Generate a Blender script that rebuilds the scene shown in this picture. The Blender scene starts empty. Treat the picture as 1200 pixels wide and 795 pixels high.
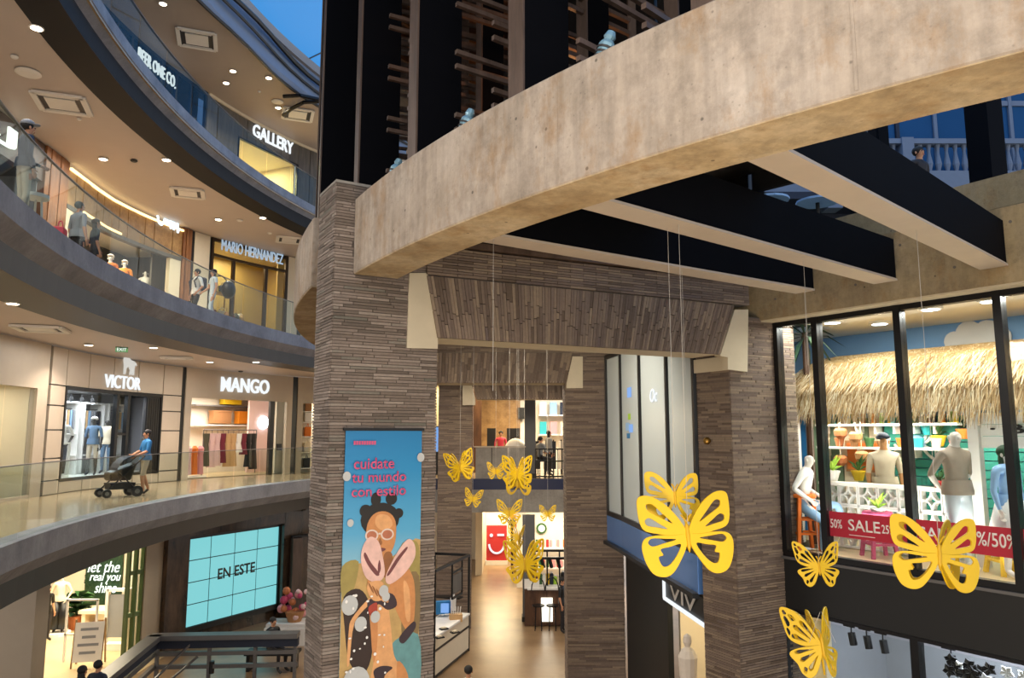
import bpy, bmesh, math, random
from mathutils import Vector, Matrix, Quaternion
random.seed(7)
SC = bpy.context.scene
COL = SC.collection
PI = math.pi

# ---------------------------------------------------------------- camera
F_PX, PITCH, EYE = 867.0, math.radians(7.3), 1.6      # L2 floor is z = 0, the camera stands on it
cam_d = bpy.data.cameras.new('camera'); cam_d.sensor_fit = 'HORIZONTAL'; cam_d.sensor_width = 36.0
cam_d.lens = F_PX * 36.0 / 1200.0; cam_d.clip_end = 300; cam_d.clip_start = 0.05
cam = bpy.data.objects.new('camera', cam_d); COL.objects.link(cam)
cam.location = (0, 0, EYE); cam.rotation_euler = (PI / 2 + PITCH, 0, 0)
SC.camera = cam
SC.view_settings.view_transform = 'Standard'; SC.view_settings.look = 'None'
SC.view_settings.exposure = 0.30; SC.view_settings.gamma = 1.0; SC.view_settings.use_curve_mapping = False
SC.cycles.max_bounces = 8; SC.cycles.diffuse_bounces = 4; SC.cycles.glossy_bounces = 4
SC.cycles.transparent_max_bounces = 24; SC.cycles.transmission_bounces = 6
SC.cycles.sample_clamp_indirect = 4.0; SC.cycles.use_denoising = True
SC.cycles.caustics_reflective = False; SC.cycles.caustics_refractive = False

def lin(h):
    h = h.lstrip('#'); o = []
    for i in (0, 2, 4):
        v = int(h[i:i+2], 16) / 255.0
        o.append(v / 12.92 if v <= 0.04045 else ((v + 0.055) / 1.055) ** 2.4)
    return tuple(o) + (1.0,)

# ---------------------------------------------------------------- world and large lights
world = bpy.data.worlds.new('world'); SC.world = world; world.use_nodes = True
bg = world.node_tree.nodes['Background']; bg.inputs[0].default_value = lin('#fffbf6'); bg.inputs[1].default_value = 1.0

def area(name, loc, target, size, power, color='#ffe6c4', size_y=None, spread=None, disk=False):
    l = bpy.data.lights.new(name, 'AREA'); l.energy = power; l.color = lin(color)[:3]; l.size = size
    if size_y: l.shape = 'RECTANGLE'; l.size_y = size_y
    elif disk: l.shape = 'DISK'
    if spread: l.spread = spread
    o = bpy.data.objects.new(name, l); COL.objects.link(o); o.location = loc
    d = Vector(target) - Vector(loc)
    o.rotation_euler = d.to_track_quat('-Z', 'Y').to_euler()
    return o
def spot(name, loc, power, color='#ffe0b8', angle=110, blend=0.8, radius=0.08, target=None):
    l = bpy.data.lights.new(name, 'SPOT'); l.energy = power; l.color = lin(color)[:3]
    l.spot_size = math.radians(angle); l.spot_blend = blend; l.shadow_soft_size = radius
    o = bpy.data.objects.new(name, l); COL.objects.link(o); o.location = loc
    if target is not None:
        o.rotation_euler = (Vector(target) - Vector(loc)).to_track_quat('-Z', 'Y').to_euler()
    return o
# daylight of the glass roof over the atrium, and added unseen fill lights for the column, ring and beam undersides
area('roof_light', (3, 14, 17), (3, 14, 0), 14, 900, '#bcd8ff', 14)
area('front_fill', (-6.4, 5.2, 3.85), (-1.8, 8.2, 2.0), 1.6, 160, '#fff6ec', 0.8)
area('front_fill', (-1.5, 1.2, 4.4), (-0.2, 7, 2.6), 2.2, 66, '#fff4e8', 0.5)
area('front_fill', (2.0, 0.6, 4.4), (3.2, 7, 2.2), 2.2, 36, '#fff4e8', 0.5)
area('front_fill', (1.0, 3.0, -1.5), (2.2, 8, 3.6), 1.6, 150, '#ffe4be', 0.8)

area('hall_fill', (0.2, 13.0, 3.6), (0.2, 15.5, -2), 3.0, 200, '#fff0d8', 2.0)  # added unseen fill lights over the hall, no fitting hangs here
area('hall_fill', (0.0, 21.0, 3.6), (0.0, 21.0, -4), 3.0, 300, '#fff0d8', 3.0)
for gy, gx in ((9.5, -8.8), (14.0, -10.2), (19.0, -10.6), (24.0, -9.8)):
    area('gallery_lamp', (gx, gy, 3.85), (gx, gy, 0), 1.6, 66, '#fffaf4', 3.0)
    area('gallery_lamp', (gx, gy, 8.78), (gx, gy, 0), 1.6, 84, '#fffaf4', 3.0)
# ---------------------------------------------------------------- pixel <-> place helpers (a survey of the photograph)
cP, sP = math.cos(PITCH), math.sin(PITCH)
def ray(x, y):
    a = (x - 600) / F_PX; v = (397.5 - y) / F_PX
    return a, cP - v * sP, v * cP + sP
def atz(x, y, z):
    a, f, u = ray(x, y); t = (z - EYE) / u
    return Vector((a * t, f * t, z))
def atd(x, y, d):
    a, f, u = ray(x, y); t = d / f
    return Vector((a * t, d, EYE + u * t))
def atv(x, y, p, q):
    """on the upright plane through the plan points p and q"""
    a, f, u = ray(x, y); nx, ny = -(q[1] - p[1]), q[0] - p[0]
    t = (nx * p[0] + ny * p[1]) / (nx * a + ny * f)
    return Vector((a * t, f * t, EYE + u * t))

# ---------------------------------------------------------------- objects
def tag(o, label=None, cat=None, group=None, kind=None):
    if label: o['label'] = label
    if cat: o['category'] = cat
    if group: o['group'] = group
    if kind: o['kind'] = kind
    return o
def thing(name, label, cat, loc=(0, 0, 0), rz=0.0, group=None, kind=None):
    o = bpy.data.objects.new(name, None); COL.objects.link(o); o.empty_display_size = 0.1
    o.location = loc; o.rotation_euler = (0, 0, rz)
    return tag(o, label, cat, group, kind)
def origin_of(o):
    while o.parent: o = o.parent
    return o
class MB:
    """collects shapes and links them as ONE mesh object"""
    def __init__(s): s.v = []; s.f = []; s.m = []; s.mi = 0
    def face(s, pts):
        n = len(s.v); s.v += [tuple(p) for p in pts]; s.f.append(tuple(range(n, n + len(pts)))); s.m.append(s.mi)
    def hexa(s, b, t):
        """b, t: bottom and top rings of equal length"""
        n = len(s.v); k = len(b); s.v += [tuple(p) for p in b] + [tuple(p) for p in t]
        s.f.append(tuple(range(n + k - 1, n - 1, -1))); s.f.append(tuple(range(n + k, n + 2 * k)))
        for i in range(k):
            j = (i + 1) % k; s.f.append((n + i, n + j, n + k + j, n + k + i))
        s.m += [s.mi] * (k + 2)
    def box(s, c, size, rz=0.0, axes=None):
        cx, cy, cz = c; hx, hy, hz = size[0] / 2, size[1] / 2, size[2] / 2
        if axes is None:
            ca, sa = math.cos(rz), math.sin(rz); X = Vector((ca, sa, 0)); Y = Vector((-sa, ca, 0)); Zv = Vector((0, 0, 1))
        else: X, Y, Zv = axes
        C = Vector(c)
        r = [(-1, -1), (1, -1), (1, 1), (-1, 1)]
        s.hexa([C + X * hx * a + Y * hy * b - Zv * hz for a, b in r], [C + X * hx * a + Y * hy * b + Zv * hz for a, b in r])
    def slab(s, pts, dz):
        """extrude a polygon by the vector dz"""
        d = Vector(dz) if not isinstance(dz, (int, float)) else Vector((0, 0, dz))
        s.hexa([Vector(p) for p in pts], [Vector(p) + d for p in pts])
    def bar(s, p, q, w, h, up=(0, 0, 1)):
        p, q = Vector(p), Vector(q); d = (q - p); L = d.length
        if L < 1e-6: return
        X = d / L; U = Vector(up)
        if abs(X.dot(U)) > 0.98: U = Vector((1, 0, 0))
        Y = U.cross(X).normalized(); Zv = X.cross(Y)
        s.box((p + q) / 2, (L, w, h), axes=(X, Y, Zv))
    def tube(s, p, q, r, n=8, r2=None):
        p, q = Vector(p), Vector(q); d = q - p
        if d.length < 1e-6: return
        X = d.normalized(); U = Vector((0, 0, 1)) if abs(X.z) < 0.95 else Vector((1, 0, 0))
        A = U.cross(X).normalized(); B = X.cross(A); r2 = r if r2 is None else r2
        s.hexa([p + (A * math.cos(2 * PI * i / n) + B * math.sin(2 * PI * i / n)) * r for i in range(n)],
               [q + (A * math.cos(2 * PI * i / n) + B * math.sin(2 * PI * i / n)) * r2 for i in range(n)])
    def path(s, pts, r, n=6):
        for a, b in zip(pts, pts[1:]): s.tube(a, b, r, n)
    def lathe(s, prof, c, n=14, axis=(0, 0, 1)):
        """prof: (radius, height) pairs round the axis"""
        C = Vector(c); Zv = Vector(axis).normalized(); U = Vector((1, 0, 0)) if abs(Zv.x) < 0.9 else Vector((0, 1, 0))
        A = (U - Zv * U.dot(Zv)).normalized(); B = Zv.cross(A); b = len(s.v); k = len(prof)
        for r, h in prof:
            for i in range(n):
                t = 2 * PI * i / n; s.v.append(tuple(C + Zv * h + (A * math.cos(t) + B * math.sin(t)) * max(r, 1e-4)))
        for j in range(k - 1):
            for i in range(n):
                i2 = (i + 1) % n; s.f.append((b + j * n + i, b + j * n + i2, b + (j + 1) * n + i2, b + (j + 1) * n + i)); s.m.append(s.mi)
        s.f.append(tuple(b + i for i in reversed(range(n)))); s.f.append(tuple(b + (k - 1) * n + i for i in range(n))); s.m += [s.mi] * 2
    def ball(s, c, r, n=12, k=8, sq=(1, 1, 1)):
        b = len(s.v); C = Vector(c)
        for j in range(1, k):
            ph = PI * j / k
            for i in range(n):
                t = 2 * PI * i / n
                s.v.append((C.x + r * sq[0] * math.sin(ph) * math.cos(t), C.y + r * sq[1] * math.sin(ph) * math.sin(t), C.z + r * sq[2] * math.cos(ph)))
        T = len(s.v); s.v.append((C.x, C.y, C.z + r * sq[2])); s.v.append((C.x, C.y, C.z - r * sq[2]))
        for j in range(k - 2):
            for i in range(n):
                i2 = (i + 1) % n; s.f.append((b + j * n + i, b + (j + 1) * n + i, b + (j + 1) * n + i2, b + j * n + i2)); s.m.append(s.mi)
        for i in range(n):
            i2 = (i + 1) % n; s.f.append((T, b + i, b + i2)); s.f.append((T + 1, b + (k - 2) * n + i2, b + (k - 2) * n + i)); s.m += [s.mi] * 2
    def build(s, name, mats, parent=None, smooth=False, local=False, label=None, bevel=0.0):
        if not isinstance(mats, (list, tuple)): mats = [mats]
        me = bpy.data.meshes.new(name)
        if parent is not None and not local: off = origin_of(parent).location.copy()
        elif parent is None and not local and s.v:
            xs, ys, zs = zip(*s.v); off = Vector(((min(xs) + max(xs)) / 2, (min(ys) + max(ys)) / 2, min(zs)))
        else: off = Vector((0, 0, 0))
        me.from_pydata([(a - off.x, b - off.y, c - off.z) for a, b, c in s.v], [], s.f)
        for m in mats: me.materials.append(m)
        if len(mats) > 1: me.polygons.foreach_set('material_index', s.m)
        bm = bmesh.new(); bm.from_mesh(me)
        bmesh.ops.recalc_face_normals(bm, faces=bm.faces)
        if bevel:
            bmesh.ops.bevel(bm, geom=list(bm.edges), offset=bevel, segments=1, affect='EDGES', clamp_overlap=True)
        bm.to_mesh(me); bm.free()
        if smooth: me.polygons.foreach_set('use_smooth', [True] * len(me.polygons))
        o = bpy.data.objects.new(name, me); COL.objects.link(o)
        if parent is not None: o.parent = parent
        else: o.location = off
        if label: o['label'] = label
        return o
def struct(o): o['kind'] = 'structure'; return o
def stuff(o): o['kind'] = 'stuff'; return o
def copy_tree(o, parent=None):
    c = o.copy(); COL.objects.link(c); c.parent = parent
    for ch in o.children: copy_tree(ch, c)
    return c

# ---------------------------------------------------------------- materials
M = {}
def nt(name):
    m = bpy.data.materials.new(name); m.use_nodes = True; M[name] = m
    t = m.node_tree; return m, t, t.nodes['Principled BSDF']
def mix(t, a, b, fac, blend='MIX'):
    n = t.nodes.new('ShaderNodeMix'); n.data_type = 'RGBA'; n.blend_type = blend
    for sock, val in ((n.inputs[0], fac), (n.inputs[6], a), (n.inputs[7], b)):
        if isinstance(val, bpy.types.NodeSocket): t.links.new(val, sock)
        else: sock.default_value = val
    return n.outputs[2]
def coords(t, scale=(1, 1, 1), obj=False):
    if obj:
        n = t.nodes.new('ShaderNodeTexCoord'); src = n.outputs['Object']
    else:
        n = t.nodes.new('ShaderNodeNewGeometry'); src = n.outputs['Position']
    mp = t.nodes.new('ShaderNodeMapping'); mp.inputs['Scale'].default_value = scale; t.links.new(src, mp.inputs['Vector'])
    return mp.outputs['Vector']
def noise(t, vec, scale, detail=4, rough=0.6):
    n = t.nodes.new('ShaderNodeTexNoise'); n.inputs['Scale'].default_value = scale
    n.inputs['Detail'].default_value = detail; n.inputs['Roughness'].default_value = rough
    t.links.new(vec, n.inputs['Vector']); return n.outputs['Fac']
def ramp(t, fac, stops):
    n = t.nodes.new('ShaderNodeValToRGB'); e = n.color_ramp.elements
    while len(e) < len(stops): e.new(0.5)
    for i, (p, c) in enumerate(stops): e[i].position = p; e[i].color = lin(c) if isinstance(c, str) else (c, c, c, 1)
    t.links.new(fac, n.inputs[0]); return n.outputs[0]
def bump(t, b, h, strength=0.3, dist=0.02):
    n = t.nodes.new('ShaderNodeBump'); n.inputs['Strength'].default_value = strength; n.inputs['Distance'].default_value = dist
    t.links.new(h, n.inputs['Height']); t.links.new(n.outputs[0], b.inputs['Normal'])
def plain(name, c, rough=0.6, metal=0.0, var=0.12, scale=6.0, emit=None, es=0.0, alpha=None, spec=0.5):
    m, t, b = nt(name)
    if var:
        f = noise(t, coords(t, obj=True), scale)
        C = lin(c); d = tuple(max(0, x * (1 - var)) for x in C[:3]) + (1,); l = tuple(min(1, x * (1 + var)) for x in C[:3]) + (1,)
        t.links.new(mix(t, d, l, f), b.inputs['Base Color'])
    else: b.inputs['Base Color'].default_value = lin(c)
    b.inputs['Roughness'].default_value = rough; b.inputs['Metallic'].default_value = metal
    b.inputs['Specular IOR Level'].default_value = spec
    if emit: b.inputs['Emission Color'].default_value = lin(emit); b.inputs['Emission Strength'].default_value = es
    return m
def glow(name, c, s):
    m = plain(name, '#3a3a3a', 0.5, var=0, emit=c, es=s); return m
def glass(name, tint='#ffffff', clear=0.9, rough=0.02):
    m, t, b = nt(name); t.nodes.remove(b); out = t.nodes['Material Output']
    tr = t.nodes.new('ShaderNodeBsdfTransparent'); tr.inputs[0].default_value = lin(tint)
    gl = t.nodes.new('ShaderNodeBsdfGlossy'); gl.inputs['Roughness'].default_value = rough
    lw = t.nodes.new('ShaderNodeLayerWeight'); lw.inputs[0].default_value = 0.5
    pw = t.nodes.new('ShaderNodeMath'); pw.operation = 'POWER'; pw.inputs[1].default_value = 4.0; t.links.new(lw.outputs['Facing'], pw.inputs[0])
    ma = t.nodes.new('ShaderNodeMath'); ma.operation = 'MULTIPLY_ADD'; ma.inputs[1].default_value = 0.25; ma.inputs[2].default_value = 0.012; t.links.new(pw.outputs[0], ma.inputs[0])
    mx = t.nodes.new('ShaderNodeMixShader'); t.links.new(ma.outputs[0], mx.inputs[0])
    t.links.new(tr.outputs[0], mx.inputs[1]); t.links.new(gl.outputs[0], mx.inputs[2]); t.links.new(mx.outputs[0], out.inputs[0])
    return m
def concrete(name, a, b_, c_, streak=1.0, pit=True, rough=0.85):
    m, t, b = nt(name); p = coords(t)
    n1 = noise(t, p, 1.3, 6); n2 = noise(t, p, 14, 5, 0.7); n3 = noise(t, coords(t, (5, 5, 0.5)), 2.2, 4)
    base = ramp(t, n1, [(0.32, a), (0.52, b_), (0.7, c_)])
    g = ramp(t, n2, [(0.3, 0.72), (0.62, 1.0)])
    base = mix(t, base, g, 0.55, 'MULTIPLY')
    s_ = ramp(t, n3, [(0.35, 0.70), (0.6, 1.0)])
    base = mix(t, base, s_, 0.45 * streak, 'MULTIPLY')
    if pit:
        v = t.nodes.new('ShaderNodeTexVoronoi'); v.inputs['Scale'].default_value = 4.5; t.links.new(p, v.inputs['Vector'])
        pits = ramp(t, v.outputs['Distance'], [(0.045, 0.22), (0.075, 1.0)])
        base = mix(t, base, pits, 0.8, 'MULTIPLY')
        v2 = t.nodes.new('ShaderNodeTexVoronoi'); v2.inputs['Scale'].default_value = 13; t.links.new(p, v2.inputs['Vector'])
        base = mix(t, base, ramp(t, v2.outputs['Distance'], [(0.06, 0.5), (0.12, 1.0)]), 0.5, 'MULTIPLY')
        st = noise(t, coords(t, (1.6, 1.6, 0.8)), 1.7, 8, 0.75)
        base = mix(t, base, lin('#96703f'), mix(t, (0, 0, 0, 1), (0.55, 0.55, 0.55, 1), ramp(t, st, [(0.52, 0.0), (0.68, 1.0)])))
        dk = noise(t, p, 3.1, 8, 0.8); base = mix(t, base, ramp(t, dk, [(0.38, 0.62), (0.52, 1.0)]), 0.55, 'MULTIPLY')
    t.links.new(base, b.inputs['Base Color']); b.inputs['Roughness'].default_value = rough
    bump(t, b, n2, 0.6, 0.015)
    return m
def bricky(name, stops, rough=0.85):
    m, t, b = nt(name)
    oi = t.nodes.new('ShaderNodeObjectInfo'); ge = t.nodes.new('ShaderNodeNewGeometry')
    ad = t.nodes.new('ShaderNodeMath'); ad.operation = 'ADD'; t.links.new(oi.outputs['Random'], ad.inputs[0]); t.links.new(ge.outputs['Random Per Island'], ad.inputs[1])
    fr = t.nodes.new('ShaderNodeMath'); fr.operation = 'FRACT'; t.links.new(ad.outputs[0], fr.inputs[0])
    base = ramp(t, fr.outputs[0], stops)
    n = noise(t, coords(t), 22, 4, 0.7); base = mix(t, base, ramp(t, n, [(0.3, 0.68), (0.65, 1.0)]), 0.6, 'MULTIPLY')
    n2 = noise(t, coords(t), 1.1, 3); base = mix(t, base, ramp(t, n2, [(0.35, 0.78), (0.62, 1.0)]), 0.6, 'MULTIPLY')
    t.links.new(base, b.inputs['Base Color']); b.inputs['Roughness'].default_value = rough; bump(t, b, n, 0.4, 0.006)
    return m
def woody(name, a, b_, scale=(1, 1, 0.12), freq=9, rough=0.5, obj=False):
    m, t, b = nt(name); n = noise(t, coords(t, scale, obj), freq, 5, 0.65); n2 = noise(t, coords(t, scale, obj), freq * 5, 3)
    base = mix(t, ramp(t, n, [(0.3, a), (0.7, b_)]), ramp(t, n2, [(0.35, 0.75), (0.6, 1.0)]), 0.5, 'MULTIPLY')
    t.links.new(base, b.inputs['Base Color']); b.inputs['Roughness'].default_value = rough
    return m

concrete('ring_concrete', '#a39482', '#b8a897', '#c6b8a9', 1.5)
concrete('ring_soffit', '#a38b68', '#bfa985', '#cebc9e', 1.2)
concrete('fascia_concrete', '#76757a', '#8b8a8e', '#9a999b', 0.5, False, 0.6)
concrete('grey_concrete', '#86807a', '#98928a', '#a59f96', 0.5, False)
concrete('wall_concrete', '#9c8868', '#a8946f', '#b29f80')
bricky('brick', [(0.0, '#655a51'), (0.2, '#776a60'), (0.5, '#82746a'), (0.75, '#8d7f75'), (0.9, '#9b8e83'), (1.0, '#6e6a60')])
bricky('brick_brown', [(0.0, '#655548'), (0.3, '#74645a'), (0.55, '#7f6e61'), (0.78, '#897767'), (0.93, '#968470'), (1.0, '#6e5f5a')])
plain('mortar', '#6e655c', 0.95, scale=20)
plain('plaster', '#c9bda4', 0.8, scale=3)
plain('soffit', '#c0b4ab', 0.55, var=0.05, scale=1.5)
plain('roof_soffit', '#aa9d92', 0.6, var=0.05, scale=1.5)
plain('dark_fascia', '#34312f', 0.5, var=0.1, scale=2)
plain('black', '#0b0b0c', 0.4, var=0.2)
plain('black_metal', '#121214', 0.35, 0.3, var=0.2)
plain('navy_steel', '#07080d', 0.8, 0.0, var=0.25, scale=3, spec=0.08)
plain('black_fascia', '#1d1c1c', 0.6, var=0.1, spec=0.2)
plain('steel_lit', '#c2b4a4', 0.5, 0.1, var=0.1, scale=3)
plain('dark_panel', '#151617', 0.45, 0.0, var=0.1, scale=2)
plain('grey_metal', '#6e6c6b', 0.4, 0.5, var=0.1)
plain('white', '#e9e6e0', 0.6, var=0.04)
plain('cream', '#d9cbb0', 0.7, var=0.05)
plain('beige_panel', '#b4a592', 0.45, var=0.06, scale=2)
plain('beige_stone', '#a99b88', 0.5, var=0.08, scale=3)
plain('wall_light', '#e6dcc9', 0.7, var=0.03)
plain('shop_grey', '#8d8f92', 0.7, var=0.05)
woody('wood_warm', '#6b3f20', '#9a6434')
woody('wood_gold', '#7d5a30', '#a98450', (0.5, 0.5, 0.5), 6)
woody('wood_grey', '#4b4641', '#6b645c')
woody('wood_dark', '#3a2214', '#60402a', (1, 1, 0.2), 6)
woody('timber', '#4a3a30', '#6a564a', (1, 1, 0.15), 8)
woody('marble_dark', '#1c1511', '#54402f', (1, 1, 0.35), 3, 0.2)
def floor_mat(name, a, b_, rough):
    m, t, b = nt(name); p = coords(t)
    n = noise(t, p, 0.9, 5); n2 = noise(t, p, 30, 3)
    base = mix(t, ramp(t, n, [(0.3, a), (0.7, b_)]), ramp(t, n2, [(0.3, 0.85), (0.6, 1.0)]), 0.6, 'MULTIPLY')
    t.links.new(base, b.inputs['Base Color']); b.inputs['Roughness'].default_value = rough
    return m
floor_mat('terrazzo', '#a58d6c', '#bda684', 0.16)
floor_mat('lower_floor', '#7c6144', '#a08260', 0.28)
floor_mat('shop_floor', '#bfa67c', '#d0ba92', 0.35)
glass('rail_glass', '#eef4f2'); glass('shop_glass', '#f4f8f8'); glass('blue_glass', '#7f98b8')
glow('lamp', '#ffe9c8', 14); glow('lamp_cool', '#e8f4ff', 10); glow('sign_white', '#f4faff', .82)
glow('led_warm', '#ffd890', 2.6); glow('neon', '#f6fff0', 1.6); glow('neon_blue', '#cfeeff', 1.8)
glow('screen_cyan', '#86dfe4', .68); glow('green_exit', '#6fae5a', 0.5); glow('sign_blue', '#b4cbe0', .6)
glow('sky_membrane', '#3a8fd8', 0.85); glow('screen_blue', '#6fa0e0', 0.9)
for nm, c in dict(skin='#c08a68', skin_dark='#8a5c42', hair='#15110f', hair_brown='#3a2418', shirt_blue='#1f6fa8', shirt_grey='#84868a', shirt_white='#dcdad6',
                  navy='#1c2436', trousers_dark='#211d20', shorts_beige='#b3a58e', shoe='#26221f', red_shirt='#c2344a', orange='#e0792a', orange2='#e58a1c',
                  mannequin='#d8cfc4', mannequin_white='#e8e8e6', mannequin_dark='#2a2624', taupe='#9a8a78', jeans='#7fa0c0', jeans_light='#c3ccd2', sky_cloth='#8fb4dc',
                  cloth_beige='#bdb09a', cloth_rose='#cf8f92', cloth_wine='#6e1c30', cloth_olive='#4c4a38', cloth_blush='#d8b6b4', cloth_sand='#c7a070', denim='#52708e', tan='#a8784c', red='#b3272c',
                  leaf='#2e5a2c', leaf_dark='#1c3c22', leaf_grey='#6c8468', yellow_pot='#d9b41c', teal='#2f8f80', teal_pot='#2aa0a8', pink_paint='#b8436a', orange_paint='#e0701e', yellow_paint='#e0b818', lime='#9ac23c', red_pot='#c23a36', terracotta='#b0673c').items():
    plain(nm, c, 0.7, var=0.1, scale=14)
plain('butterfly', '#d9b200', 0.38, var=0.05, scale=5); plain('butterfly_deep', '#cc9f00', 0.4, var=0.05, scale=5)
plain('thread', '#b5b0a8', 0.5, var=0)

# ---------------------------------------------------------------- lettering
def glyphs(txt, size, depth=0.02, bold=0.0, shear=0.0, space=1.0):
    cu = bpy.data.curves.new('letters', 'FONT'); cu.body = txt; cu.size = size; cu.extrude = depth / 2; cu.offset = bold
    cu.shear = shear; cu.space_character = space; cu.resolution_u = 3
    o = bpy.data.objects.new('letters', cu); COL.objects.link(o)
    bpy.context.view_layer.update()
    me = bpy.data.meshes.new_from_object(o.evaluated_get(bpy.context.evaluated_depsgraph_get()))
    bpy.data.objects.remove(o); bpy.data.curves.remove(cu)
    return me
def lettering(txt, width, height, p, right, up, mat, parent, name='lettering', depth=0.02, bold=0.0, shear=0.0, split=True, space=1.0):
    """text filling width x height, its lower left corner at p; one object for each letter when split"""
    right = Vector(right).normalized(); up = Vector(up).normalized(); nrm = right.cross(up)
    whole = glyphs(txt, 1.0, 0.0, bold, shear, space); xs = [v.co.x for v in whole.vertices]; ys = [v.co.y for v in whole.vertices]
    x0, x1, y0, y1 = min(xs), max(xs), min(ys), max(ys); sx, sy = width / (x1 - x0), height / (y1 - y0)
    groups = [(whole, 0)]
    out = []
    off = origin_of(parent).location if parent is not None else Vector((0, 0, 0))
    if split:
        # walk the loose pieces of the word and gather them by letter through the pens of the prefixes
        groups = []
        for i, ch in enumerate(txt):
            if ch == ' ': continue
            w1 = glyphs(txt[:i + 1], 1.0, 0.0, bold, shear, space); w0 = glyphs(ch, 1.0, 0.0, bold, shear, space)
            groups.append((w0, max(v.co.x for v in w1.vertices) - max(v.co.x for v in w0.vertices)))
    for me0, dx in groups:
        bm = bmesh.new(); bm.from_mesh(me0)
        ge = bmesh.ops.extrude_face_region(bm, geom=list(bm.faces))
        for v in ge['geom']:
            if isinstance(v, bmesh.types.BMVert): v.co.z += 1.0
        bmesh.ops.recalc_face_normals(bm, faces=bm.faces)
        for v in bm.verts:
            v.co = p + right * ((v.co.x + dx - x0) * sx) + up * ((v.co.y - y0) * sy) + nrm * (v.co.z * depth) - off
        me = bpy.data.meshes.new(name); bm.to_mesh(me); bm.free(); me.materials.append(mat)
        o = bpy.data.objects.new('letter' if split else name, me); COL.objects.link(o)
        if parent is not None: o.parent = parent
        out.append(o)
    return out

# ================================================================ the curved galleries on the left
EC = (17.8, 18.0, 26.0)                                  # circle of the slab edges in plan
LV = {1: dict(z=0.0, top=3.92, c=(3.0, 20.8, 15.3), k=0.08), 2: dict(z=4.9, top=8.85, c=(0.42, 21.6, 12.7), k=0.12), 3: dict(z=9.65, top=14.3, c=(8.8, 20.8, 21.0), k=0.0)}
GROUND = -4.7
def edge_pt(phi, dr, z):
    a = math.radians(phi); r = EC[2] + dr
    return Vector((EC[0] + r * math.cos(a), EC[1] + r * math.sin(a), z))
def wall_x(l, Y):
    cx, cy, R = LV[l]['c']
    if Y < cy: return cx - R + LV[l]['k'] * (cy - Y)
    return cx - math.sqrt(max(R * R - (Y - cy) ** 2, 0.01))
def wall_pt(l, Y, z, off=0.0):
    e = 0.05; t = Vector((wall_x(l, Y + e) - wall_x(l, Y - e), 2 * e, 0)).normalized()
    return Vector((wall_x(l, Y), Y, z)) + Vector((t.y, -t.x, 0)) * off
def wall_dir(l, Y):
    e = 0.05; return Vector((wall_x(l, Y + e) - wall_x(l, Y - e), 2 * e, 0)).normalized()
def wall_hit(l, x, y):
    a, f, u = ray(x, y); t0, t1 = 5.0, 45.0
    for k in range(400):
        t = 5 + k * 0.1
        if a * t < wall_x(l, min(f * t, LV[l]['c'][1] + LV[l]['c'][2] * 0.98)): t1 = t; t0 = t - 0.1; break
    for k in range(20):
        m = (t0 + t1) / 2
        if a * m < wall_x(l, f * m): t1 = m
        else: t0 = m
    return Vector((a * t1, f * t1, EYE + u * t1))
def WY(l, x, y): return wall_hit(l, x, y).y
def strip(mb, l, Y0, Y1, z0, z1, o0, o1, n=None):
    """a curved upright slab along the shop fronts between offsets o0 and o1"""
    n = n or max(1, int(abs(Y1 - Y0) / 0.8))
    for i in range(n):
        a = Y0 + (Y1 - Y0) * i / n; b = Y0 + (Y1 - Y0) * (i + 1) / n
        q = [wall_pt(l, a, z0, o0), wall_pt(l, b, z0, o0), wall_pt(l, b, z0, o1), wall_pt(l, a, z0, o1)]
        mb.slab(q, z1 - z0)
def sweep(mb, prof, p0=145, p1=222, n=54):
    """sweep a closed (dr, z) outline along the slab edge"""
    b = len(mb.v); k = len(prof)
    for i in range(n + 1):
        for dr, z in prof: mb.v.append(tuple(edge_pt(p0 + (p1 - p0) * i / n, dr, z)))
    for i in range(n):
        for j in range(k):
            j2 = (j + 1) % k
            mb.f.append((b + i * k + j, b + i * k + j2, b + (i + 1) * k + j2, b + (i + 1) * k + j)); mb.m.append(mb.mi)
    mb.f.append(tuple(b + j for j in range(k))); mb.f.append(tuple(b + n * k + j for j in reversed(range(k)))); mb.m += [mb.mi] * 2
def gallery_plate(mb, l, z, th, dr=0.0, n=40, deep=0.6):
    E = [edge_pt(145 + 77 * i / n, dr, z) for i in range(n + 1)]
    W = [wall_pt(l, 33 - 33 * i / n, z, -deep) for i in range(n + 1)]
    for i in range(n):
        mb.slab([E[i], E[i + 1], W[i + 1], W[i]], th)
tn = 0
def trim(mb, mats):
    global tn; tn += 1
    return struct(mb.build('trim_%d' % tn, mats, smooth=False))
# floors, fascias and ceilings of the galleries
for l in (1, 2, 3):
    z = LV[l]['z']
    m = MB(); gallery_plate(m, l, z - 0.3, 0.3, 0.02); struct(m.build('floor', M['terrazzo']))
    bh, sh = (0.36, 0.6) if l < 3 else (0.24, 0.42)
    m = MB(); sweep(m, [(0.0, z + 0.02), (0.0, z - bh), (0.2, z - sh), (0.4, z - sh), (0.4, z + 0.02)]); trim(m, M['fascia_concrete'])
    in2 = {1: 1.25, 2: 1.3, 3: 0.95}[l]; zb = {1: -0.98, 2: 3.92, 3: 8.85}[l]
    m = MB(); sweep(m, [(0.2, z - sh), (0.22, zb), (in2, zb), (in2, z - sh + .05)]); trim(m, M['dark_fascia' if l < 3 else 'black_fascia'])
# soffits (the shop ceilings of the walkways)
def soffit(l, z, dr, mat, wl=None):
    m = MB(); gallery_plate(m, l, z + 0.03, 0.08, dr, deep=0.5); return struct(m.build('ceiling', mat))
soffit(1, 3.92, 1.25, M['soffit']); soffit(2, 8.85, 0.9, M['soffit'])
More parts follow.
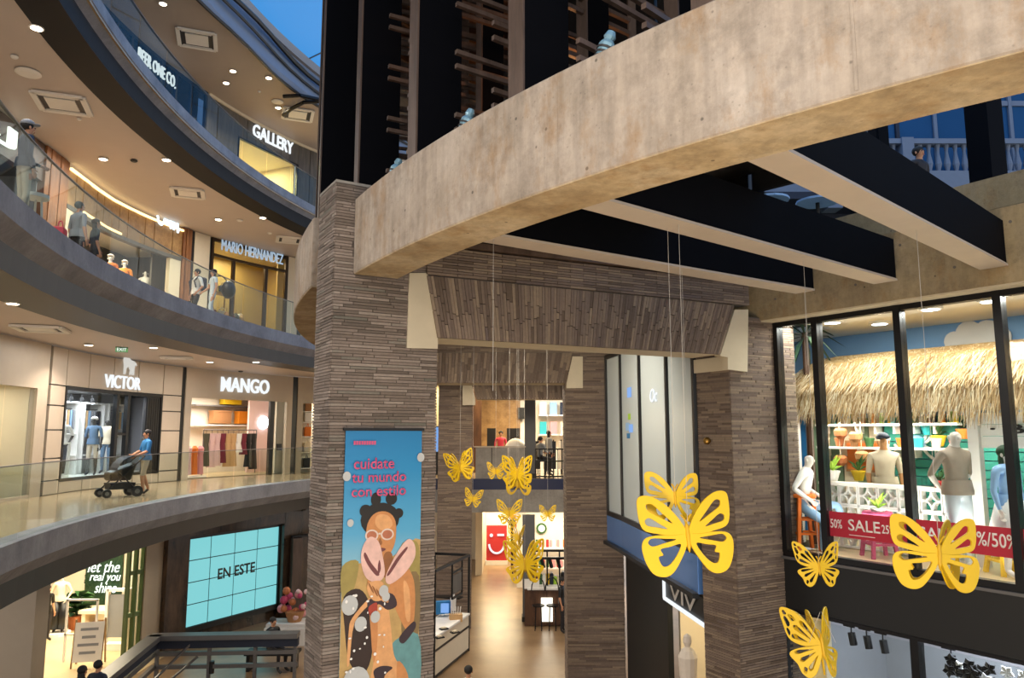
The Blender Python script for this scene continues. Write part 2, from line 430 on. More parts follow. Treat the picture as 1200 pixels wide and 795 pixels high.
# roof soffit over the top gallery with the round opening and its deep rim
m = MB(); gallery_plate(m, 3, 14.3, 0.15, 1.1, deep=0.6); struct(m.build('ceiling', M['roof_soffit']))
m = MB(); sweep(m, [(1.1, 14.3), (1.0, 14.42), (0.85, 15.3), (0.85, 15.5), (1.25, 15.4)]); trim(m, plain('rim_blue', '#7f8fa8', 0.6, var=0.05))
m = MB(); sweep(m, [(0.9, 15.28), (0.72, 15.28), (0.72, 15.6), (0.9, 15.6)]); trim(m, M['roof_soffit'])
# blue skylight membrane stretched over the atrium
m = MB(); n = 40; ring = [edge_pt(360 * i / n, 0.8, 15.6) for i in range(n)]
top = [edge_pt(360 * i / n, -13, 19.5) for i in range(n)]
for i in range(n):
    j = (i + 1) % n; m.face([ring[i], ring[j], top[j], top[i]])
m.face(top); struct(m.build('ceiling', M['sky_membrane']))
# seams of the membrane
m = MB()
for i in range(n): m.bar(ring[i], top[i], 0.05, 0.05)
trim(m, M['grey_metal'])

# cables that hang in loops round the roof opening
def cable_along(phis, drs, zs, r, label):
    m = MB(); pts = [edge_pt(p, d, z) for p, d, z in zip(phis, drs, zs)]; m.path(pts, r)
    return tag(m.build('cable', M['black_metal']), label, 'cable', None)
N = 36
ph = [147 + (215 - 147) * i / N for i in range(N + 1)]
cable_along(ph, [1.04 + 0.10 * math.sin(i * 0.9) for i in range(N + 1)], [14.24] * (N + 1), 0.055, 'black cable along the lower rim of the blue roof opening')
cable_along(ph, [0.66 + 0.08 * math.sin(i * 0.8 + 1) for i in range(N + 1)], [15.0 + 0.1 * math.sin(i * 0.7) for i in range(N + 1)], 0.085, 'thick brown-black cable looped along the upper rim of the blue roof opening')
cable_along(ph, [0.82 + 0.08 * math.sin(i * 0.7 + 2) for i in range(N + 1)], [14.72 + 0.08 * math.sin(i * 0.6 + 1) for i in range(N + 1)], 0.05, 'thin black cable below the thick one at the roof opening')
for pts, lab in (([(332, 113), (352, 112), (375, 117)], 'straight end of a black cable hanging under the roof ceiling near the tower'),
                 ([(332, 135), (342, 127), (356, 120), (375, 119)], 'curved end of a black cable hanging under the roof ceiling near the tower')):
    m = MB(); P = [atz(x, y, 14.1) for x, y in pts]; m.path(P, 0.075, 7); tag(m.build('cable', M['black_metal']), lab, 'cable')

# ---- glass railings: one pane after the other, on a low shoe
def railing(l, label, p0, p1, n):
    z = LV[l]['z']; t = thing('glass_railing', label, 'railing', edge_pt((p0 + p1) / 2, 0.12, z + 0.02))
    for i in range(n):
        a = p0 + (p1 - p0) * (i + 0.015) / n; b = p0 + (p1 - p0) * (i + 0.985) / n
        m = MB(); q = []
        A, B = edge_pt(a, 0.12, z + 0.02), edge_pt(b, 0.12, z + 0.02); A2, B2 = edge_pt(a, 0.132, z + 0.02), edge_pt(b, 0.132, z + 0.02)
        m.slab([A, B, B2, A2], 1.1); m.build('pane', M['rail_glass'], t)
    m = MB(); sweep(m, [(0.10, z + 1.12), (0.15, z + 1.12), (0.15, z + 1.135), (0.10, z + 1.135)], p0, p1, 40); m.build('edge_strip', M['grey_metal'], t)
railing(1, 'frameless glass railing along the middle gallery by the two lit clothing shops', 146, 204, 18)
railing(2, 'frameless glass railing along the gallery where people walk past the wood-framed shop', 146, 210, 20)
railing(3, 'frameless glass railing along the topmost gallery under the blue roof', 146, 206, 18)

# ---------------------------------------------------------------- lamps and vents in the ceilings
def downlight(p, r, label, on=True, power=0, cool=False):
    t = thing('downlight', label, 'ceiling light', p, 0, 'round downlights in the gallery ceilings')
    m = MB(); m.lathe([(r * 1.25, 0), (r * 1.25, -0.02), (r, -0.025), (r, 0)], p, 14); m.build('trim_ring', M['white'], t)
    m = MB(); m.lathe([(r * 0.95, -0.003), (r * 0.95, -0.028)], p, 14); m.build('lens', M['lamp_cool' if cool else 'lamp'] if on else M['white'], t)
    if power: spot('downlight_beam', (p.x, p.y, p.z - 0.06), power, '#fff0e0', 130, 0.7, 0.1)
def sgn(i): return ['first', 'second', 'third', 'fourth', 'fifth', 'sixth', 'seventh', 'eighth', 'ninth', 'tenth'][i]
zc = {'mid': 3.93, 'up': 8.86, 'roof': 14.28}
def lamps(pts, zz, where, power):
    for i, (x, y) in enumerate(pts):
        downlight(atz(x, y, zz), 0.1, 'round lit downlight in %s, %s from the left' % (where, sgn(i)), True, power)
lamps([(15, 355), (104, 404), (180, 407), (246, 424), (300, 424)], zc['mid'], 'the ceiling above the two lit clothing shops', 330)
lamps([(43, 32), (121, 186), (195, 187), (256, 257), (308, 255)], zc['up'], 'the ceiling above the wood-framed shop', 330)
lamps([(191, 4), (265, 97), (315, 91), (273, 83), (326, 126)], zc['roof'], 'the topmost ceiling beside the roof opening', 260)
# smoke detectors and speakers
for x, y, zz, r, lab in ((33, 85, zc['up'], 0.24, 'white round ceiling speaker left of the square vent'), (17, 66, zc['up'], 0.07, 'small white smoke detector above the round speaker'),
                         (157, 188, zc['up'], 0.09, 'dark ring detector between two downlights'), (281, 258, zc['up'], 0.1, 'small white disc detector over the glass handbag shop'),
                         (316, 273, zc['up'], 0.08, 'small white disc detector by the far vent'), (325, 119, zc['roof'], 0.22, 'white round ceiling speaker by the hanging cable ends'),
                         (93, 139, zc['up'], 0.05, 'tiny sensor on the ceiling right of the near vent'), (282, 435, zc['mid'], 0.09, 'small dark detector above the pink-lit clothing shop'), (304, 107, zc['roof'], 0.05, 'tiny sprinkler left of the hanging cable ends'), (197, 418, zc['mid'], 0.08, 'small white detector over the panelled shop front')):
    m = MB(); m.lathe([(r, 0), (r, -0.02), (r * 0.7, -0.045), (0.01, -0.05)], atz(x, y, zz), 16)
    tag(m.build('ceiling_detector', M['white'] if 'dark' not in lab else M['dark_fascia']), lab, 'detector')
# square air vents
def vent(x, y, zz, w, label, h=None):
    p = atz(x, y, zz); h = h or w; ang = 0.35
    t = thing('ceiling_vent', label, 'vent', p, 0, 'square vents in the gallery ceilings')
    ca, sa = math.cos(ang), math.sin(ang); R = lambda a, b, c=0: (p.x + a * ca - b * sa, p.y + a * sa + b * ca, p.z + c)
    m = MB()
    for a, b, sx, sy in ((0, h / 2, w, 0.12), (0, -h / 2, w, 0.12), (w / 2, 0, 0.12, h), (-w / 2, 0, 0.12, h)): m.box(R(a, b, -0.02), (sx, sy, 0.05), ang)
    m.build('frame', M['white'], t)
    m = MB(); m.box(R(0, 0, -0.005), (w, h, 0.02), ang); m.build('backing', M['dark_fascia'], t)
    m = MB(); m.box(R(0, 0, -0.025), (w * 0.62, h * 0.62, 0.03), ang); m.build('centre_plate', M['white'], t)
    for s_ in (-0.40, 0.40):
        m = MB(); m.box(R(0, s_ * h, -0.03), (w * 0.8, 0.03, 0.02), ang); m.build('slat', M['white'], t)
vent(73, 121, zc['up'], 0.95, 'large square air vent nearest in the ceiling above the leaning man')
vent(220, 226, zc['up'], 0.85, 'square air vent over the wood-framed shop')
vent(339, 281, zc['up'], 0.85, 'square air vent near the brick column, over the handbag shop')
vent(231, 46, zc['roof'], 1.1, 'square air vent in the topmost ceiling')
vent(349, 134, zc['roof'], 1.1, 'square air vent in the topmost ceiling below the cable ends')
vent(48, 385, zc['mid'], 0.9, 'flat square vent in the ceiling left of the dog emblem')
vent(207, 419, zc['mid'], 0.8, 'flat vent in the ceiling between the two lit shop fronts', 0.45)
for x, y, zz, lab in ((143, 405, zc['mid'], 'small green exit sign hanging above the dog emblem'),):
    p = atz(x, y, zz); t = thing('exit_sign', lab, 'sign', p)
    m = MB(); m.box((p.x, p.y, p.z - 0.11), (0.3, 0.03, 0.14), 0.5); m.build('sign_box', M['leaf'], t)
    m = MB(); m.tube((p.x, p.y, p.z), (p.x, p.y, p.z - 0.05), 0.012); m.build('rod', M['white'], t)
    rt = Vector((math.cos(0.5), math.sin(0.5), 0)); 
    lettering('EXIT', 0.22, 0.08, p + Vector((0, 0, -0.15)) - rt * 0.11 + Vector((math.sin(0.5), -math.cos(0.5), 0)) * 0.017, rt, (0, 0, 1), M['sign_white'], t, split=False, depth=0.004)
# small round spots under the dark fascias
for x, y, d in ((38, 264, 0), ):
    pass

# ---------------------------------------------------------------- shop rooms behind the fronts
def room(l, Y0, Y1, z0, z1, depth, mats, name='wall_shop', ext=0.0):
    """floor, back, sides and ceiling of a shop behind the opening Y0..Y1; mats = (walls, floor, ceiling)"""
    a, b = wall_pt(l, Y0, z0), wall_pt(l, Y1, z0); d = (b - a).normalized(); nrm = Vector((-d.y, d.x, 0))
    if nrm.x > 0: nrm = -nrm
    sag = max(0.0, max((wall_pt(l, Y0 + (Y1 - Y0) * k / 8, z0) - a).dot(nrm) for k in range(9))) + .13; a = a + nrm * sag; b = b + nrm * sag
    bf = b; b = b + d * ext; a2, b2 = a + nrm * depth, b + nrm * depth; T = 0.06; H = z1 - z0
    m = MB()
    m.mi = 0
    m.slab([a2, b2, b2 + nrm * T, a2 + nrm * T], H); m.slab([a - d * T, a, a2, a2 - d * T], H); m.slab([b, b + d * T, b2 + d * T, b2], H)
    m.mi = 1; m.slab([a, b, b2, a2], -T)
    m.mi = 2; m.slab([p + Vector((0, 0, H)) for p in (a, b, b2, a2)], T)
    if ext: m.mi = 0; m.slab([bf + nrm * .25, b, b + nrm * T, bf + nrm * (.25 + T)], H)
    struct(m.build(name, list(mats)))
    return a, bf, d, nrm
def room_lamp(a, b, nrm, z, depth, power, color='#fff0d8'):
    c = (a + b) / 2 + nrm * depth * 0.5
    L = (b - a).length
    o = area('shop_light', (c.x, c.y, z), (c.x, c.y, 0), max(L * 0.7, 0.5), power, color, depth * 0.6)
    o.rotation_euler = (0, 0, math.atan2((b - a).y, (b - a).x))

def at_floor(px, py, z, d=None):
    if d is None: return atz(px, py, z)
    p = atd(px, py, d); return Vector((p.x, p.y, z))
def in_room(px, depth, room_, z, py=520):
    """the spot on the line that runs at this depth behind a shop front, on the sight line of the pixel"""
    a, b, d, nn = room_; base = a + nn * depth; f = ray(px, py)
    dx, dy = f[0], f[1]; den = dx * d.y - dy * d.x; s_ = (dx * (0 - base.y) - dy * (0 - base.x)) / den; q = base + d * s_; return Vector((q.x, q.y, z))

# ================================================================ middle gallery (level 1): the pale shop, the panelled shop and the pink-lit shop
T1 = LV[1]['top']
def plate(l, x0, x1, ytop, ybot, px_y=None):
    return WY(l, x0, ybot), WY(l, x1, ybot)
Y_ = lambda x, y=520: WY(1, x, y)
# leftmost shop: beige pier and header, a tall cream-lit window
Yg1, Yg2, Yg3 = Y_(50), Y_(211), Y_(344)
m = MB(); strip(m, 1, 2.0, Y_(36), 2.75, T1, -0.12, 0.06); strip(m, 1, Y_(36), Yg1 - 0.06, 0, T1, -0.12, 0.06); strip(m, 1, 2.0, Y_(-60), 0, 2.75, -0.12, 0.06)
struct(m.build('wall_left', M['beige_stone']))
a, b, d, nn = room(1, Y_(-60), Y_(36), 0.0, 2.9, 2.0, (M['cream'], M['shop_floor'], M['white'])); room_lamp(a, b, nn, 2.8, 2.0, 45, '#fff2d8')
t = thing('shop_window', 'tall frameless window of the pale cream shop at the left edge', 'window', wall_pt(1, (Y_(0) + Y_(36)) / 2, 0))
for k in range(2):
    ya, yb = [Y_(-60), Y_(0), Y_(36)][k:k + 2]; m = MB(); strip(m, 1, ya + 0.02, yb - 0.02, 0.02, 2.74, 0.0, 0.012); m.build('pane', M['shop_glass'], t)
m = MB(); strip(m, 1, Y_(-60), Y_(36), 0.0, 0.08, -0.03, 0.05); m.build('sill', M['beige_panel'], t)
# stone counter and orange flowers inside
p = wall_pt(1, Y_(6), 0, -1.0); t = thing('display_plinth', 'pale plinth behind the cream window at the left edge', 'plinth', p)
m = MB(); m.box((p.x, p.y, 0.45), (0.7, 0.7, 0.9), 0.1); m.build('body', M['white'], t); m = MB(); m.box((p.x, p.y, 0.92), (0.78, 0.78, 0.05), 0.1); m.build('top', M['cream'], t)
t = thing('dried_flowers', 'bunch of orange dried flowers on the pale plinth in the cream window', 'flowers', (p.x, p.y, 0.945))
m = MB(); m.lathe([(0.08, 0), (0.12, 0.15), (0.06, 0.3), (0.07, 0.32)], (p.x, p.y, 0.945)); m.build('vase', M['cream'], t)
for k in range(9):
    q = Vector((p.x + random.uniform(-.25, .25), p.y + random.uniform(-.25, .25), 1.5 + random.uniform(0, .35))); m = MB(); m.tube((p.x, p.y, 1.25), q, 0.008, 5); m.ball(q, 0.07, 8, 6); m.build('flower', M['orange'], t)
# dark grooves between the shop fronts
m = MB(); strip(m, 1, Yg1 - 0.07, Yg1 + 0.07, 0, T1, -0.1, 0.0); strip(m, 1, Yg2 - 0.09, Yg2 + 0.09, 0, T1, -0.1, 0.0); strip(m, 1, Yg3 - 0.12, Yg3 + 0.08, 0, T1, -0.1, 0.0); trim(m, M['black'])

# panelled front: every cladding panel a piece of the wall
wallp = thing('wall_left', None, None, wall_pt(1, (Yg1 + Yg2) / 2, 0)); struct(wallp)
v0, v1 = Y_(70), Y_(186)
zo, zt = 0.32, wall_hit(1, 70, 452).z
def panel(y0, y1, z0, z1):
    g = 0.018; m = MB(); strip(m, 1, y0 + g, y1 - g, z0 + g, z1 - g, -0.02, 0.05); m.build('panel', M['beige_panel'], wallp)
m = MB(); strip(m, 1, Yg1 + 0.07, v0, 0, T1, -0.12, -0.02); strip(m, 1, v1, Yg2 - 0.09, 0, T1, -0.12, -0.02); strip(m, 1, v0, v1, zt, T1, -0.12, -0.02); strip(m, 1, v0, v1, 0, zo, -0.12, -0.02); m.build('backing', M['dark_fascia'], wallp)
cols = [v0 + (v1 - v0) * k / 4 for k in range(5)]
rows = [0, zo + 0.05, 0.95, 1.7, 2.35, zt]
for k in range(5):
    panel(Yg1 + 0.07, v0, rows[k], rows[k + 1]); panel(v1, Yg2 - 0.09, rows[k], rows[k + 1])
for ya, yb in zip([Yg1 + 0.07] + cols, cols + [Yg2 - 0.09]): panel(ya, yb, zt, T1)
for ya, yb in zip(cols, cols[1:]): panel(ya, yb, 0, zo)
# sign: letters and the dog above them
s0 = wall_hit(1, 119, 454); s1 = wall_hit(1, 161, 455); sd = Vector((s1.x - s0.x, s1.y - s0.y, 0)).normalized(); sn = Vector((sd.y, -sd.x, 0))
sg = thing('shop_sign', 'lit white VICTOR lettering under a white dog emblem on beige panels', 'sign', s0 + sn * 0.07)
Lw = Vector((s1.x - s0.x, s1.y - s0.y, 0)).length; hz = wall_hit(1, 119, 440).z - s0.z
lettering('VICTOR', Lw, 0.40, Vector((s0.x, s0.y, s0.z)) + sn * 0.07, sd, (0, 0, 1), M['sign_white'], sg, depth=0.05, bold=0.004)
dog = [(0.30, 0.0), (0.36, 0.0), (0.40, 0.28), (0.55, 0.40), (0.66, 0.20), (0.62, 0.0), (0.70, 0.0), (0.76, 0.22), (0.78, 0.0), (0.86, 0.0), (0.85, 0.30), (0.88, 0.52), (0.98, 0.45), (0.94, 0.58), (0.80, 0.66), (0.62, 0.70),
       (0.50, 0.84), (0.46, 0.96), (0.36, 1.0), (0.28, 0.94), (0.14, 0.92), (0.12, 0.84), (0.26, 0.80), (0.26, 0.62), (0.30, 0.40)]
dw, dh = 0.85, 0.66; o0 = Vector((s0.x, s0.y, s0.z + 0.46)) + sd * (Lw * 0.34) + sn * 0.08
m = MB(); bmd = [o0 + sd * (x * dw) + Vector((0, 0, y * dh)) for x, y in dog]; m.slab(bmd, sn * 0.05); m.build('dog_emblem', glow('emblem_white', '#f4f2ea', .55), sg)
# opening: black frame, panes, the dark slatted door part at the right
a, b, d, nn = room(1, v0, v1, zo - 0.02, zt, 2.4, (M['shop_grey'], M['white'], M['dark_panel']), ext=1.9); room_lamp(a, b, nn, zt - 0.1, 2.4, 130, '#f2f6ff')
vroom = (a, b, d, nn)
yd = Y_(146); t = thing('shop_window', 'black framed window of the panelled shop showing dressed mannequins', 'window', wall_pt(1, (v0 + v1) / 2, zo))
m = MB()
for z0, z1 in ((zo, zo + 0.07), (zt - 0.1, zt)): strip(m, 1, v0, v1, z0, z1, -0.06, 0.07)
for yy in (v0 + 0.03, v1 - 0.04): strip(m, 1, yy - 0.04, yy + 0.04, zo, zt, -0.06, 0.07)
m.build('frame', M['black_metal'], t)
m = MB(); strip(m, 1, yd - 0.06, yd + 0.06, zo, zt, -0.06, 0.07); m.build('mullion', M['black_metal'], t)
m = MB(); ym = Y_(133); strip(m, 1, ym - 0.06, ym + 0.06, zo, zt, -0.06, 0.07); m.build('mullion', M['black_metal'], t)
m = MB(); strip(m, 1, ym, yd, 1.55, 1.63, -0.05, 0.06); m.build('transom', M['black_metal'], t)
for ya, yb in ((v0 + .07, ym - .06), (ym + .06, yd - .06)):
    m = MB(); strip(m, 1, ya, yb, zo + 0.07, zt - 0.1, 0.0, 0.012); m.build('pane', M['shop_glass'], t)
t = thing('door', 'tall black folded door leaf at the right of the panelled shop', 'door', wall_pt(1, (yd + v1) / 2, zo))
yy = Y_(168)
m = MB(); strip(m, 1, yy, v1 - 0.08, zo + 0.07, zt - 0.1, -0.08, 0.02); m.build('leaf', M['dark_panel'], t)
for k in range(6):
    y0 = yy + (v1 - 0.1 - yy) * k / 6; m = MB(); strip(m, 1, y0 + 0.02, y0 + 0.10, zo + 0.1, zt - 0.14, 0.02, 0.05); m.build('slat', M['black_metal'], t)
m = MB(); strip(m, 1, yy - 0.12, yy - 0.06, 0.9, 1.6, 0.05, 0.09); m.build('handle', M['grey_metal'], t)
# spotlights over the mannequins
for k in range(6):
    q = a + (b - a) * (0.06 + 0.1 * k) + nn * 0.7; q.z = zt - 0.12
    t = thing('track_spot', 'black ceiling spot over the mannequins of the panelled shop, %s from the left' % sgn(k), 'spotlight', q, 0, 'spots over the panelled shop window')
    m = MB(); m.tube(q, q - Vector((0, 0, .1)), 0.015, 6); m.build('stem', M['black_metal'], t)
    m = MB(); m.tube(q - Vector((0, 0, .1)), q - Vector((-.05, .03, .25)), 0.05, 8); m.build('head', M['black_metal'], t); m = MB(); m.tube(q - Vector((-.05, .03, .25)), q - Vector((-.052, .031, .256)), 0.042, 8); m.build('lens', M['lamp_cool'], t)
# wardrobes and shelves along the back
for k in range(5):
    c = a + (b - a) * (0.12 + 0.27 * k) + nn * 2.05; t = thing('wardrobe_shelf', 'white framed clothes bay at the back of the panelled shop, %s from the left' % sgn(k), 'shelf', (c.x, c.y, zo), 0, 'clothes bays of the panelled shop')
    w = d * 0.5
    m = MB()
    for s_ in (-1, 1): m.bar(c + w * s_ + Vector((0, 0, 0)), c + w * s_ + Vector((0, 0, 2.3)), 0.06, 0.5)
    m.bar(c - w + Vector((0, 0, 2.3)), c + w + Vector((0, 0, 2.3)), 0.5, 0.06); m.build('frame', M['white'], t)
    for z in (0.6, 1.3):
        m = MB(); m.bar(c - w + Vector((0, 0, z)), c + w + Vector((0, 0, z)), 0.45, 0.03); m.build('board', M['white'], t)
    m = MB(); m.tube(c - w + Vector((0, 0, 2.1)), c + w + Vector((0, 0, 2.1)), 0.015); m.build('rail', M['black_metal'], t)
    for j in range(7):
        q = c - w + w * 2 * (j + .7) / 8 + Vector((0, 0, 1.45)); m = MB(); m.bar(q, q + Vector((0, 0, .6)), 0.4, 0.07, d); m.build('garment', M[random.choice(['shirt_white', 'navy', 'shirt_grey', 'jeans', 'cloth_sand', 'white'])], t)
# white low table frame in the window
q = a + (b - a) * 0.2 + nn * 0.5; t = thing('display_table', 'white open frame display table among the shop mannequins', 'table', (q.x, q.y, zo))
m = MB()
for s_ in (-1, 1):
    for r_ in (0, .5):
        pp = q + d * 0.55 * s_ + nn * r_; m = MB(); m.bar(pp, pp + Vector((0, 0, 1.0)), 0.05, 0.05); m.build('leg', M['white'], t)
m = MB(); m.slab([q - d * .58 - nn * .03 + Vector((0, 0, 1.0)), q + d * .58 - nn * .03 + Vector((0, 0, 1.0)), q + d * .58 + nn * .53 + Vector((0, 0, 1.0)), q - d * .58 + nn * .53 + Vector((0, 0, 1.0))], 0.05); m.build('tabletop', M['white'], t)
m = MB(); m.slab([q - d * .58 - nn * .03, q + d * .58 - nn * .03, q + d * .58 + nn * .53, q - d * .58 + nn * .53], 0.12); m.build('base', M['white'], t)

# pink-lit shop
m0, m1 = Y_(221), Y_(319); mtz = wall_hit(1, 262, 468).z
m = MB(); strip(m, 1, Yg2 + 0.09, m0, 0, T1, -0.12, 0.04); strip(m, 1, m0, Yg3 - 0.12, mtz, T1, -0.12, 0.04); strip(m, 1, Y_(334), Yg3 - 0.12, 0, mtz, -0.12, 0.04); struct(m.build('wall_left', M['beige_panel']))
a, b, d, nn = room(1, m0 - 0.0, Y_(334), 0.0, mtz + 0.3, 3.2, (M['wall_light'], M['shop_floor'], M['white']), ext=1.7); room_lamp(a, b, nn, mtz + 0.25, 3.2, 190, '#fff1e4')
mroom = (a, b, d, nn)
s0 = wall_hit(1, 257, 459); s1 = wall_hit(1, 313, 462); sd = Vector((s1.x - s0.x, s1.y - s0.y, 0)).normalized(); sn = Vector((sd.y, -sd.x, 0)); Lw = Vector((s1.x - s0.x, s1.y - s0.y, 0)).length
sg = thing('shop_sign', 'glowing white MANGO lettering over the pink-lit clothing shop', 'sign', s0 + sn * 0.06)
lettering('MANGO', Lw, 0.55, Vector((s0.x, s0.y, s0.z)) + sn * 0.06, sd, (0, 0, 1), M['sign_white'], sg, depth=0.07, bold=0.012)
t = thing('glass_door', 'pale pink glass door with a black edge post at the right of the pink-lit shop', 'door', wall_pt(1, Y_(326), 0))
yy = Y_(316); m = MB(); strip(m, 1, yy - 0.07, yy + 0.09, 0, mtz, -0.05, 0.08); m.build('post', M['black_metal'], t)
m = MB(); strip(m, 1, yy + 0.09, Y_(334), 0, mtz, 0.0, 0.02); m.build('pane', M['shop_glass'], t)
m = MB(); strip(m, 1, yy + 0.25, yy + 0.42, 0.95, 1.2, 0.02, 0.08); m.build('handle', M['black'], t)
# inside: wall panel with glowing lamp face, yellow boxes on a shelf, clothes rail with garments
c = in_room(307, 1.9, mroom, 0); t = thing('fitting_panel', 'tall pale pink fitting panel inside the pink-lit shop', 'panel', (c.x, c.y, 0))
m = MB(); m.slab([c - d * .75, c + d * .6, c + d * .6 + nn * .1, c - d * .75 + nn * .1], mtz + .2); m.build('board', plain('panel_pink', '#dcbcb6', 0.5, var=0.04), t)
q = c + Vector((0, 0, mtz * 0.72)) - nn * 0.06; m = MB(); m.tube(q, q + nn * 0.05, 0.26, 18); m.build('lamp_face', M['lamp_cool'], t)
sh = in_room(252, 2.9, mroom, 0); t = thing('wall_shelf', 'long white wall shelf at the back of the pink-lit shop', 'shelf', (sh.x, sh.y, 1.9))
m = MB(); m.bar(sh - d * 1.2 + Vector((0, 0, 1.95)), sh + d * 2.9 + Vector((0, 0, 1.95)), 0.45, 0.05); m.build('board', M['white'], t); m = MB(); m.bar(sh - d * 1.2 + Vector((0, 0, 2.75)), sh + d * 2.9 + Vector((0, 0, 2.75)), 0.45, 0.05); m.build('board', M['grey_metal'], t)
for k, (s_, zz, mt) in enumerate(((0.2, 2.0, 'tan'), (1.5, 2.0, 'orange2'), (0.7, 2.8, 'yellow_paint'), (2.2, 2.8, 'orange2'), (2.5, 2.0, 'tan'))):
    q = sh + d * s_ + Vector((0, 0, zz)); m = MB(); m.box((q.x, q.y, zz + 0.28), (0.9, 0.3, 0.5), math.atan2(d.y, d.x)); t = thing('storage_box', '%s box on the %s shelf of the pink-lit shop, %s along' % ({'tan': 'tan', 'orange2': 'orange', 'yellow_paint': 'yellow'}[mt], 'upper' if zz > 2.5 else 'lower', sgn(k)), 'box', (q.x, q.y, zz)); m.build('body', M[mt], t)
    m = MB(); m.box((q.x, q.y, zz + 0.53), (0.94, 0.34, 0.06), math.atan2(d.y, d.x)); m.build('lid', M[mt], t)
r0, r1 = in_room(238, 1.4, mroom, 0), in_room(300, 1.4, mroom, 0)
t = thing('clothes_rail', 'long clothes rail in the middle of the pink-lit shop', 'clothes rail', ((r0.x + r1.x) / 2, (r0.y + r1.y) / 2, 0))
m = MB(); m.tube(r0 + Vector((0, 0, 1.75)), r1 + Vector((0, 0, 1.75)), 0.02); m.build('rail', M['grey_metal'], t)
for q in (r0, r1):
    m = MB(); m.tube(q, q + Vector((0, 0, 1.75)), 0.02); m.build('leg', M['grey_metal'], t)
garm = [('cloth_olive', 'olive'), ('cloth_blush', 'blush pink'), ('cloth_blush', 'pale blush'), ('cloth_wine', 'wine red'), ('cloth_sand', 'sand'), ('cloth_sand', 'second sand'), ('white', 'white'), ('cloth_wine', 'dark wine'), ('black', 'black'), ('black', 'second black')]
for k, (mt, nm) in enumerate(garm):
    q = r0 + (r1 - r0) * (k + 0.5) / len(garm); L = [1.3, 1.35, 1.3, 1.2, 1.35, 1.35, 0.8, 0.9, 1.4, 1.5][k]; zt_ = 1.66
    t = thing('dress', '%s dress hanging on the rail of the pink-lit shop, %s from the left' % (nm, sgn(k)), 'dress', (q.x, q.y, zt_ - L), 0, 'dresses on the shop rail')
    m = MB(); w0, w1, w2 = 0.17, 0.11, 0.22
    def ringp(w, z, th=0.08): return [q + d * w * math.cos(i * PI / 4) + nn * th * math.sin(i * PI / 4) + Vector((0, 0, z)) for i in range(8)]
    rs = [ringp(w0, zt_ - 0.05), ringp(0.15, zt_ - 0.25), ringp(w1, zt_ - 0.45), ringp(w2, zt_ - L, 0.12)]
    for u, w in zip(rs, rs[1:]): m.hexa(w, u)
    m.build('cloth', M[mt], t); m = MB(); m.tube(q + Vector((0, 0, zt_ - 0.05)), q + Vector((0, 0, 1.76)), 0.01, 5); m.build('hanger', M['grey_metal'], t)
c = a + (b - a) * 0.06 + nn * 0.9; t = thing('display_stand', 'low stand of orange patterned clothes at the left of the pink-lit shop', 'display stand', (c.x, c.y, 0))
m = MB(); m.bar(c, c + d * 1.3, 0.5, 0.1); m.build('base', M['white'], t)
for k in range(5):
    q = c + d * (0.15 + 0.26 * k) + Vector((0, 0, 0.1)); m = MB(); m.lathe([(0.14, 0), (0.12, 0.4), (0.1, 0.7), (0.13, 0.95), (0.05, 1.05)], q, 10); m.build('garment', M[['orange', 'terracotta', 'cloth_blush', 'orange', 'cloth_rose'][k]], t)
# next shop by the brick column: beige pier and shelves of bags
y5 = Y_(353); m = MB(); strip(m, 1, Yg3 + 0.08, y5, 0, T1, -0.12, 0.04); strip(m, 1, y5, 33, 2.85, T1, -0.12, 0.04); struct(m.build('wall_left', M['beige_stone']))
a, b, d, nn = room(1, y5, 33, 0.0, 3.0, 1.5, (M['wall_light'], M['shop_floor'], M['white'])); room_lamp(a, b, nn, 2.9, 1.5, 90)
t = thing('product_shelf', 'white shelf of toys and bags beside the brick column', 'shelf', (*(wall_pt(1, y5 + 0.9, 0, -0.5).xy), 0))
for z in (0.15, 0.8, 1.45, 2.05, 2.5):
    m = MB(); strip(m, 1, y5 + 0.05, y5 + 3.0, z, z + 0.04, -0.8, -0.3); m.build('board', M['white'], t)
for k, (z, mt) in enumerate(((0.19, 'black'), (0.84, 'cream'), (1.49, 'orange'), (2.09, 'white'), (2.54, 'tan'), (0.19, 'navy'), (1.49, 'black'), (2.09, 'shirt_blue'))):
    p = wall_pt(1, y5 + 0.45 + 0.75 * (k // 5), z, -0.5); t = thing('handbag', '%s bag on the shelf beside the brick column, shelf %s' % (mt.replace('_', ' '), sgn(k)), 'bag', p)
    m = MB(); m.box(p + Vector((0, 0, 0.2)), (0.28, 0.5, 0.4), 0.3); m.build('body', M[mt], t, bevel=0.03); m = MB(); m.path([p + Vector((0, -.12, .4)), p + Vector((0, -.06, .52)), p + Vector((0, .06, .52)), p + Vector((0, .12, .4))], 0.012); m.build('handle', M[mt], t)

# ================================================================ upper gallery (level 2)
T2 = LV[2]['top']; B2 = LV[2]['z']
U_ = lambda x, y: WY(2, x, y)
y_w0, y_w1 = U_(48, 215), U_(75, 240)        # wood column left of the wood-framed shop
y_s0, y_s1 = y_w1 + 0.08, U_(211, 310)
y_c1 = U_(224, 320); y_h0 = U_(245, 330); y_h1 = U_(334, 350); y_e = U_(351, 350)
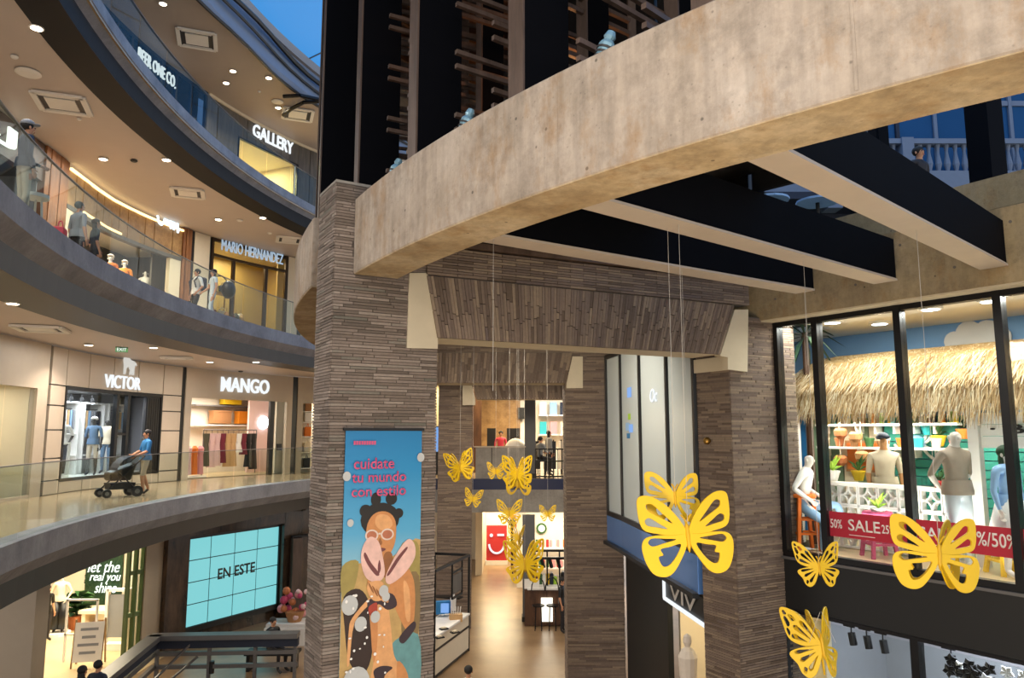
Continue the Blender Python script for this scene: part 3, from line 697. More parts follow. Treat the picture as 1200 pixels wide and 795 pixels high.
# dark shop at the left edge with a glowing sign
m = MB(); strip(m, 2, 2.0, y_w0, B2 + 3.0, T2, -0.15, 0.03); struct(m.build('wall_left', M['wood_dark']))
a, b, d, nn = room(2, 6.0, y_w0, B2, B2 + 3.1, 2.5, (M['shop_grey'], M['wood_dark'], M['dark_panel'])); room_lamp(a, b, nn, B2 + 3.0, 2.5, 60, '#cfe0ff')
ya, yb = U_(-14, 105), U_(7, 112); p = wall_pt(2, ya, B2 + 3.2, 0.06); dd = wall_dir(2, ya)
sg = thing('shop_sign', 'glowing white .J letters on a dark shop front at the left edge', 'sign', p); lettering('.J', 1.1, 0.5, p, dd, (0, 0, 1), M['neon'], sg, depth=0.05, bold=0.01)
for k in range(3):
    c = a + (b - a) * (0.3 + 0.25 * k) + nn * 2.2; c.z = B2; t = thing('wall_shelf', 'dark shelf of folded clothes behind the leaning man, %s from the left' % sgn(k), 'shelf', c, 0, 'dark shelves of the shop at the left edge')
    for z in (0.5, 1.1, 1.7):
        m = MB(); m.bar(c - d * 0.8 + Vector((0, 0, z)), c + d * .8 + Vector((0, 0, z)), 0.4, 0.04); m.build('board', M['wood_dark'], t)
        for j in range(4):
            q = c + d * (-0.6 + 0.4 * j) + Vector((0, 0, z + .12)); m = MB(); m.box(q, (0.3, 0.3, 0.2), math.atan2(d.y, d.x)); m.build('folded_cloth', M[random.choice(['navy', 'shirt_white', 'orange', 'shirt_grey'])], t)
# wood column of upright boards
def boards(name, y0, y1, z0, z1, n, mat, o0=-0.1, o1=0.08):
    t = thing(name, None, None, wall_pt(2, (y0 + y1) / 2, z0)); struct(t)
    for k in range(n):
        u = y0 + (y1 - y0) * k / n; w = y0 + (y1 - y0) * (k + 1) / n; m = MB(); strip(m, 2, u + 0.012, w - 0.012, z0, z1, o0, o1 + 0.012 * (k % 2), 1); m.build('board', mat, t)
boards('wall_left', y_w0, y_w1, B2, T2, 5, M['wood_warm']); boards('wall_left', y_s1, y_c1 - 0.1, B2, T2, 3, M['wood_warm'])
m = MB(); strip(m, 2, y_w1, y_s0, B2, T2, -0.1, 0.02); strip(m, 2, y_c1 - 0.1, y_c1 + 0.05, B2, T2, -0.1, 0.02); strip(m, 2, y_h0 - 0.08, y_h0 + .05, B2, T2, -0.1, 0.03); strip(m, 2, y_e - .08, y_e + .06, B2, T2, -.1, .03); trim(m, M['black'])
# wood-framed shop: gold wood frieze with an LED line, dark soffit band, opening
zf = B2 + 2.85
t = thing('wall_left', None, None, wall_pt(2, (y_s0 + y_s1) / 2, zf)); struct(t)
nb = 14
for k in range(nb):
    u = y_s0 + (y_s1 - y_s0) * k / nb; w = y_s0 + (y_s1 - y_s0) * (k + 1) / nb; m = MB(); strip(m, 2, u + .008, w - .008, zf, T2 - 0.12, -0.12, 0.03 + 0.008 * (k % 3), 1); m.build('panel', M['wood_gold'], t)
m = MB(); strip(m, 2, y_s0, y_s0 + 0.75, B2, zf, -0.12, 0.03); m.build('jamb', M['cream'], t); m = MB(); strip(m, 2, y_s1 - 0.5, y_s1, B2, zf, -0.12, 0.03); m.build('jamb', M['cream'], t)
m = MB(); strip(m, 2, y_s0, y_s1, zf - 0.12, zf, -0.15, 0.05); m.build('lintel', M['wood_grey'], t)
tl = thing('led_strip', 'warm glowing light line along the top of the gold wood shop front', 'light strip', wall_pt(2, (y_s0 + y_s1) / 2, T2 - 0.1, 0.06))
m = MB(); strip(m, 2, y_s0, y_s1, T2 - 0.16, T2 - 0.10, 0.03, 0.10); m.build('tube', M['led_warm'], tl)
tl = thing('led_strip', 'upright warm glowing light line at the left jamb of the gold wood shop', 'light strip', wall_pt(2, y_s0 + 0.8, B2, 0.05))
m = MB(); strip(m, 2, y_s0 + 0.72, y_s0 + 0.86, B2 + 0.1, zf - 0.1, 0.0, 0.06); m.build('tube', M['led_warm'], tl)
tl = thing('led_strip', 'short warm light line on the frieze of the gold wood shop left of the neon', 'light strip', wall_pt(2, y_s0 + 2, zf + .3, 0.05))
yk = U_(142, 241); m = MB(); strip(m, 2, y_s0 + 0.8, yk, zf + 0.0, zf + 0.06, 0.04, 0.09); m.build('tube', M['led_warm'], tl)
# blue-white neon script
p0 = wall_hit(2, 181, 262); p1 = wall_hit(2, 207, 268); dd = Vector((p1.x - p0.x, p1.y - p0.y, 0)); L = dd.length; dd.normalize(); nr = Vector((dd.y, -dd.x, 0))
sg = thing('neon_sign', 'blue-white neon script on the gold wood frieze', 'sign', p0 + nr * 0.1)
scr = [[(0.28, 0.95), (0.16, 1.0), (0.03, 0.8), (0.0, 0.5), (0.08, 0.25), (0.2, 0.2), (0.3, 0.35)], [(0.3, 0.35), (0.36, 0.6), (0.44, 0.62), (0.42, 0.3), (0.5, 0.3), (0.58, 0.55), (0.62, 0.2), (0.68, 0.5), (0.74, 0.5), (0.76, 0.2), (0.84, 0.45), (0.92, 0.48), (0.95, 0.15), (1.0, 0.3)]]
for ln in scr:
    m = MB(); m.path([p0 + dd * (x * L) + nr * 0.1 + Vector((0, 0, (y - 0.2) * 0.95)) for x, y in ln], 0.035, 6); m.build('neon_tube', M['neon_blue'], sg)
a, b, d, nn = room(2, y_s0 + 0.7, y_s1 - 0.4, B2, zf + .25, 1.9, (M['wood_grey'], M['wood_dark'], M['wall_light']), ext=1.3); room_lamp(a, b, nn, zf - 0.05, 1.9, 170, '#ffeccd'); wroom = (a, b, d, nn)
c = in_room(163, 1.75, wroom, 0, 280); t = thing('wall_screen', 'dark blue framed screen on the back wall of the wood-framed shop', 'screen', (c.x, c.y, B2 + 1.1))
m = MB(); m.bar(c - d * 1.3 + Vector((0, 0, B2 + 1.75)), c + d * 1.3 + Vector((0, 0, B2 + 1.75)), 0.08, 1.25); m.build('frame', M['grey_metal'], t); m = MB(); c2 = c - nn * 0.05; m.bar(c2 - d * 1.2 + Vector((0, 0, B2 + 1.75)), c2 + d * 1.2 + Vector((0, 0, B2 + 1.75)), 0.02, 1.12); m.build('screen', M['navy'], t)
c = in_room(181, 1.0, wroom, B2 + .3, 305); t = thing('cube_shelf', 'white cube shelf beside the mannequins of the wood-framed shop', 'shelf', (c.x, c.y, B2))
for k in range(3):
    m = MB(); m.bar(c + d * (k - 1) * 0.7, c + d * (k - 1) * 0.7 + Vector((0, 0, 1.7)), 0.4, 0.05, d); m.build('upright', M['white'], t)
for z in (0.1, 0.65, 1.2, 1.7):
    m = MB(); m.bar(c - d * .72 + Vector((0, 0, z)), c + d * .72 + Vector((0, 0, z)), 0.4, 0.05); m.build('board', M['white'], t)
for k in range(4):
    q = c + d * (-0.35 + 0.7 * (k % 2)) + Vector((0, 0, 0.25 + 0.55 * (k // 2))); m = MB(); m.box(q, (0.3, 0.4, 0.2), math.atan2(d.y, d.x)); tag(m.build('folded_shirt', M[['navy', 'orange', 'shirt_white', 'denim'][k]]), '%s folded shirts in the white cube shelf' % ['navy', 'orange', 'white', 'denim blue'][k], 'clothes')
for k in range(2):
    c = in_room(118 + 24 * k, 1.55, wroom, B2, 280); t = thing('cabinet', 'tall grey cabinet at the back of the wood-framed shop, %s from the left' % sgn(k), 'cabinet', (c.x, c.y, B2))
    m = MB(); m.bar(c - d * .5 + Vector((0, 0, 1.1)), c + d * .5 + Vector((0, 0, 1.1)), 0.5, 2.2); m.build('body', M['wood_grey'], t)
    for s_ in (-.25, .25):
        q = c + d * s_ - nn * .27; m = MB(); m.bar(q - d * .22 + Vector((0, 0, 1.1)), q + d * .22 + Vector((0, 0, 1.1)), 0.03, 2.1); m.build('door', M['wood_grey'], t)
# pale pier, then the glass handbag shop
m = MB(); strip(m, 2, y_c1 + 0.05, y_h0 - 0.08, B2, T2, -0.1, 0.05); strip(m, 2, y_h1, y_e - .08, B2, T2, -0.1, 0.05); strip(m, 2, y_e + .06, 32.5, B2, T2, -.1, .05); struct(m.build('wall_left', M['cream']))
t = thing('shop_window', 'bronze framed glass front of the handbag shop with a steel name sign', 'window', wall_pt(2, (y_h0 + y_h1) / 2, B2))
zs = wall_hit(2, 248, 298).z
brz = plain('bronze', '#3a2a18', 0.35, 0.6, var=0.1)
yv = [y_h0 + .05, U_(272, 340), U_(310, 350), y_h1]
m = MB()
for z0, z1 in ((B2, B2 + 0.1), (zs - 0.05, zs + 0.05), (T2 - 0.12, T2)): strip(m, 2, yv[0], yv[3], z0, z1, -0.05, 0.06)
m.build('frame', brz, t)
for yy in yv:
    m = MB(); strip(m, 2, yy - 0.05, yy + 0.05, B2, T2 if yy in (yv[0], yv[3]) else zs, -0.05, 0.06, 1); m.build('mullion', brz, t)
for k in range(3):
    m = MB(); strip(m, 2, yv[k] + .05, yv[k + 1] - .05, B2 + .1, zs - .05, 0, .012); m.build('pane', M['shop_glass'], t)
m = MB(); strip(m, 2, yv[0] + .05, yv[3] - .05, zs + .05, T2 - .12, 0, .012); m.build('pane', M['shop_glass'], t)
p0 = wall_hit(2, 257, 296); p1 = wall_hit(2, 329, 313); dd = Vector((p1.x - p0.x, p1.y - p0.y, 0)); L = dd.length; dd.normalize(); nr = Vector((dd.y, -dd.x, 0))
sg = thing('shop_sign', 'pale blue MARIO HERNANDEZ lettering across the glass handbag shop', 'sign', Vector((p0.x, p0.y, zs + .25)) + nr * .1)
lettering('MARIO HERNANDEZ', L, 0.42, Vector((p0.x, p0.y, zs + 0.22)) + nr * 0.1, dd, (0, 0, 1), M['sign_blue'], sg, depth=0.05, bold=0.0)
a, b, d, nn = room(2, y_h0, y_h1, B2, T2, 2.2, (plain('gold_wall', '#b59a5a', 0.4, var=0.1), M['shop_floor'], M['wall_light']), ext=1.0); room_lamp(a, b, nn, T2 - 0.1, 2.2, 130, '#ffe6b8')
c = a + (b - a) * 0.25 + nn * .9; t = thing('display_stand', 'gold open frame stand inside the glass handbag shop', 'stand', (c.x, c.y, B2))
gm = plain('brass', '#8a6a30', 0.35, 0.8, var=0.05)
for s_ in (0, 1.1):
    for r_ in (0, .6):
        m = MB(); q = c + d * s_ + nn * r_; m.bar(q, q + Vector((0, 0, 2.2)), 0.04, 0.04); m.build('post', gm, t)
for z in (0.5, 1.2, 2.2):
    m = MB(); m.slab([c + Vector((0, 0, z)), c + d * 1.1 + Vector((0, 0, z)), c + d * 1.1 + nn * .6 + Vector((0, 0, z)), c + nn * .6 + Vector((0, 0, z))], 0.04); m.build('shelf', gm, t)
for k in range(6):
    q = c + d * (0.3 + 0.5 * (k % 2)) + nn * .3 + Vector((0, 0, [0.54, 1.24, 2.24][k // 2])); mt = ['tan', 'black', 'cloth_wine', 'cream', 'tan', 'navy'][k]
    t = thing('handbag', '%s handbag on the gold stand, %s tier, %s' % (['tan', 'black', 'wine red', 'cream', 'light tan', 'navy'][k], ['lowest', 'middle', 'top'][k // 2], ['left', 'right'][k % 2]), 'bag', q)
    m = MB(); m.slab([q - d * .2 - nn * .08, q + d * .2 - nn * .08, q + d * .2 + nn * .08, q - d * .2 + nn * .08], 0.3); m.build('body', M[mt], t, bevel=.03); m = MB(); m.path([q - d * .12 + Vector((0, 0, .3)), q - d * .06 + Vector((0, 0, .42)), q + d * .06 + Vector((0, 0, .42)), q + d * .12 + Vector((0, 0, .3))], .012); m.build('handle', M[mt], t)
for k in range(4):
    q = a + (b - a) * (0.45 + 0.06 * k) + nn * .8; t = thing('coat', 'long coat on a hook in the glass handbag shop, %s from the left' % sgn(k), 'coat', (q.x, q.y, B2 + .4), 0, 'coats in the handbag shop')
    m = MB(); m.lathe([(0.16, 0), (0.13, .5), (0.15, .9), (0.05, 1.05)], (q.x, q.y, B2 + .4), 10); m.build('cloth', M[['tan', 'cloth_wine', 'black', 'cloth_sand'][k]], t)
    m = MB(); m.tube((q.x, q.y, B2 + 1.45), (q.x, q.y, B2 + 1.6), .01); m.build('hook', gm, t)
q = a + (b - a) * .62 + nn * 1.0; t = thing('flower_vase', 'round vase of white flowers in the glass handbag shop', 'vase', (q.x, q.y, B2 + .9))
m = MB(); m.lathe([(0.1, 0), (0.16, .15), (0.08, .3)], (q.x, q.y, B2 + .9)); m.build('vase', M['leaf_grey'], t)
for k in range(8):
    m = MB(); m.ball((q.x + random.uniform(-.22, .22), q.y + random.uniform(-.22, .22), B2 + 1.3 + random.uniform(0, .2)), .09, 8, 6); m.build('blossom', M['white'], t)
t = thing('display_plinth', 'dark plinth under the white flowers in the handbag shop', 'plinth', (q.x, q.y, B2)); m = MB(); m.box((q.x, q.y, B2 + .44), (.5, .5, .88), .3); m.build('body', M['wood_dark'], t); m = MB(); m.box((q.x, q.y, B2 + .89), (.54, .54, .02), .3); m.build('top', gm, t)

# ================================================================ top gallery (level 3)
T3 = LV[3]['top']; B3 = LV[3]['z']
V_ = lambda x, y: WY(3, x, y)
yb0, yb1 = V_(118, 25), V_(240, 135)
yg0, yg1 = V_(277, 190), V_(348, 215)
m = MB(); strip(m, 3, 3, yb0, B3, T3, -.1, .03); struct(m.build('wall_left', M['dark_panel']))
t = thing('shop_window', 'dark glass front of the coffee bar on the topmost gallery', 'window', wall_pt(3, (yb0 + yb1) / 2, B3))
m = MB()
for z0, z1 in ((B3, B3 + .1), (T3 - 1.5, T3 - 1.42), (T3 - .12, T3)): strip(m, 3, yb0, yb1, z0, z1, -.05, .06)
m.build('frame', M['black_metal'], t)
nv = 7
for k in range(nv + 1):
    yy = yb0 + (yb1 - yb0) * k / nv; m = MB(); strip(m, 3, yy - .05, yy + .05, B3, T3, -.05, .06, 1); m.build('mullion', M['black_metal'], t)
for k in range(nv):
    u, w = yb0 + (yb1 - yb0) * k / nv + .05, yb0 + (yb1 - yb0) * (k + 1) / nv - .05; m = MB(); strip(m, 3, u, w, B3 + .1, T3 - 1.5, 0, .012); m.build('pane', M['blue_glass'], t); m = MB(); strip(m, 3, u, w, T3 - 1.42, T3 - .12, 0, .012); m.build('pane', M['blue_glass'], t)
p0 = wall_hit(3, 158, 62); p1 = wall_hit(3, 197, 88); dd = Vector((p1.x - p0.x, p1.y - p0.y, 0)); L = dd.length; dd.normalize(); nr = Vector((dd.y, -dd.x, 0))
sg = thing('shop_sign', 'white BEER ONE CO. lettering on the dark coffee bar front', 'sign', p0 + nr * .1); lettering('BEER ONE CO.', L * 1.15, .42, Vector((p0.x, p0.y, (p0.z + p1.z) / 2 - .3)) + nr * .1, dd, (0, 0, 1), M['sign_white'], sg, depth=.05, bold=.0)
a, b, d, nn = room(3, yb0, yb1, B3, T3, 3.0, (M['navy'], M['dark_panel'], M['dark_panel'])); room_lamp(a, b, nn, T3 - .2, 3, 90, '#9cc4ff')
for k in range(2):
    q = a + (b - a) * (.35 + .3 * k) + nn * 1.2 + Vector((0, 0, 2.4)); t = thing('pendant_lamp', 'small warm pendant lamp in the dark coffee bar, %s from the left' % sgn(k), 'lamp', q)
    m = MB(); m.lathe([(0.2, 0), (.18, .08), (.03, .18)], q); m.build('shade', M['led_warm'], t); m = MB(); m.tube(q + Vector((0, 0, .18)), Vector((q.x, q.y, T3)), .01); m.build('cord', M['black'], t)
q = atz(237, 122, 12.4); t = thing('banner_stand', 'pale tilted banner panel standing at the end of the dark coffee bar', 'banner', (q.x, q.y, B3))
pb = wall_pt(3, V_(232, 128), B3, .35); dd = wall_dir(3, pb.y)
for s_ in (-.5, .5):
    m = MB(); m.bar(pb + dd * s_, pb + dd * s_ + Vector((0, 0, 2.0)), .06, .06); m.build('leg', M['black_metal'], t)
m = MB(); m.bar(pb - dd * .55 + Vector((0, 0, 2.2)), pb + dd * .55 + Vector((0, 0, 2.2)), .05, .95); m.build('panel', M['shop_grey'], t)
# grey wood wall with the cream lit gallery window
zg0, zg1 = B3 + 0.3, wall_hit(3, 279, 160).z
t = thing('wall_left', None, None, wall_pt(3, yb1, B3)); struct(t)
def gb(y0, y1, z0, z1, w=0.45):
    n = max(1, int((y1 - y0) / w))
    for k in range(n):
        m = MB(); strip(m, 3, y0 + (y1 - y0) * k / n + .01, y0 + (y1 - y0) * (k + 1) / n - .01, z0, z1, -.1, .04 + .012 * (k % 2), 1); m.build('board', M['wood_grey'], t)
gb(yb1 + .06, yg0, B3, T3 - .1); gb(yg0, yg1, zg1, T3 - .1); gb(yg1, 33, B3, T3 - .1); gb(yg0, yg1, B3, zg0)
m = MB(); strip(m, 3, yb1 + .06, 33, T3 - .1, T3, -.1, .12); m.build('cornice', M['cream'], t)
tw = thing('shop_window', 'cream lit window of the picture gallery on the topmost level', 'window', wall_pt(3, (yg0 + yg1) / 2, zg0))
m = MB(); strip(m, 3, yg0, yg1, zg1 - .05, zg1, -.06, .06); strip(m, 3, yg0, yg1, zg0, zg0 + .06, -.06, .06); strip(m, 3, yg0, yg0 + .06, zg0, zg1, -.06, .06); strip(m, 3, yg1 - .06, yg1, zg0, zg1, -.06, .06); m.build('frame', M['black_metal'], tw)
for k in range(2):
    u = yg0 + .06 + (yg1 - yg0 - .12) * k / 2; w = yg0 + .06 + (yg1 - yg0 - .12) * (k + 1) / 2; m = MB(); strip(m, 3, u + .01, w - .01, zg0 + .06, zg1 - .05, 0, .012); m.build('pane', M['shop_glass'], tw)
a, b, d, nn = room(3, yg0, yg1, zg0, zg1, 3.0, (M['cream'], M['shop_floor'], M['wall_light'])); room_lamp(a, b, nn, zg1 - .1, 3, 260, '#ffe9a8')
for k in range(3):
    c = a + (b - a) * (.2 + .3 * k) + nn * 2.9; t = thing('picture', 'framed pale picture on the cream gallery wall, %s from the left' % sgn(k), 'picture', (c.x, c.y, B3 + 1.3)); m = MB(); m.bar(c - d * .5 + Vector((0, 0, 1.6)), c + d * .5 + Vector((0, 0, 1.6)), .06, 1.0); m.build('frame', M['wood_gold'], t); c3 = c - nn * .04; m = MB(); m.bar(c3 - d * .42 + Vector((0, 0, 1.6)), c3 + d * .42 + Vector((0, 0, 1.6)), .02, .85); m.build('canvas', M[['white', 'cloth_sand', 'white'][k]], t)
p0 = wall_hit(3, 294, 158); p1 = wall_hit(3, 341, 177); dd = Vector((p1.x - p0.x, p1.y - p0.y, 0)); L = dd.length; dd.normalize(); nr = Vector((dd.y, -dd.x, 0))
sg = thing('shop_sign', 'white GALLERY lettering on the grey wood wall above the cream window', 'sign', p0 + nr * .08); lettering('GALLERY', L, .55, Vector((p0.x, p0.y, zg1 + .28)) + nr * .08, dd, (0, 0, 1), M['sign_white'], sg, depth=.06, bold=.01)

# ================================================================ ground floor, brick columns, lintels, ring beam, tower
m = MB(); m.box((4, 22, GROUND - 0.1), (44, 48, 0.2)); struct(m.build('floor', M['lower_floor']))
# floor slabs of the lower hall: thin joints
RC = (12.045, 15.663, 15.77)
def ring_pt(deg, dr, z):
    a = math.radians(deg); r = RC[2] + dr
    return Vector((RC[0] + r * math.cos(a), RC[1] + r * math.sin(a), z))
RZ0, RZ1 = 3.36, 4.22
def sweep_ring(mb, prof, p0, p1, n):
    b = len(mb.v); k = len(prof)
    for i in range(n + 1):
        for dr, z in prof: mb.v.append(tuple(ring_pt(p0 + (p1 - p0) * i / n, dr, z)))
    for i in range(n):
        for j in range(k):
            j2 = (j + 1) % k; mb.f.append((b + i * k + j, b + i * k + j2, b + (i + 1) * k + j2, b + (i + 1) * k + j)); mb.m.append(mb.mi)
    mb.f.append(tuple(b + j for j in range(k))); mb.f.append(tuple(b + n * k + j for j in reversed(range(k)))); mb.m += [mb.mi] * 2
A1 = Vector((-1.95, 7.95, 0)); ang1 = math.radians(31); u1 = Vector((math.cos(ang1), math.sin(ang1), 0)); W1 = 1.245
t = thing('ring_beam', 'massive curved raw concrete ring beam resting on the near brick column', 'beam', ring_pt(228, -0.26, RZ0))
prof = [(0.0, RZ0 + 0.01), (0.0, RZ1 - 0.015), (-0.015, RZ1), (-0.52, RZ1), (-0.52, RZ0), (-0.01, RZ0)]
m = MB(); sweep_ring(m, prof, 208.95, 252, 70); m.build('concrete_segment', M['ring_concrete'], t)
prof2 = [(d_ + .26, z_) for d_, z_ in prof]; m = MB(); sweep_ring(m, prof2, 140, 205.5, 60); m.build('concrete_segment', M['ring_concrete'], t)
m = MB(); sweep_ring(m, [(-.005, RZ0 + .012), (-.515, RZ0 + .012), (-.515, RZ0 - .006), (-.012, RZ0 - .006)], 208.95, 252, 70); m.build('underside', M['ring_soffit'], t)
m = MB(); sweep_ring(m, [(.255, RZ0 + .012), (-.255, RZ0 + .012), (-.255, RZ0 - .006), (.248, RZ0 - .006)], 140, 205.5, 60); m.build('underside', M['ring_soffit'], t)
for deg in (214.5, 222.0, 229.5, 237):        # formwork joints stand a little proud
    m = MB(); sweep_ring(m, [(0.0, RZ0 + .02), (0.0, RZ1 - .02), (0.004, RZ1 - .02), (0.004, RZ0 + .02)], deg - .03, deg + .03, 1); m.build('formwork_joint', M['ring_concrete'], t)

# ---- bricks
BL, BH, BT, JT, JH = 0.38, 0.028, 0.05, 0.006, 0.006
brick_meshes = {}
def brick_mesh(L, H, D, mat):
    k = (round(L, 3), round(H, 3), round(D, 3), mat.name)
    if k not in brick_meshes:
        b = MB(); b.box((0, 0, 0), (L, D, H)); o = b.build('brick', mat, None, local=True); brick_meshes[k] = o.data; bpy.data.objects.remove(o)
    return brick_meshes[k]
def brick_wall(P, ux, w, z0, z1, singles, mb, parent, mat, BLn=BL, out=0.012):
    """courses on the upright face from plan point P along ux; singles = (zlo, zhi) whose bricks are objects of their own"""
    nrm = Vector((ux.y, -ux.x, 0)); rz = math.atan2(ux.y, ux.x); k = 0; z = z0; off = origin_of(parent).location
    cnt = 0
    while z + BH < z1:
        x = -BLn * random.uniform(0, .8)
        while x < w - 0.01:
            LL = BLn * random.choice((.62, .8, 1.0, 1.0, 1.25)); a, b = max(x, 0.0), min(x + LL, w); x += LL + JT
            if b - a < 0.02: continue
            pr_ = out + random.uniform(-0.003, 0.004); c = P + ux * ((a + b) / 2) + nrm * (pr_ - BT / 2) + Vector((0, 0, z + BH / 2))
            if singles and singles[0] <= z <= singles[1]:
                o = bpy.data.objects.new('brick', brick_mesh(round(b - a, 2) - .002, BH, BT, mat)); COL.objects.link(o); o.location = c - off; o.rotation_euler = (0, 0, rz); o.parent = parent; cnt += 1
            else: mb.box(c, (b - a, BT, BH), rz)
        z += BH + JH; k += 1
        if singles and cnt > 285: singles = None
    return cnt
def column(label, A, ang, w, dp, z0, z1, mat='brick', singles=None, cap=False, far=False):
    u = Vector((math.cos(ang), math.sin(ang), 0)); v = Vector((-u.y, u.x, 0)); A = Vector((A[0], A[1], 0))
    t = thing('brick_column', label, 'column', (A + u * w / 2 + v * dp / 2 + Vector((0, 0, z0))))
    m = MB(); e = 0.004; m.slab([A + u * e + v * e + Vector((0, 0, z0)), A + u * (w - e) + v * e + Vector((0, 0, z0)), A + u * (w - e) + v * (dp - e) + Vector((0, 0, z0)), A + u * e + v * (dp - e) + Vector((0, 0, z0))], z1 - z0)
    m.build('mortar_core', M['mortar'], t)
    b = MB(); bl = BL * (1.6 if far else 1)
    n = brick_wall(A, u, w, z0, z1, singles, b, t, M[mat], bl)
    brick_wall(A + v * dp, -v, dp, z0, z1, (singles[0], singles[1]) if singles and False else None, b, t, M[mat], bl)
    brick_wall(A + u * w, v, dp, z0, z1, None, b, t, M[mat], bl); brick_wall(A + u * w + v * dp, -u, w, z0, z1, None, b, t, M[mat], bl)
    stuff(b.build('brick_courses', M[mat], t))
    if cap:
        m = MB(); m.slab([A - u * .012 - v * .012 + Vector((0, 0, z1)), A + u * (w + .012) - v * .012 + Vector((0, 0, z1)), A + u * (w + .012) + v * (dp + .012) + Vector((0, 0, z1)), A - u * .012 + v * (dp + .012) + Vector((0, 0, z1))], 0.03); m.build('cement_cap', M['grey_concrete'], t)
    return t
col1 = column('near brick column that carries the ring beam and the tall beach poster', A1, ang1, W1, 0.6, GROUND, 4.38, 'brick', (2.35, 4.4), True)
C4 = Vector((3.09, 10.5, 0)); ang4 = math.radians(29); u4 = Vector((math.cos(ang4), math.sin(ang4), 0)); v4 = Vector((-u4.y, u4.x, 0))
col4 = column('brick column at the left of the holiday window display', C4, ang4, 1.35, 0.655, GROUND, 3.3, 'brick_brown', (1.0, 3.3))
col3 = column('broad brown brick column standing left of the tall frosted windows', (1.26, 17.4), 0.0, 1.28, 0.9, GROUND, 3.8, 'brick_brown', (2.0, 3.8), far=True)
col2 = column('distant brick column behind the cafe counter frame', (-2.46, 25.0), 0.06, 1.12, 0.95, GROUND, 3.8, 'brick_brown', None, far=True)
col5 = column('brick column hidden behind the near one', (-3.3, 17.4), 0.0, 1.2, 0.9, GROUND, 3.8, 'brick_brown', None, far=True)
# small brass lamp on the right column
p = atv(832, 517, C4.xy, (C4 + v4).xy) - u4 * 0.06
t = thing('wall_lamp', 'small round brass lamp on the brick column beside the frosted windows', 'lamp', p)
m = MB(); m.ball(p, 0.055, 12, 8); m.build('globe', M['brass'], t); m = MB(); m.tube(p, p + u4 * 0.09, 0.02); m.build('stem', M['black_metal'], t)
# round base block of the distant column
# ---- brick lintels: horizontal band over a row of upright bricks with splayed ends
def lintel(label, P, Q, zb, zt, ztop, s0t, s0b, s1t, s1b, thick, mat, rows=3, pitch=0.058, extL=0.0, extR=0.0):
    """P, Q plan ends of the front face; s..: distances along it of the upright bricks' row at top and bottom"""
    P = Vector((P[0], P[1], 0)); Q = Vector((Q[0], Q[1], 0)); u = (Q - P); L = u.length; u.normalize(); n = Vector((u.y, -u.x, 0)); v = -n
    t = thing('brick_lintel', label, 'lintel', P + u * L / 2 + Vector((0, 0, zb)))
    up = lambda s, z, o=0.0: P + u * s + n * o + Vector((0, 0, z))
    m = MB(); m.slab([up(s0b, zb, -.03), up(s1b, zb, -.03), up(s1b, zb, -thick), up(s0b, zb, -thick)], 0.05); m.build('soffit_plaster', M['plaster'], t)
    m = MB(); m.hexa([up(s0b, zb + .05, -.035), up(s1b, zb + .05, -.035), up(s1b, zb + .05, -thick), up(s0b, zb + .05, -thick)], [up(s0t, ztop, -.035), up(s1t, ztop, -.035), up(s1t, ztop, -thick), up(s0t, ztop, -thick)]); m.build('mortar_core', M['mortar'], t)
    N = int((s1t - s0t) / pitch); count = 0; rest = MB()
    for i in range(N):
        f0, f1 = (i + .05) / N, (i + .95) / N
        cuts = [0.0] + (sorted([random.uniform(.18, .5), random.uniform(.56, .85)]) if rows > 2 and random.random() < .55 else [random.uniform(.3, .7)]) + [1.0]
        for g0, g1 in zip(cuts, cuts[1:]):
            g1 -= .012
            def c(f, g, o):
                a = s0b + (s1b - s0b) * f; b = s0t + (s1t - s0t) * f; return up(a + (b - a) * g, zb + (zt - zb) * g, o)
            o = random.uniform(-.004, .006); m = MB() if count < 290 else rest; count += 1
            m.hexa([c(f0, g0, -.05), c(f1, g0, -.05), c(f1, g1, -.05), c(f0, g1, -.05)], [c(f0, g0, o), c(f1, g0, o), c(f1, g1, o), c(f0, g1, o)])
            if m is not rest: m.build('brick', M[mat], t)
    if rest.v: stuff(rest.build('upright_bricks', M[mat], t))
    b = MB(); z = zt + .01; k = 0
    while z + BH <= ztop + .005:
        x = s0t - extL - (BL / 2 if k % 2 else 0)
        while x < s1t + extR:
            a, e = max(x, s0t - extL), min(x + BL, s1t + extR); x += BL + JT
            if e - a > .03: b.box(up((a + e) / 2, z + BH / 2, random.uniform(.01, .018) - .025), (e - a, .05, BH), math.atan2(u.y, u.x))
        z += BH + JH; k += 1
    stuff(b.build('brick_courses', M[mat], t))
    m = MB(); m.slab([up(s0t - extL, zt + .01, -.03), up(s1t + extR, zt + .01, -.03), up(s1t + extR, zt + .01, -.2), up(s0t - extL, zt + .01, -.2)], ztop - zt - .02); m.build('band_core', M['mortar'], t)
    return t, up
B1 = A1 + u1 * W1
nl = (C4 - B1).normalized(); nn_ = Vector((nl.y, -nl.x, 0))
LP, LQ = B1 + nn_ * .06, C4 + nn_ * .06
def along(px, py): return (atv(px, py, LP.xy, LQ.xy) - Vector((LP.x, LP.y, 0))).xy.to_3d().dot(nl)
lz = lambda px, py: atv(px, py, LP.xy, LQ.xy).z
lin1, up1 = lintel('near brick lintel of upright bricks between the two front columns', LP, LQ, 2.71, 3.44, 3.80, along(500, 330), along(513, 398), along(861, 364), along(844, 417), 0.6, 'brick_brown', 3, 0.042, 0.0, along(877, 350) - along(861, 364))
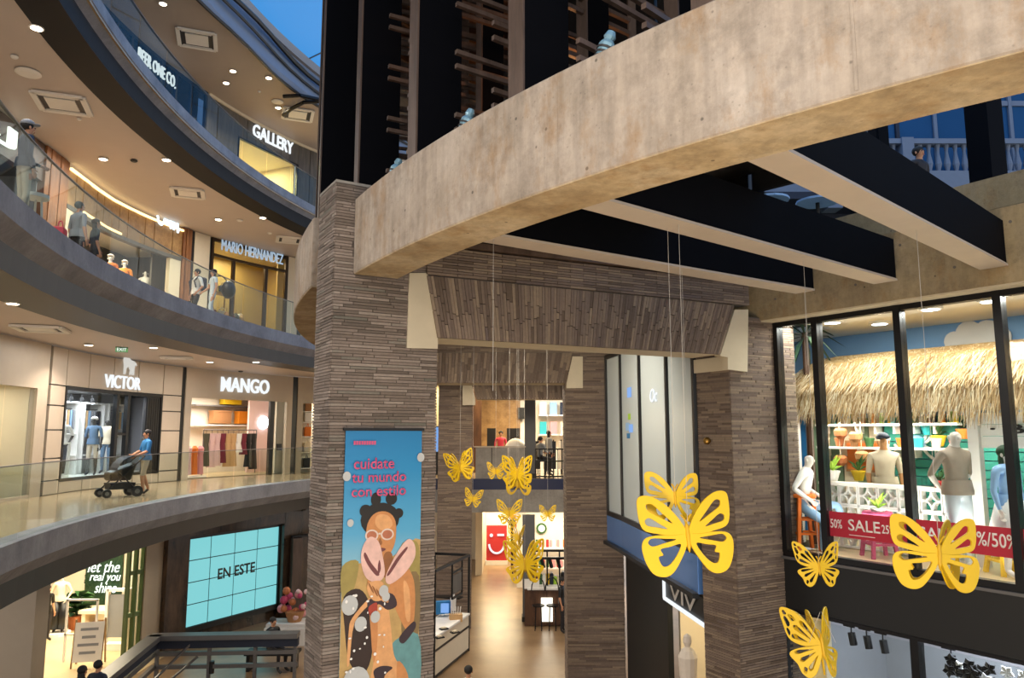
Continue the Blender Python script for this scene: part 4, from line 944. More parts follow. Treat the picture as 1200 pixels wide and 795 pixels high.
# plaster haunches of the near lintel
def prism_px(pts, P, Q, dvec, mat, name, parent):
    m = MB(); q = [atv(x, y, P, Q) for x, y in pts]; m.slab(q, dvec); return m.build(name, mat, parent)
prism_px([(480, 320), (501, 320), (513, 397), (513, 409), (477, 408)], (A1 - Vector((-u1.y, u1.x, 0)) * .03).xy, (B1 - Vector((-u1.y, u1.x, 0)) * .03).xy, Vector((-u1.y, u1.x, 0)) * .1, M['plaster'], 'plaster_haunch', lin1)
prism_px([(861, 363), (877, 363), (876, 436), (853, 433), (853, 419), (844, 417)], LP.xy, LQ.xy, -nn_ * .12, M['plaster'], 'plaster_haunch', lin1)
q0 = C4 - u4 * .03 + Vector((0, 0, 2.5)) - v4 * .03; m = MB(); m.slab([q0, q0 + u4 * .2, q0 + u4 * .2 + v4 * .72, q0 + v4 * .72], 0.2); m.build('plaster_pad', M['plaster'], lin1)
lin2, up2 = lintel('middle brick lintel seen under the near one, reaching the broad column', (-2.1, 17.35), (1.26, 17.35), 2.78, 3.5, 3.8, 0.0, 0.0, 3.52, 3.36, 0.8, 'brick_brown', 3, 0.075)
prism_px([(671, 418), (683, 418), (683, 455), (664, 455), (664, 449)], (-2, 17.33), (2, 17.33), (0, .1, 0), M['plaster'], 'plaster_haunch', lin2)
lin3, up3 = lintel('farthest brick lintel springing from the distant column', (-1.3, 24.9), (2.6, 24.9), 2.75, 3.45, 3.8, -0.1, 0.1, 3.9, 3.9, 0.8, 'brick_brown', 2, 0.1)
prism_px([(542, 452), (553, 452), (557, 467), (557, 475), (542, 475)], (-2, 24.88), (2, 24.88), (0, .1, 0), M['plaster'], 'plaster_haunch', lin3)

# dark slab over the hall behind the near lintel, brown channel on top of the brick band
m = MB(); m.slab([LP + Vector((0, 0, 3.82)) - nl * .3 - nn_ * .02, LQ + nl * .4 + Vector((0, 0, 3.82)) - nn_ * .02, Vector((4.6, 30, 3.82)), Vector((-3.4, 30, 3.82))], .3); struct(m.build('ceiling', M['dark_panel']))
m = MB(); m.bar(LP + Vector((0, 0, 3.84)) - nl * .05, LQ + nl * .45 + Vector((0, 0, 3.84)), .14, .07); m.build('steel_channel', M['timber'], lin1)

# ---- dark steel beams from the ring to the concrete wall on the right
def steel_beam(label, a, b, w, z0, h):
    a, b = Vector((a[0], a[1], 0)), Vector((b[0], b[1], 0)); d = (b - a).normalized(); s = Vector((-d.y, d.x, 0)); t = thing('steel_beam', label, 'beam', ((a.x + b.x) / 2, (a.y + b.y) / 2, z0))
    q = [a - s * w / 2, b - s * w / 2, b + s * w / 2, a + s * w / 2]; Z = lambda z: [Vector((p.x, p.y, z)) for p in q]
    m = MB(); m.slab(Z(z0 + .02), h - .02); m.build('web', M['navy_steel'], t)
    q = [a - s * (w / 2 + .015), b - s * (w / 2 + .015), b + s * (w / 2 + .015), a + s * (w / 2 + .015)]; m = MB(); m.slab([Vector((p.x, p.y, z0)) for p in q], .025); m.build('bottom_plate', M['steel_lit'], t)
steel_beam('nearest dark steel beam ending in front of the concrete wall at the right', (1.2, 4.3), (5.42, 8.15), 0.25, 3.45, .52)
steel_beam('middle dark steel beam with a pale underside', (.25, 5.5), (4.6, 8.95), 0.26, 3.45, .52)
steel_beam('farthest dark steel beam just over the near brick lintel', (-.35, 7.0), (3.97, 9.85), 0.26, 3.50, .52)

# ---- the dark tower: fins on the ring, inner posts, ladder rails, back panels
tw = thing('timber_tower', 'dark tower of tall timber fins standing on the ring beam', 'tower', ring_pt(215, -1.0, RZ1))
def fin(deg, dr0, dr1, w, z0, z1, face=True):
    a = math.radians(deg); tg = Vector((-math.sin(a), math.cos(a), 0)) * (w / 2); p, q = ring_pt(deg, dr0, z0), ring_pt(deg, dr1, z0)
    m = MB(); m.slab([p + tg, p - tg, q - tg, q + tg], z1 - z0); m.build('fin', M['navy_steel'], tw)
    if face:
        o = ring_pt(deg, dr0 + .02, z0); m = MB(); m.slab([o + tg, o - tg, p - tg, p + tg], z1 - z0); m.build('fin_lit_face', M['timber'], tw)  # brown lit front against near-black shaded sides, put into the materials
fz = 9.6
fins = [180, 184, 188, 192.6, 196.0, 199.4, 205.9, 212.8, 219.4, 226.0]
for g in fins:
    fin(g, -.03 if g < 200 else -.24, -.6 if g < 200 else -.74, .19, RZ1 - (0 if g > 200 else .0), fz)
for g in [200.5, 208.5, 214.0, 217.0, 221.6, 224.2]:
    fin(g, -1.6, -1.9, .15, RZ1 - .2, fz)
for g0, g1 in zip(fins[4:], fins[5:]):
    for g in ((g0 * .72 + g1 * .28), (g0 * .35 + g1 * .65)):
        for z in [RZ1 + .35 + .66 * k for k in range(7)]:
            for dz in (0.0, .15):
                m = MB(); m.bar(ring_pt(g, -.45, z + dz), ring_pt(g, -2.3, z + dz), .045, .045); m.build('rail', M['timber'], tw)
        m = MB(); m.bar(ring_pt(g, -2.3, RZ1), ring_pt(g, -2.3, fz - .6), .08, .08); m.build('inner_post', M['timber'], tw)
for k in range(12):
    g0, g1 = 164 + 5.2 * k, 164 + 5.2 * (k + 1); m = MB(); a, b = ring_pt(g0 + .1, -3.0, RZ1 - .2), ring_pt(g1 - .1, -3.0, RZ1 - .2); m.bar(a + Vector((0, 0, 2.8)), b + Vector((0, 0, 2.8)), .06, 5.6); m.build('back_panel', M['black'], tw)
for k in range(18):
    g = 182 + 2.6 * k; m = MB(); m.bar(ring_pt(g, -.3, fz + .05 - .0), ring_pt(g, -3.0, fz - 1.4), .08, .14); m.build('rafter', M['wood_warm'], tw)
m = MB(); sweep_ring(m, [(-.2, fz + .12), (-3.1, fz - 1.3), (-3.1, fz - 1.22), (-.2, fz + .22)], 164, 228, 30); m.build('roof', M['wood_dark'], tw)
m = MB(); sweep_ring(m, [(-.3, RZ1), (-.3, RZ1 + .04), (-3.0, RZ1 + .04), (-3.0, RZ1)], 178, 224.5, 30); m.build('deck', M['black'], tw)
spot('tower_lamp', ring_pt(214, -2.2, 5.0), 45, '#ffb070', 160, .6, .1, ring_pt(214, -1.4, 9.5))
for (x, y), lab in zip([(709, 52), (548, 140), (466, 196)], ['bluish ribbed uplight on the ring beam, rightmost', 'bluish ribbed uplight on the ring beam, middle one', 'bluish ribbed uplight on the ring beam, leftmost by the column']):
    best = min((abs(600 + F_PX * ring_pt(g / 10, -.2, 0).x / (ring_pt(g / 10, -.2, 0).y * cP + (RZ1 - EYE) * sP) - x), g / 10) for g in range(2070, 2300))
    p = ring_pt(best[1], -.14, RZ1); t = thing('uplight', lab, 'lamp', p, 0); ax = Vector((.35, -.1, 1)).normalized(); bl = M.get('uplight') or plain('uplight', '#7ea3b4', .35, .3)
    m = MB(); m.lathe([(.055, 0), (.06, .14), (.055, .15), (.04, .17)], p, 12, ax); m.build('body', bl, t)
    for k in range(3):
        m = MB(); m.lathe([(.066, .03 + .035 * k), (.066, .045 + .035 * k)], p, 12, ax); m.build('rib', M['dark_fascia'], t)
    m = MB(); m.lathe([(.03, .17), (.045, .2), (.03, .24)], p, 10, ax); m.build('nozzle', bl, t)

# ================================================================ right-hand shop front
W0, Wd = Vector((3.92, 11.0, 0)), Vector((.555, -.832, 0)).normalized(); Wn = Vector((Wd.y, -Wd.x, 0))   # Wn looks into the atrium
if Wn.x > 0: Wn = -Wn
def ws(px, py): return (atv(px, py, W0.xy, (W0 + Wd).xy) - W0).xy.to_3d().dot(Wd)
def wz(px, py): return atv(px, py, W0.xy, (W0 + Wd).xy).z
def wp(s, z, o=0.0): return W0 + Wd * s + Wn * o + Vector((0, 0, z))
WB, WT = -0.08, 3.24
def wbox(mb, s0, s1, z0, z1, o0, o1): mb.slab([wp(s0, z0, o0), wp(s1, z0, o0), wp(s1, z0, o1), wp(s0, z0, o1)], z1 - z0)
# concrete beam over the window
t = thing('concrete_beam', 'raw concrete beam over the holiday window display', 'beam', wp(2, WT))
m = MB(); wbox(m, -0.55, 7.0, WT + .02, 4.12, -.25, .32); m.build('concrete', M['wall_concrete'], t)
m = MB(); wbox(m, -0.55, 7.0, WT, WT + .02, -.25, .30); m.build('lit_underside', M['plaster'], t)  # paler sheet puts the light on the beam's underside into the colour
for k in range(9):
    m = MB(); c = wp(.3 + .62 * k, WT + .3 + .4 * (k % 2), .32); m.tube(c - Wn * .01, c + Wn * .004, .018, 8); m.build('tie_hole', M['mortar'], t)
t = thing('concrete_beam', 'brown concrete parapet beam behind the steel beam ends at upper right', 'beam', wp(2, 4.5, -1.2))
m = MB(); wbox(m, -2, 7.5, 4.55, 4.98, -1.7, -1.2); m.build('concrete', M['wall_concrete'], t)
m = MB(); wbox(m, -2, 7.5, 4.14, 4.55, -1.9, -1.5); struct(m.build('trim_20', M['dark_panel']))
# window frame and panes
sm = [0.07, ws(963, 500), ws(1062, 500), ws(1183, 500), ws(1183, 500) + 1.1, ws(1183, 500) + 2.2]
t = thing('shop_window', 'tall black framed shop window with the holiday display', 'window', wp(2, WB))
m = MB(); wbox(m, .02, sm[-1], WT - .07, WT, -.06, .06); wbox(m, .02, sm[-1], WB - .06, WB + .03, -.06, .06); m.build('frame', M['black_metal'], t)
for k, s_ in enumerate(sm):
    m = MB(); wbox(m, s_ - .045, s_ + .045, WB, WT, -.07, .07); m.build('mullion', M['black_metal'], t)
for s0, s1 in zip(sm, sm[1:]):
    m = MB(); wbox(m, s0 + .045, s1 - .045, WB + .03, WT - .07, -.006, .006); m.build('pane', M['shop_glass'], t)
m = MB(); wbox(m, -.1, sm[-1], WB - .09, WB - .055, -.06, .10); m.build('sill', M['grey_metal'], t)
m = MB(); wbox(m, -.1, sm[-1], -.86, WB - .09, -.3, .05); struct(m.build('wall_right', M['dark_panel']))
m = MB(); wbox(m, -.1, sm[-1], -.90, -.86, -.3, .07); trim(m, M['black_metal'])
# lower shop: frame, panes, grey room with spots
t = thing('shop_window', 'lower black framed shop window below the dark band at the bottom right', 'window', wp(2, GROUND))
sl = [0.0, ws(1076, 780), ws(1076, 780) + 1.35, ws(1076, 780) + 2.7]
for s_ in sl:
    m = MB(); wbox(m, s_ - .05, s_ + .05, GROUND, -.9, -.07, .07); m.build('mullion', M['black_metal'], t)
for s0, s1 in zip(sl, sl[1:]):
    m = MB(); wbox(m, s0 + .05, s1 - .05, GROUND + .05, -.95, -.006, .006); m.build('pane', M['shop_glass'], t)
m = MB(); wbox(m, -.05, sl[-1], GROUND, GROUND + .06, -.05, .05); m.build('sill', M['black_metal'], t)
m = MB(); 
wbox(m, -.6, 6.5, GROUND, -.6, -3.6, -3.5); m.mi = 0; wbox(m, -.75, -.6, GROUND, -.6, -3.5, -1.4); wbox(m, 6.4, 6.5, GROUND, -.6, -3.5, -.1)
struct(m.build('wall_right', M['shop_grey']))
m = MB(); wbox(m, -.6, 6.5, -.62, -.55, -3.6, -.3); struct(m.build('ceiling', M['shop_grey']))
area('shop_light', wp(2.0, -.75, -1.6), wp(2.0, -3, -2.6), 1.6, 170, '#eaf0ff', 1.0)

# ================================================================ holiday display inside the right-hand window
FL = WB                                             # display floor
def at_off(px, py, off):
    a, f, u = ray(px, py); base = W0 + Wn * off; tp_ = (Wn.x * base.x + Wn.y * base.y) / (Wn.x * a + Wn.y * f); return Vector((a * tp_, f * tp_, EYE + u * tp_))
def S(px, py, off):
    p = at_off(px, py, off) - W0 - Wn * off; return p.xy.to_3d().dot(Wd)
BO = -2.35                                          # back wall of the display
m = MB(); wbox(m, .15, 6.5, FL - .12, FL, -2.5, -.08); wbox(m, -2.4, .15, FL - .12, FL, -2.5, -1.3); struct(m.build('floor', M['shop_floor']))
m = MB(); wbox(m, .15, 6.5, WT + .02, WT + .1, -2.5, -.26); wbox(m, -2.4, .15, WT + .02, WT + .1, -2.5, -1.3); struct(m.build('ceiling', plain('display_ceiling', '#f2ece0', .8, var=.02)))
sky = plain('display_sky', '#83aedb', .8, var=.08, scale=.8)
m = MB(); wbox(m, -2.4, 6.5, FL, WT + .02, BO - .1, BO); wbox(m, 6.4, 6.5, FL, WT, BO, -.1); struct(m.build('wall_back', sky))
m = MB(); wbox(m, -2.45, -2.4, FL, WT + .02, BO, -1.3); struct(m.build('wall_left', sky))
for k, (s_, o_) in enumerate(((S(975, 370, -.6), -.6), (S(1090, 357, -.6), -.6), (S(1160, 349, -.6), -.6), (S(1030, 368, -1.3), -1.3), (4.2, -1.3))):
    p = wp(s_, WT, o_); t = thing('downlight', 'round white lamp in the ceiling of the holiday window, %s' % sgn(k), 'ceiling light', p, 0, 'round lamps of the holiday window')
    m = MB(); m.lathe([(.15, .02), (.15, -.01), (.11, -.015), (.11, .02)], p, 16); m.build('trim_ring', M['white'], t); m = MB(); m.lathe([(.105, .0), (.105, -.018)], p, 16); m.build('lens', M['lamp_cool'], t)
for sx in (.7, 2.1, 3.6): area('shop_light', wp(sx, WT - .06, -.4), wp(sx - .1, 0, -.6), 1.3, 40, '#fffaf0', .4)
area('shop_light', wp(2.0, .3, -.35), wp(2.0, 3.0, -1.2), 3.0, 42, '#fffaf0', .25)  # added upward light standing in for floor bounce onto the display ceiling
area('shop_light', wp(.9, 1.78, -1.45), wp(.9, 0, -1.5), 3.2, 70, '#fff4e2', .4)
# cloud painted boards
def cloud(s_, z, o, sc, lab):
    m = MB()
    for dx, dz, r in ((-.3, 0, .16), (-.08, .1, .2), (.18, .08, .2), (.36, 0, .15), (0, -.02, .2)):
        c = wp(s_ + dx * sc, z + dz * sc, o); m.tube(c, c + Wn * .03, r * sc, 16)
    tag(m.build('cloud_cutout', M['white']), lab, 'decoration')
cp_ = at_off(1143, 398, BO + .03); cloud(S(1143, 398, BO + .03), cp_.z, BO + .02, .95, 'white cloud cut-out on the blue wall above the thatch')

# thatched hut: frame posts, thatch, shelf wall of turquoise planks, counter of breeze blocks
H0, H1 = S(922, 470, -1.1), 5.4                                   # hut from the left to beyond the frame (s)
hut = thing('beach_hut', 'thatched beach bar hut with a turquoise plank back wall', 'hut', wp(1.6, FL, -1.6))
zr, ze = 2.84, 1.98                                  # ridge and eave heights
m = MB(); prof = [(-.72, ze), (-.80, ze + .34), (-1.12, zr - .16), (-1.6, zr), (-2.25, zr + .02), (-2.25, zr - .2), (-1.6, zr - .25), (-1.15, ze + .15), (-.8, ze)]
b = len(m.v); n = 20
ss = []
for i in range(n + 1):
    f = i / n; s_ = H0 + (H1 - H0) * f; e = min(1, math.sqrt(max(0, 1 - (1 - min(1, (s_ - H0) / .5)) ** 2))) if s_ < H0 + .5 else 1
    for o, z in prof: m.v.append(tuple(wp(s_, ze + (z - ze) * (.35 + .65 * e), -1.3 + (o + 1.3) * (.6 + .4 * e))))
k = len(prof)
for i in range(n):
    for j in range(k):
        j2 = (j + 1) % k; m.f.append((b + i * k + j, b + i * k + j2, b + (i + 1) * k + j2, b + (i + 1) * k + j)); m.m.append(0)
m.f.append(tuple(b + j for j in range(k))); m.f.append(tuple(b + n * k + j for j in range(k))); m.m += [0, 0]
straw_m, tt, bb = nt('straw'); ge = tt.nodes.new('ShaderNodeNewGeometry')
tt.links.new(ramp(tt, ge.outputs['Random Per Island'], [(0, '#7c5c34'), (.3, '#ad8c5c'), (.7, '#c8b088'), (1, '#dccfb0')]), bb.inputs['Base Color']); bb.inputs['Roughness'].default_value = .8
m.build('thatch_bed', plain('straw_bed', '#a98a58', .9, var=.2), hut)
m = MB()
for i in range(7200):
    f = random.random(); s_ = H0 + (4.6 - H0) * random.random(); e = math.sqrt(max(0, 1 - (1 - min(1, (s_ - H0) / .5)) ** 2)) if s_ < H0 + .5 else 1
    seg = random.choice([0, 0, 0, 1, 1, 1, 2, 2]); (o0, z0), (o1, z1) = prof[seg], prof[seg + 1]; g = random.random()
    o, z = o0 + (o1 - o0) * g, z0 + (z1 - z0) * g; z = ze + (z - ze) * (.35 + .65 * e); o = -1.3 + (o + 1.3) * (.6 + .4 * e)
    L = random.uniform(.18, .34); ds = random.uniform(-.09, .04); tilt = random.uniform(.02, .09)
    top = wp(s_, z, o + .02); tip = wp(s_ + ds, z - L * (.55 + .45 * (seg < 1)), o + tilt + L * (.35 if seg else .05)); w = Wd * random.uniform(.004, .009)
    m.face([top - w, top + w, tip + w * .3, tip - w * .3])
stuff(m.build('thatch_straw', straw_m, hut))
def hbox(nm, mat, s0, s1, z0, z1, o0, o1, par=None):
    m = MB(); wbox(m, s0, s1, z0, z1, o0, o1); return m.build(nm, mat, par or hut)
HP = S(1140, 560, -1.0)
for s_ in (S(952, 560, -1.5), HP, HP + 1.6): hbox('post', M['white'], s_, s_ + .13, FL, 2.0, -1.06, -.94)
hbox('header', M['white'], S(952, 560, -1.5), 4.6, 1.9, 2.0, -1.06, -.94)
for k in range(15):                                  # plank wall
    hbox('plank', M['teal'], S(1040, 560, -2.0), 4.6, FL + .13 * k + .008, FL + .13 * (k + 1) - .006, -2.06, -2.0 + .008 * (k % 2))
hbox('side_panel', M['screen_blue'] if False else M['shirt_blue'], S(930, 560, -1.9), S(941, 560, -1.9), FL, 1.9, -2.1, -2.05)
SB = S(944, 560, -2.0); SB2 = S(1036, 560, -2.0)
for k in range(6): hbox('side_board', M['cream' if k % 2 else 'leaf_grey'], SB + (SB2 - SB) * k / 6, SB + (SB2 - SB) * (k + .94) / 6, FL, 1.85, -2.1, -2.05)
# pale name boards with BAR
bd = thing('bar_sign', 'white board with dark BAR lettering on the thatched hut', 'sign', wp(HP + .8, 1.5, -.95))
for k in range(3): hbox('board', M['white'], HP + .14, HP + 1.6, 1.42 + .15 * k, 1.565 + .15 * k, -1.03, -.99, bd)
sb0 = ws(1176, 495) + .02; lettering('· BAR ·', 1.05, .12, wp(S(1160, 500, -.98), 1.60, -.985), Wd, (0, 0, 1), M['black'], bd, depth=.01, bold=.02)
# shelves
for k, z in enumerate((1.36, 1.72)):
    t = thing('hut_shelf', '%s white shelf under the thatch' % ('lower', 'upper')[k], 'shelf', wp(1, z, -1.85))
    s0s, s1s = S(962, 500, -1.85), S(1128, 500, -1.85)
    hbox('board', M['white'], s0s, s1s, z, z + .035, -1.98, -1.7, t)
    for j in range(7): hbox('bracket', M['white'], s0s + .05 + .3 * j, s0s + .08 + .3 * j, z - .12, z, -1.98, -1.8, t)
bot = [('lime', 'lime green'), ('leaf_dark', 'dark green'), ('shirt_white', 'white'), ('orange2', 'amber'), ('teal_pot', 'turquoise'), ('leaf', 'green'), ('navy', 'navy'), ('yellow_paint', 'yellow'), ('white', 'milky'), ('terracotta', 'brown')]
for k in range(22):
    s_ = s0s + .05 + (s1s - s0s - .1) * k / 21; mt, nm = bot[(k * 7) % 10]; h = random.uniform(.19, .27); p = wp(s_, 1.755, -1.78 - .05 * (k % 3)); r = .035
    t = thing('bottle', '%s bottle on the upper white shelf under the thatch, number %s place' % (nm, ['first', 'second', 'third', 'fourth', 'fifth', 'sixth', 'seventh', 'eighth', 'ninth', 'tenth', 'eleventh', 'twelfth', 'thirteenth', 'fourteenth', 'fifteenth', 'sixteenth', 'seventeenth', 'eighteenth', 'nineteenth', 'twentieth', 'twenty-first', 'last'][k]), 'bottle', p, 0, 'bottles on the hut shelf')
    m = MB(); m.lathe([(r, 0), (r, h * .6), (r * .4, h * .75), (r * .4, h)], p, 10); m.build('body', M[mt], t); m = MB(); m.lathe([(r * .46, h), (r * .46, h + .02)], p, 8); m.build('cap', M['white'], t)
for k in range(9):
    s_ = s0s + .1 + (s1s - s0s - .2) * k / 8; mt = ['cream', 'terracotta', 'tan', 'leaf', 'white', 'orange', 'teal_pot', 'cream', 'red_pot'][k]; p = wp(s_, 1.395, -1.8)
    t = thing('pot', '%s pot on the lower white hut shelf, %s from the left' % (mt.replace('_', ' '), sgn(k)), 'pot', p, 0, 'pots on the hut shelf')
    m = MB(); m.lathe([(.05, 0), (.07, .1), (.075, .13), (.06, .13)], p, 12); m.build('bowl', M[mt], t); m = MB(); m.lathe([(.078, .12), (.078, .14)], p, 12); m.build('rim', M[mt], t)
# hanging baskets and pots on the plank wall
def plant_pot(px, py, off, mt, leafm, r, lab, hang=False):
    c = wp(ws(px, py), wz(px, py), 0); s_ = Vector((c - W0)).xy.to_3d().dot(Wd); q = None
    d_ = c; k = (c - Vector((0, 0, EYE))); # same sight line, deeper
    a, f, u = ray(px, py); n2 = Wn; base = W0 + Wn * off; tpar = (n2.x * base.x + n2.y * base.y) / (n2.x * a + n2.y * f); p = Vector((a * tpar, f * tpar, EYE + u * tpar - r))
    t = thing('plant_pot', lab, 'plant', p)
    m = MB(); m.lathe([(r * .6, 0), (r, r * 1.3), (r * 1.08, r * 1.3), (r * 1.08, r * 1.55), (r * .9, r * 1.55)], p, 14); m.build('pot', M[mt], t)
    for i in range(9):
        an = i * 2.4; tip = p + Vector((math.cos(an) * r * 1.5, math.sin(an) * r * 1.5, r * (2.2 + .9 * (i % 3)))); st = p + Vector((0, 0, r * 1.5)); w = Vector((-math.sin(an), math.cos(an), 0)) * r * .3; md = (st + tip) / 2 + Vector((0, 0, r * .3))
        m = MB(); m.face([st, md + w, tip, md - w]); m.face([st + Vector((0, 0, .004)), md - w + Vector((0, 0, .004)), tip + Vector((0, 0, .004)), md + w + Vector((0, 0, .004))]); m.build('leaf', M[leafm], t)
    return p
plant_pot(1100, 515, -1.9, 'yellow_pot', 'leaf', .10, 'yellow pot on the turquoise plank wall, right of the sea creature')
plant_pot(1087, 503, -1.92, 'teal_pot', 'leaf_grey', .09, 'turquoise pot on the plank wall above the yellow one')
plant_pot(1129, 507, -1.9, 'orange', 'leaf_dark', .09, 'orange pot at the right of the plank wall')
plant_pot(1006, 556, -1.5, 'yellow_pot', 'leaf', .10, 'yellow pot behind the breeze block counter')
plant_pot(1102, 568, -1.05, 'red_pot', 'leaf', .09, 'red pot on the breeze block counter beside the grey shirt mannequin')
plant_pot(976, 556, -1.0, 'white', 'lime', .1, 'white pot with lime leaves at the left end of the counter')
plant_pot(1029, 600, -.55, 'white', 'lime', .09, 'small pot of lime leaves on the pink stool')
for i, (x, y) in enumerate(((985, 508), (1003, 512), (985, 540), (1010, 535))):
    p = at_off(x, y, -1.6); t = thing('hanging_basket', 'woven basket hanging in the hut left of the capped mannequin, %s' % sgn(i), 'basket', p, 0, 'woven baskets hanging in the hut')
    m = MB(); m.lathe([(.04, -.09), (.09, -.04), (.10, .04), (.07, .08)], p, 12); m.build('basket', M['tan' if i % 2 else 'terracotta'], t); m = MB(); m.tube(p + Vector((0, 0, .1)), Vector((p.x, p.y, 1.9)), .006, 5); m.build('cord', M['cream'], t)
p = at_off(1012, 535, -2.0); t = thing('wall_picture', 'orange panel on the hut wall behind the capped mannequin', 'picture', p); m = MB(); m.bar(p - Wd * .3, p + Wd * .3, .04, .5); m.build('frame', M['tan'], t); m = MB(); m.bar(p - Wd * .26 + Wn * .03, p + Wd * .26 + Wn * .03, .02, .42); m.build('print', M['orange'], t)
# pale blue sea creature ornament with curled arms
p = at_off(1074, 520, -1.96); t = thing('octopus_ornament', 'pale blue octopus ornament with curled arms on the turquoise wall', 'ornament', p)
m = MB(); m.ball(p, .14, 14, 10, (1, 1, .9)); m.build('head', M['sky_cloth'], t, smooth=True)
for sgn_ in (-1, 1):
    for k in range(4):
        pts = []
        for j in range(8):
            f = j / 7; an = (.5 - .42 * k) + f * (1.4 if k < 2 else .9); rr = .12 + .34 * f * (1 - .12 * k)
            pts.append(p + Wd * (sgn_ * rr * math.cos(an * .8)) + Vector((0, 0, rr * math.sin(an * .9) - .10 * k * f)))
        m = MB(); m.path(pts, .022, 6); m.build('arm', M['white'], t)
    m = MB(); m.ball(p + Wn * .12 + Wd * .05 * sgn_ + Vector((0, 0, .03)), .022, 8, 6); m.build('eye', M['white'], t)
# palm leaves at the left of the hut
pc = at_off(944, 408, -1.0); t = thing('palm_tree', 'dark palm crown hanging beside the thatch at the left of the window', 'palm', (pc.x, pc.y, FL))
m = MB(); m.tube((pc.x, pc.y, FL), (pc.x, pc.y, pc.z + .25), .06, 9, .05); m.build('trunk', M['wood_dark'], t)
for i in range(26):
    an = i * 2.399; el = .9 - 1.9 * (i / 26); L = random.uniform(.45, .75); st = Vector((pc.x, pc.y, pc.z + .2)); dr = Vector((math.cos(an) * math.cos(el), math.sin(an) * math.cos(el), math.sin(el))); md = st + dr * L * .55; tip = st + dr * L - Vector((0, 0, .18))
    w = dr.cross(Vector((0, 0, 1))).normalized() * .035; m = MB(); m.face([st, md + w, tip, md - w]); dn = Vector((0, 0, -.006)); m.face([st + dn, md - w + dn, tip + dn, md + w + dn]); m.build('frond', M['leaf_dark' if i % 3 else 'leaf_grey'], t)
# breeze block counter
bz0, bz1 = FL, .88
ctr = thing('breeze_block_counter', 'white counter of pierced breeze blocks behind the sale ribbon', 'counter', wp(1.6, FL, -1.0))
rows, bw = 3, .30
for r in range(rows):
    zz = FL + .02 + r * .305
    for k in range(int((HP - S(962, 580, -.95)) / bw)):
        s_ = S(962, 580, -.95) + k * bw; m = MB(); c = wp(s_ + bw / 2, zz + .15, -.95); E_ = .145
        for (x0, x1, z0, z1) in ((-.145, -.125, -.15, .15), (.125, .145, -.15, .15), (-.145, .145, .125, .15), (-.145, .145, -.15, -.125)):
            m.slab([c + Wd * x0 + Vector((0, 0, z0)), c + Wd * x1 + Vector((0, 0, z0)), c + Wd * x1 + Vector((0, 0, z0)) - Wn * .12, c + Wd * x0 + Vector((0, 0, z0)) - Wn * .12], z1 - z0)
        for qx, qz in ((-1, -1), (1, -1), (1, 1), (-1, 1)):
            pts = []
            for j in range(5):
                a_ = j / 4 * PI / 2; pts.append(c - Wn * .06 + Wd * (qx * (.125 - .125 * math.cos(a_))) + Vector((0, 0, qz * (.125 - .135 * math.sin(a_)))))
            for u, w in zip(pts, pts[1:]): m.bar(u, w, .022, .11, Wn)
        m.build('breeze_block', M['white'], ctr)
hbox('counter_top', M['white'], S(962, 580, -.95), HP, .84, .88, -1.15, -.90, ctr)
for k in range(6):
    p = wp(S(1068, 570, -1) + .06 * k, .88, -1.0); t = thing('drinking_glass', 'clear glass on the breeze block counter beside the grey shirt mannequin, %s' % sgn(k), 'glass', p, 0, 'glasses on the counter'); m = MB(); m.lathe([(.03, 0), (.04, .12), (.036, .12), (.026, .01)], p, 10); m.build('cup', M['shop_glass'], t)
# sale ribbon printed across the panes
sr = thing('sale_ribbon', 'red SALE ribbon with 50 and 25 percent figures across the shop panes', 'sign', wp(2.2, .3, .02))
red_m = plain('ribbon_red', '#b01f34', .5, var=.03)
for s0, s1 in zip(sm[1:3] + [sm[3]], sm[2:4] + [sm[4]]):
    z0a, z0b = .30, .30; m = MB(); m.slab([wp(s0 + .05, .22, .008), wp(s1 - .05, .22, .008), wp(s1 - .05, .22, .012), wp(s0 + .05, .22, .012)], .33); m.build('ribbon', red_m, sr)
def sale(txt, px, py, w, h, z=None):
    s_ = ws(px, py); lettering(txt, w, h, wp(s_, z if z else .33, .013), Wd, (0, 0, 1), M['white'], sr, name='lettering', depth=.004, bold=.01, split=False)
sale('50%', 974, 615, .17, .12); sale('SALE', 995, 620, .44, .15, .32); sale('25%/', 1034, 622, .2, .11); sale('SALE', 1078, 630, .42, .15, .32); sale('%/50%', 1146, 640, .42, .16, .32)
for px0, px1 in ((996, 1026), (1080, 1112)):
    m = MB(); s0, s1 = ws(px0, 630), ws(px1, 630); m.slab([wp(s0, .26, .012), wp(s1, .26, .012), wp(s1, .26, .015), wp(s0, .26, .015)], .008); m.build('underline', M['white'], sr)
# stools
def stool(p, h, mat, lab, r=.19, slats=False):
    t = thing('bar_stool', lab, 'stool', p)
    m = MB(); m.lathe([(r, h - .05), (r * 1.02, h - .02), (r * .95, h), (.02, h)], p, 18); m.build('seat', mat, t)
    for k in range(4):
        an = PI / 4 + k * PI / 2; a = p + Vector((math.cos(an) * r * .75, math.sin(an) * r * .75, h - .04)); b = p + Vector((math.cos(an) * r * 1.25, math.sin(an) * r * 1.25, 0)); m = MB(); m.bar(b, a, .06 if slats else .045, .045); m.build('leg', mat, t)
    for z in (.3 * h, .55 * h):
        for k in range(4):
            a_, b_ = PI / 4 + k * PI / 2, PI / 4 + (k + 1) * PI / 2; rr = r * (1.25 - .5 * z / h); m = MB(); m.bar(p + Vector((math.cos(a_) * rr, math.sin(a_) * rr, z)), p + Vector((math.cos(b_) * rr, math.sin(b_) * rr, z)), .03, .03); m.build('stretcher', mat, t)
def fl(px, py, z=FL): 
    p = atz(px, py, z); return p
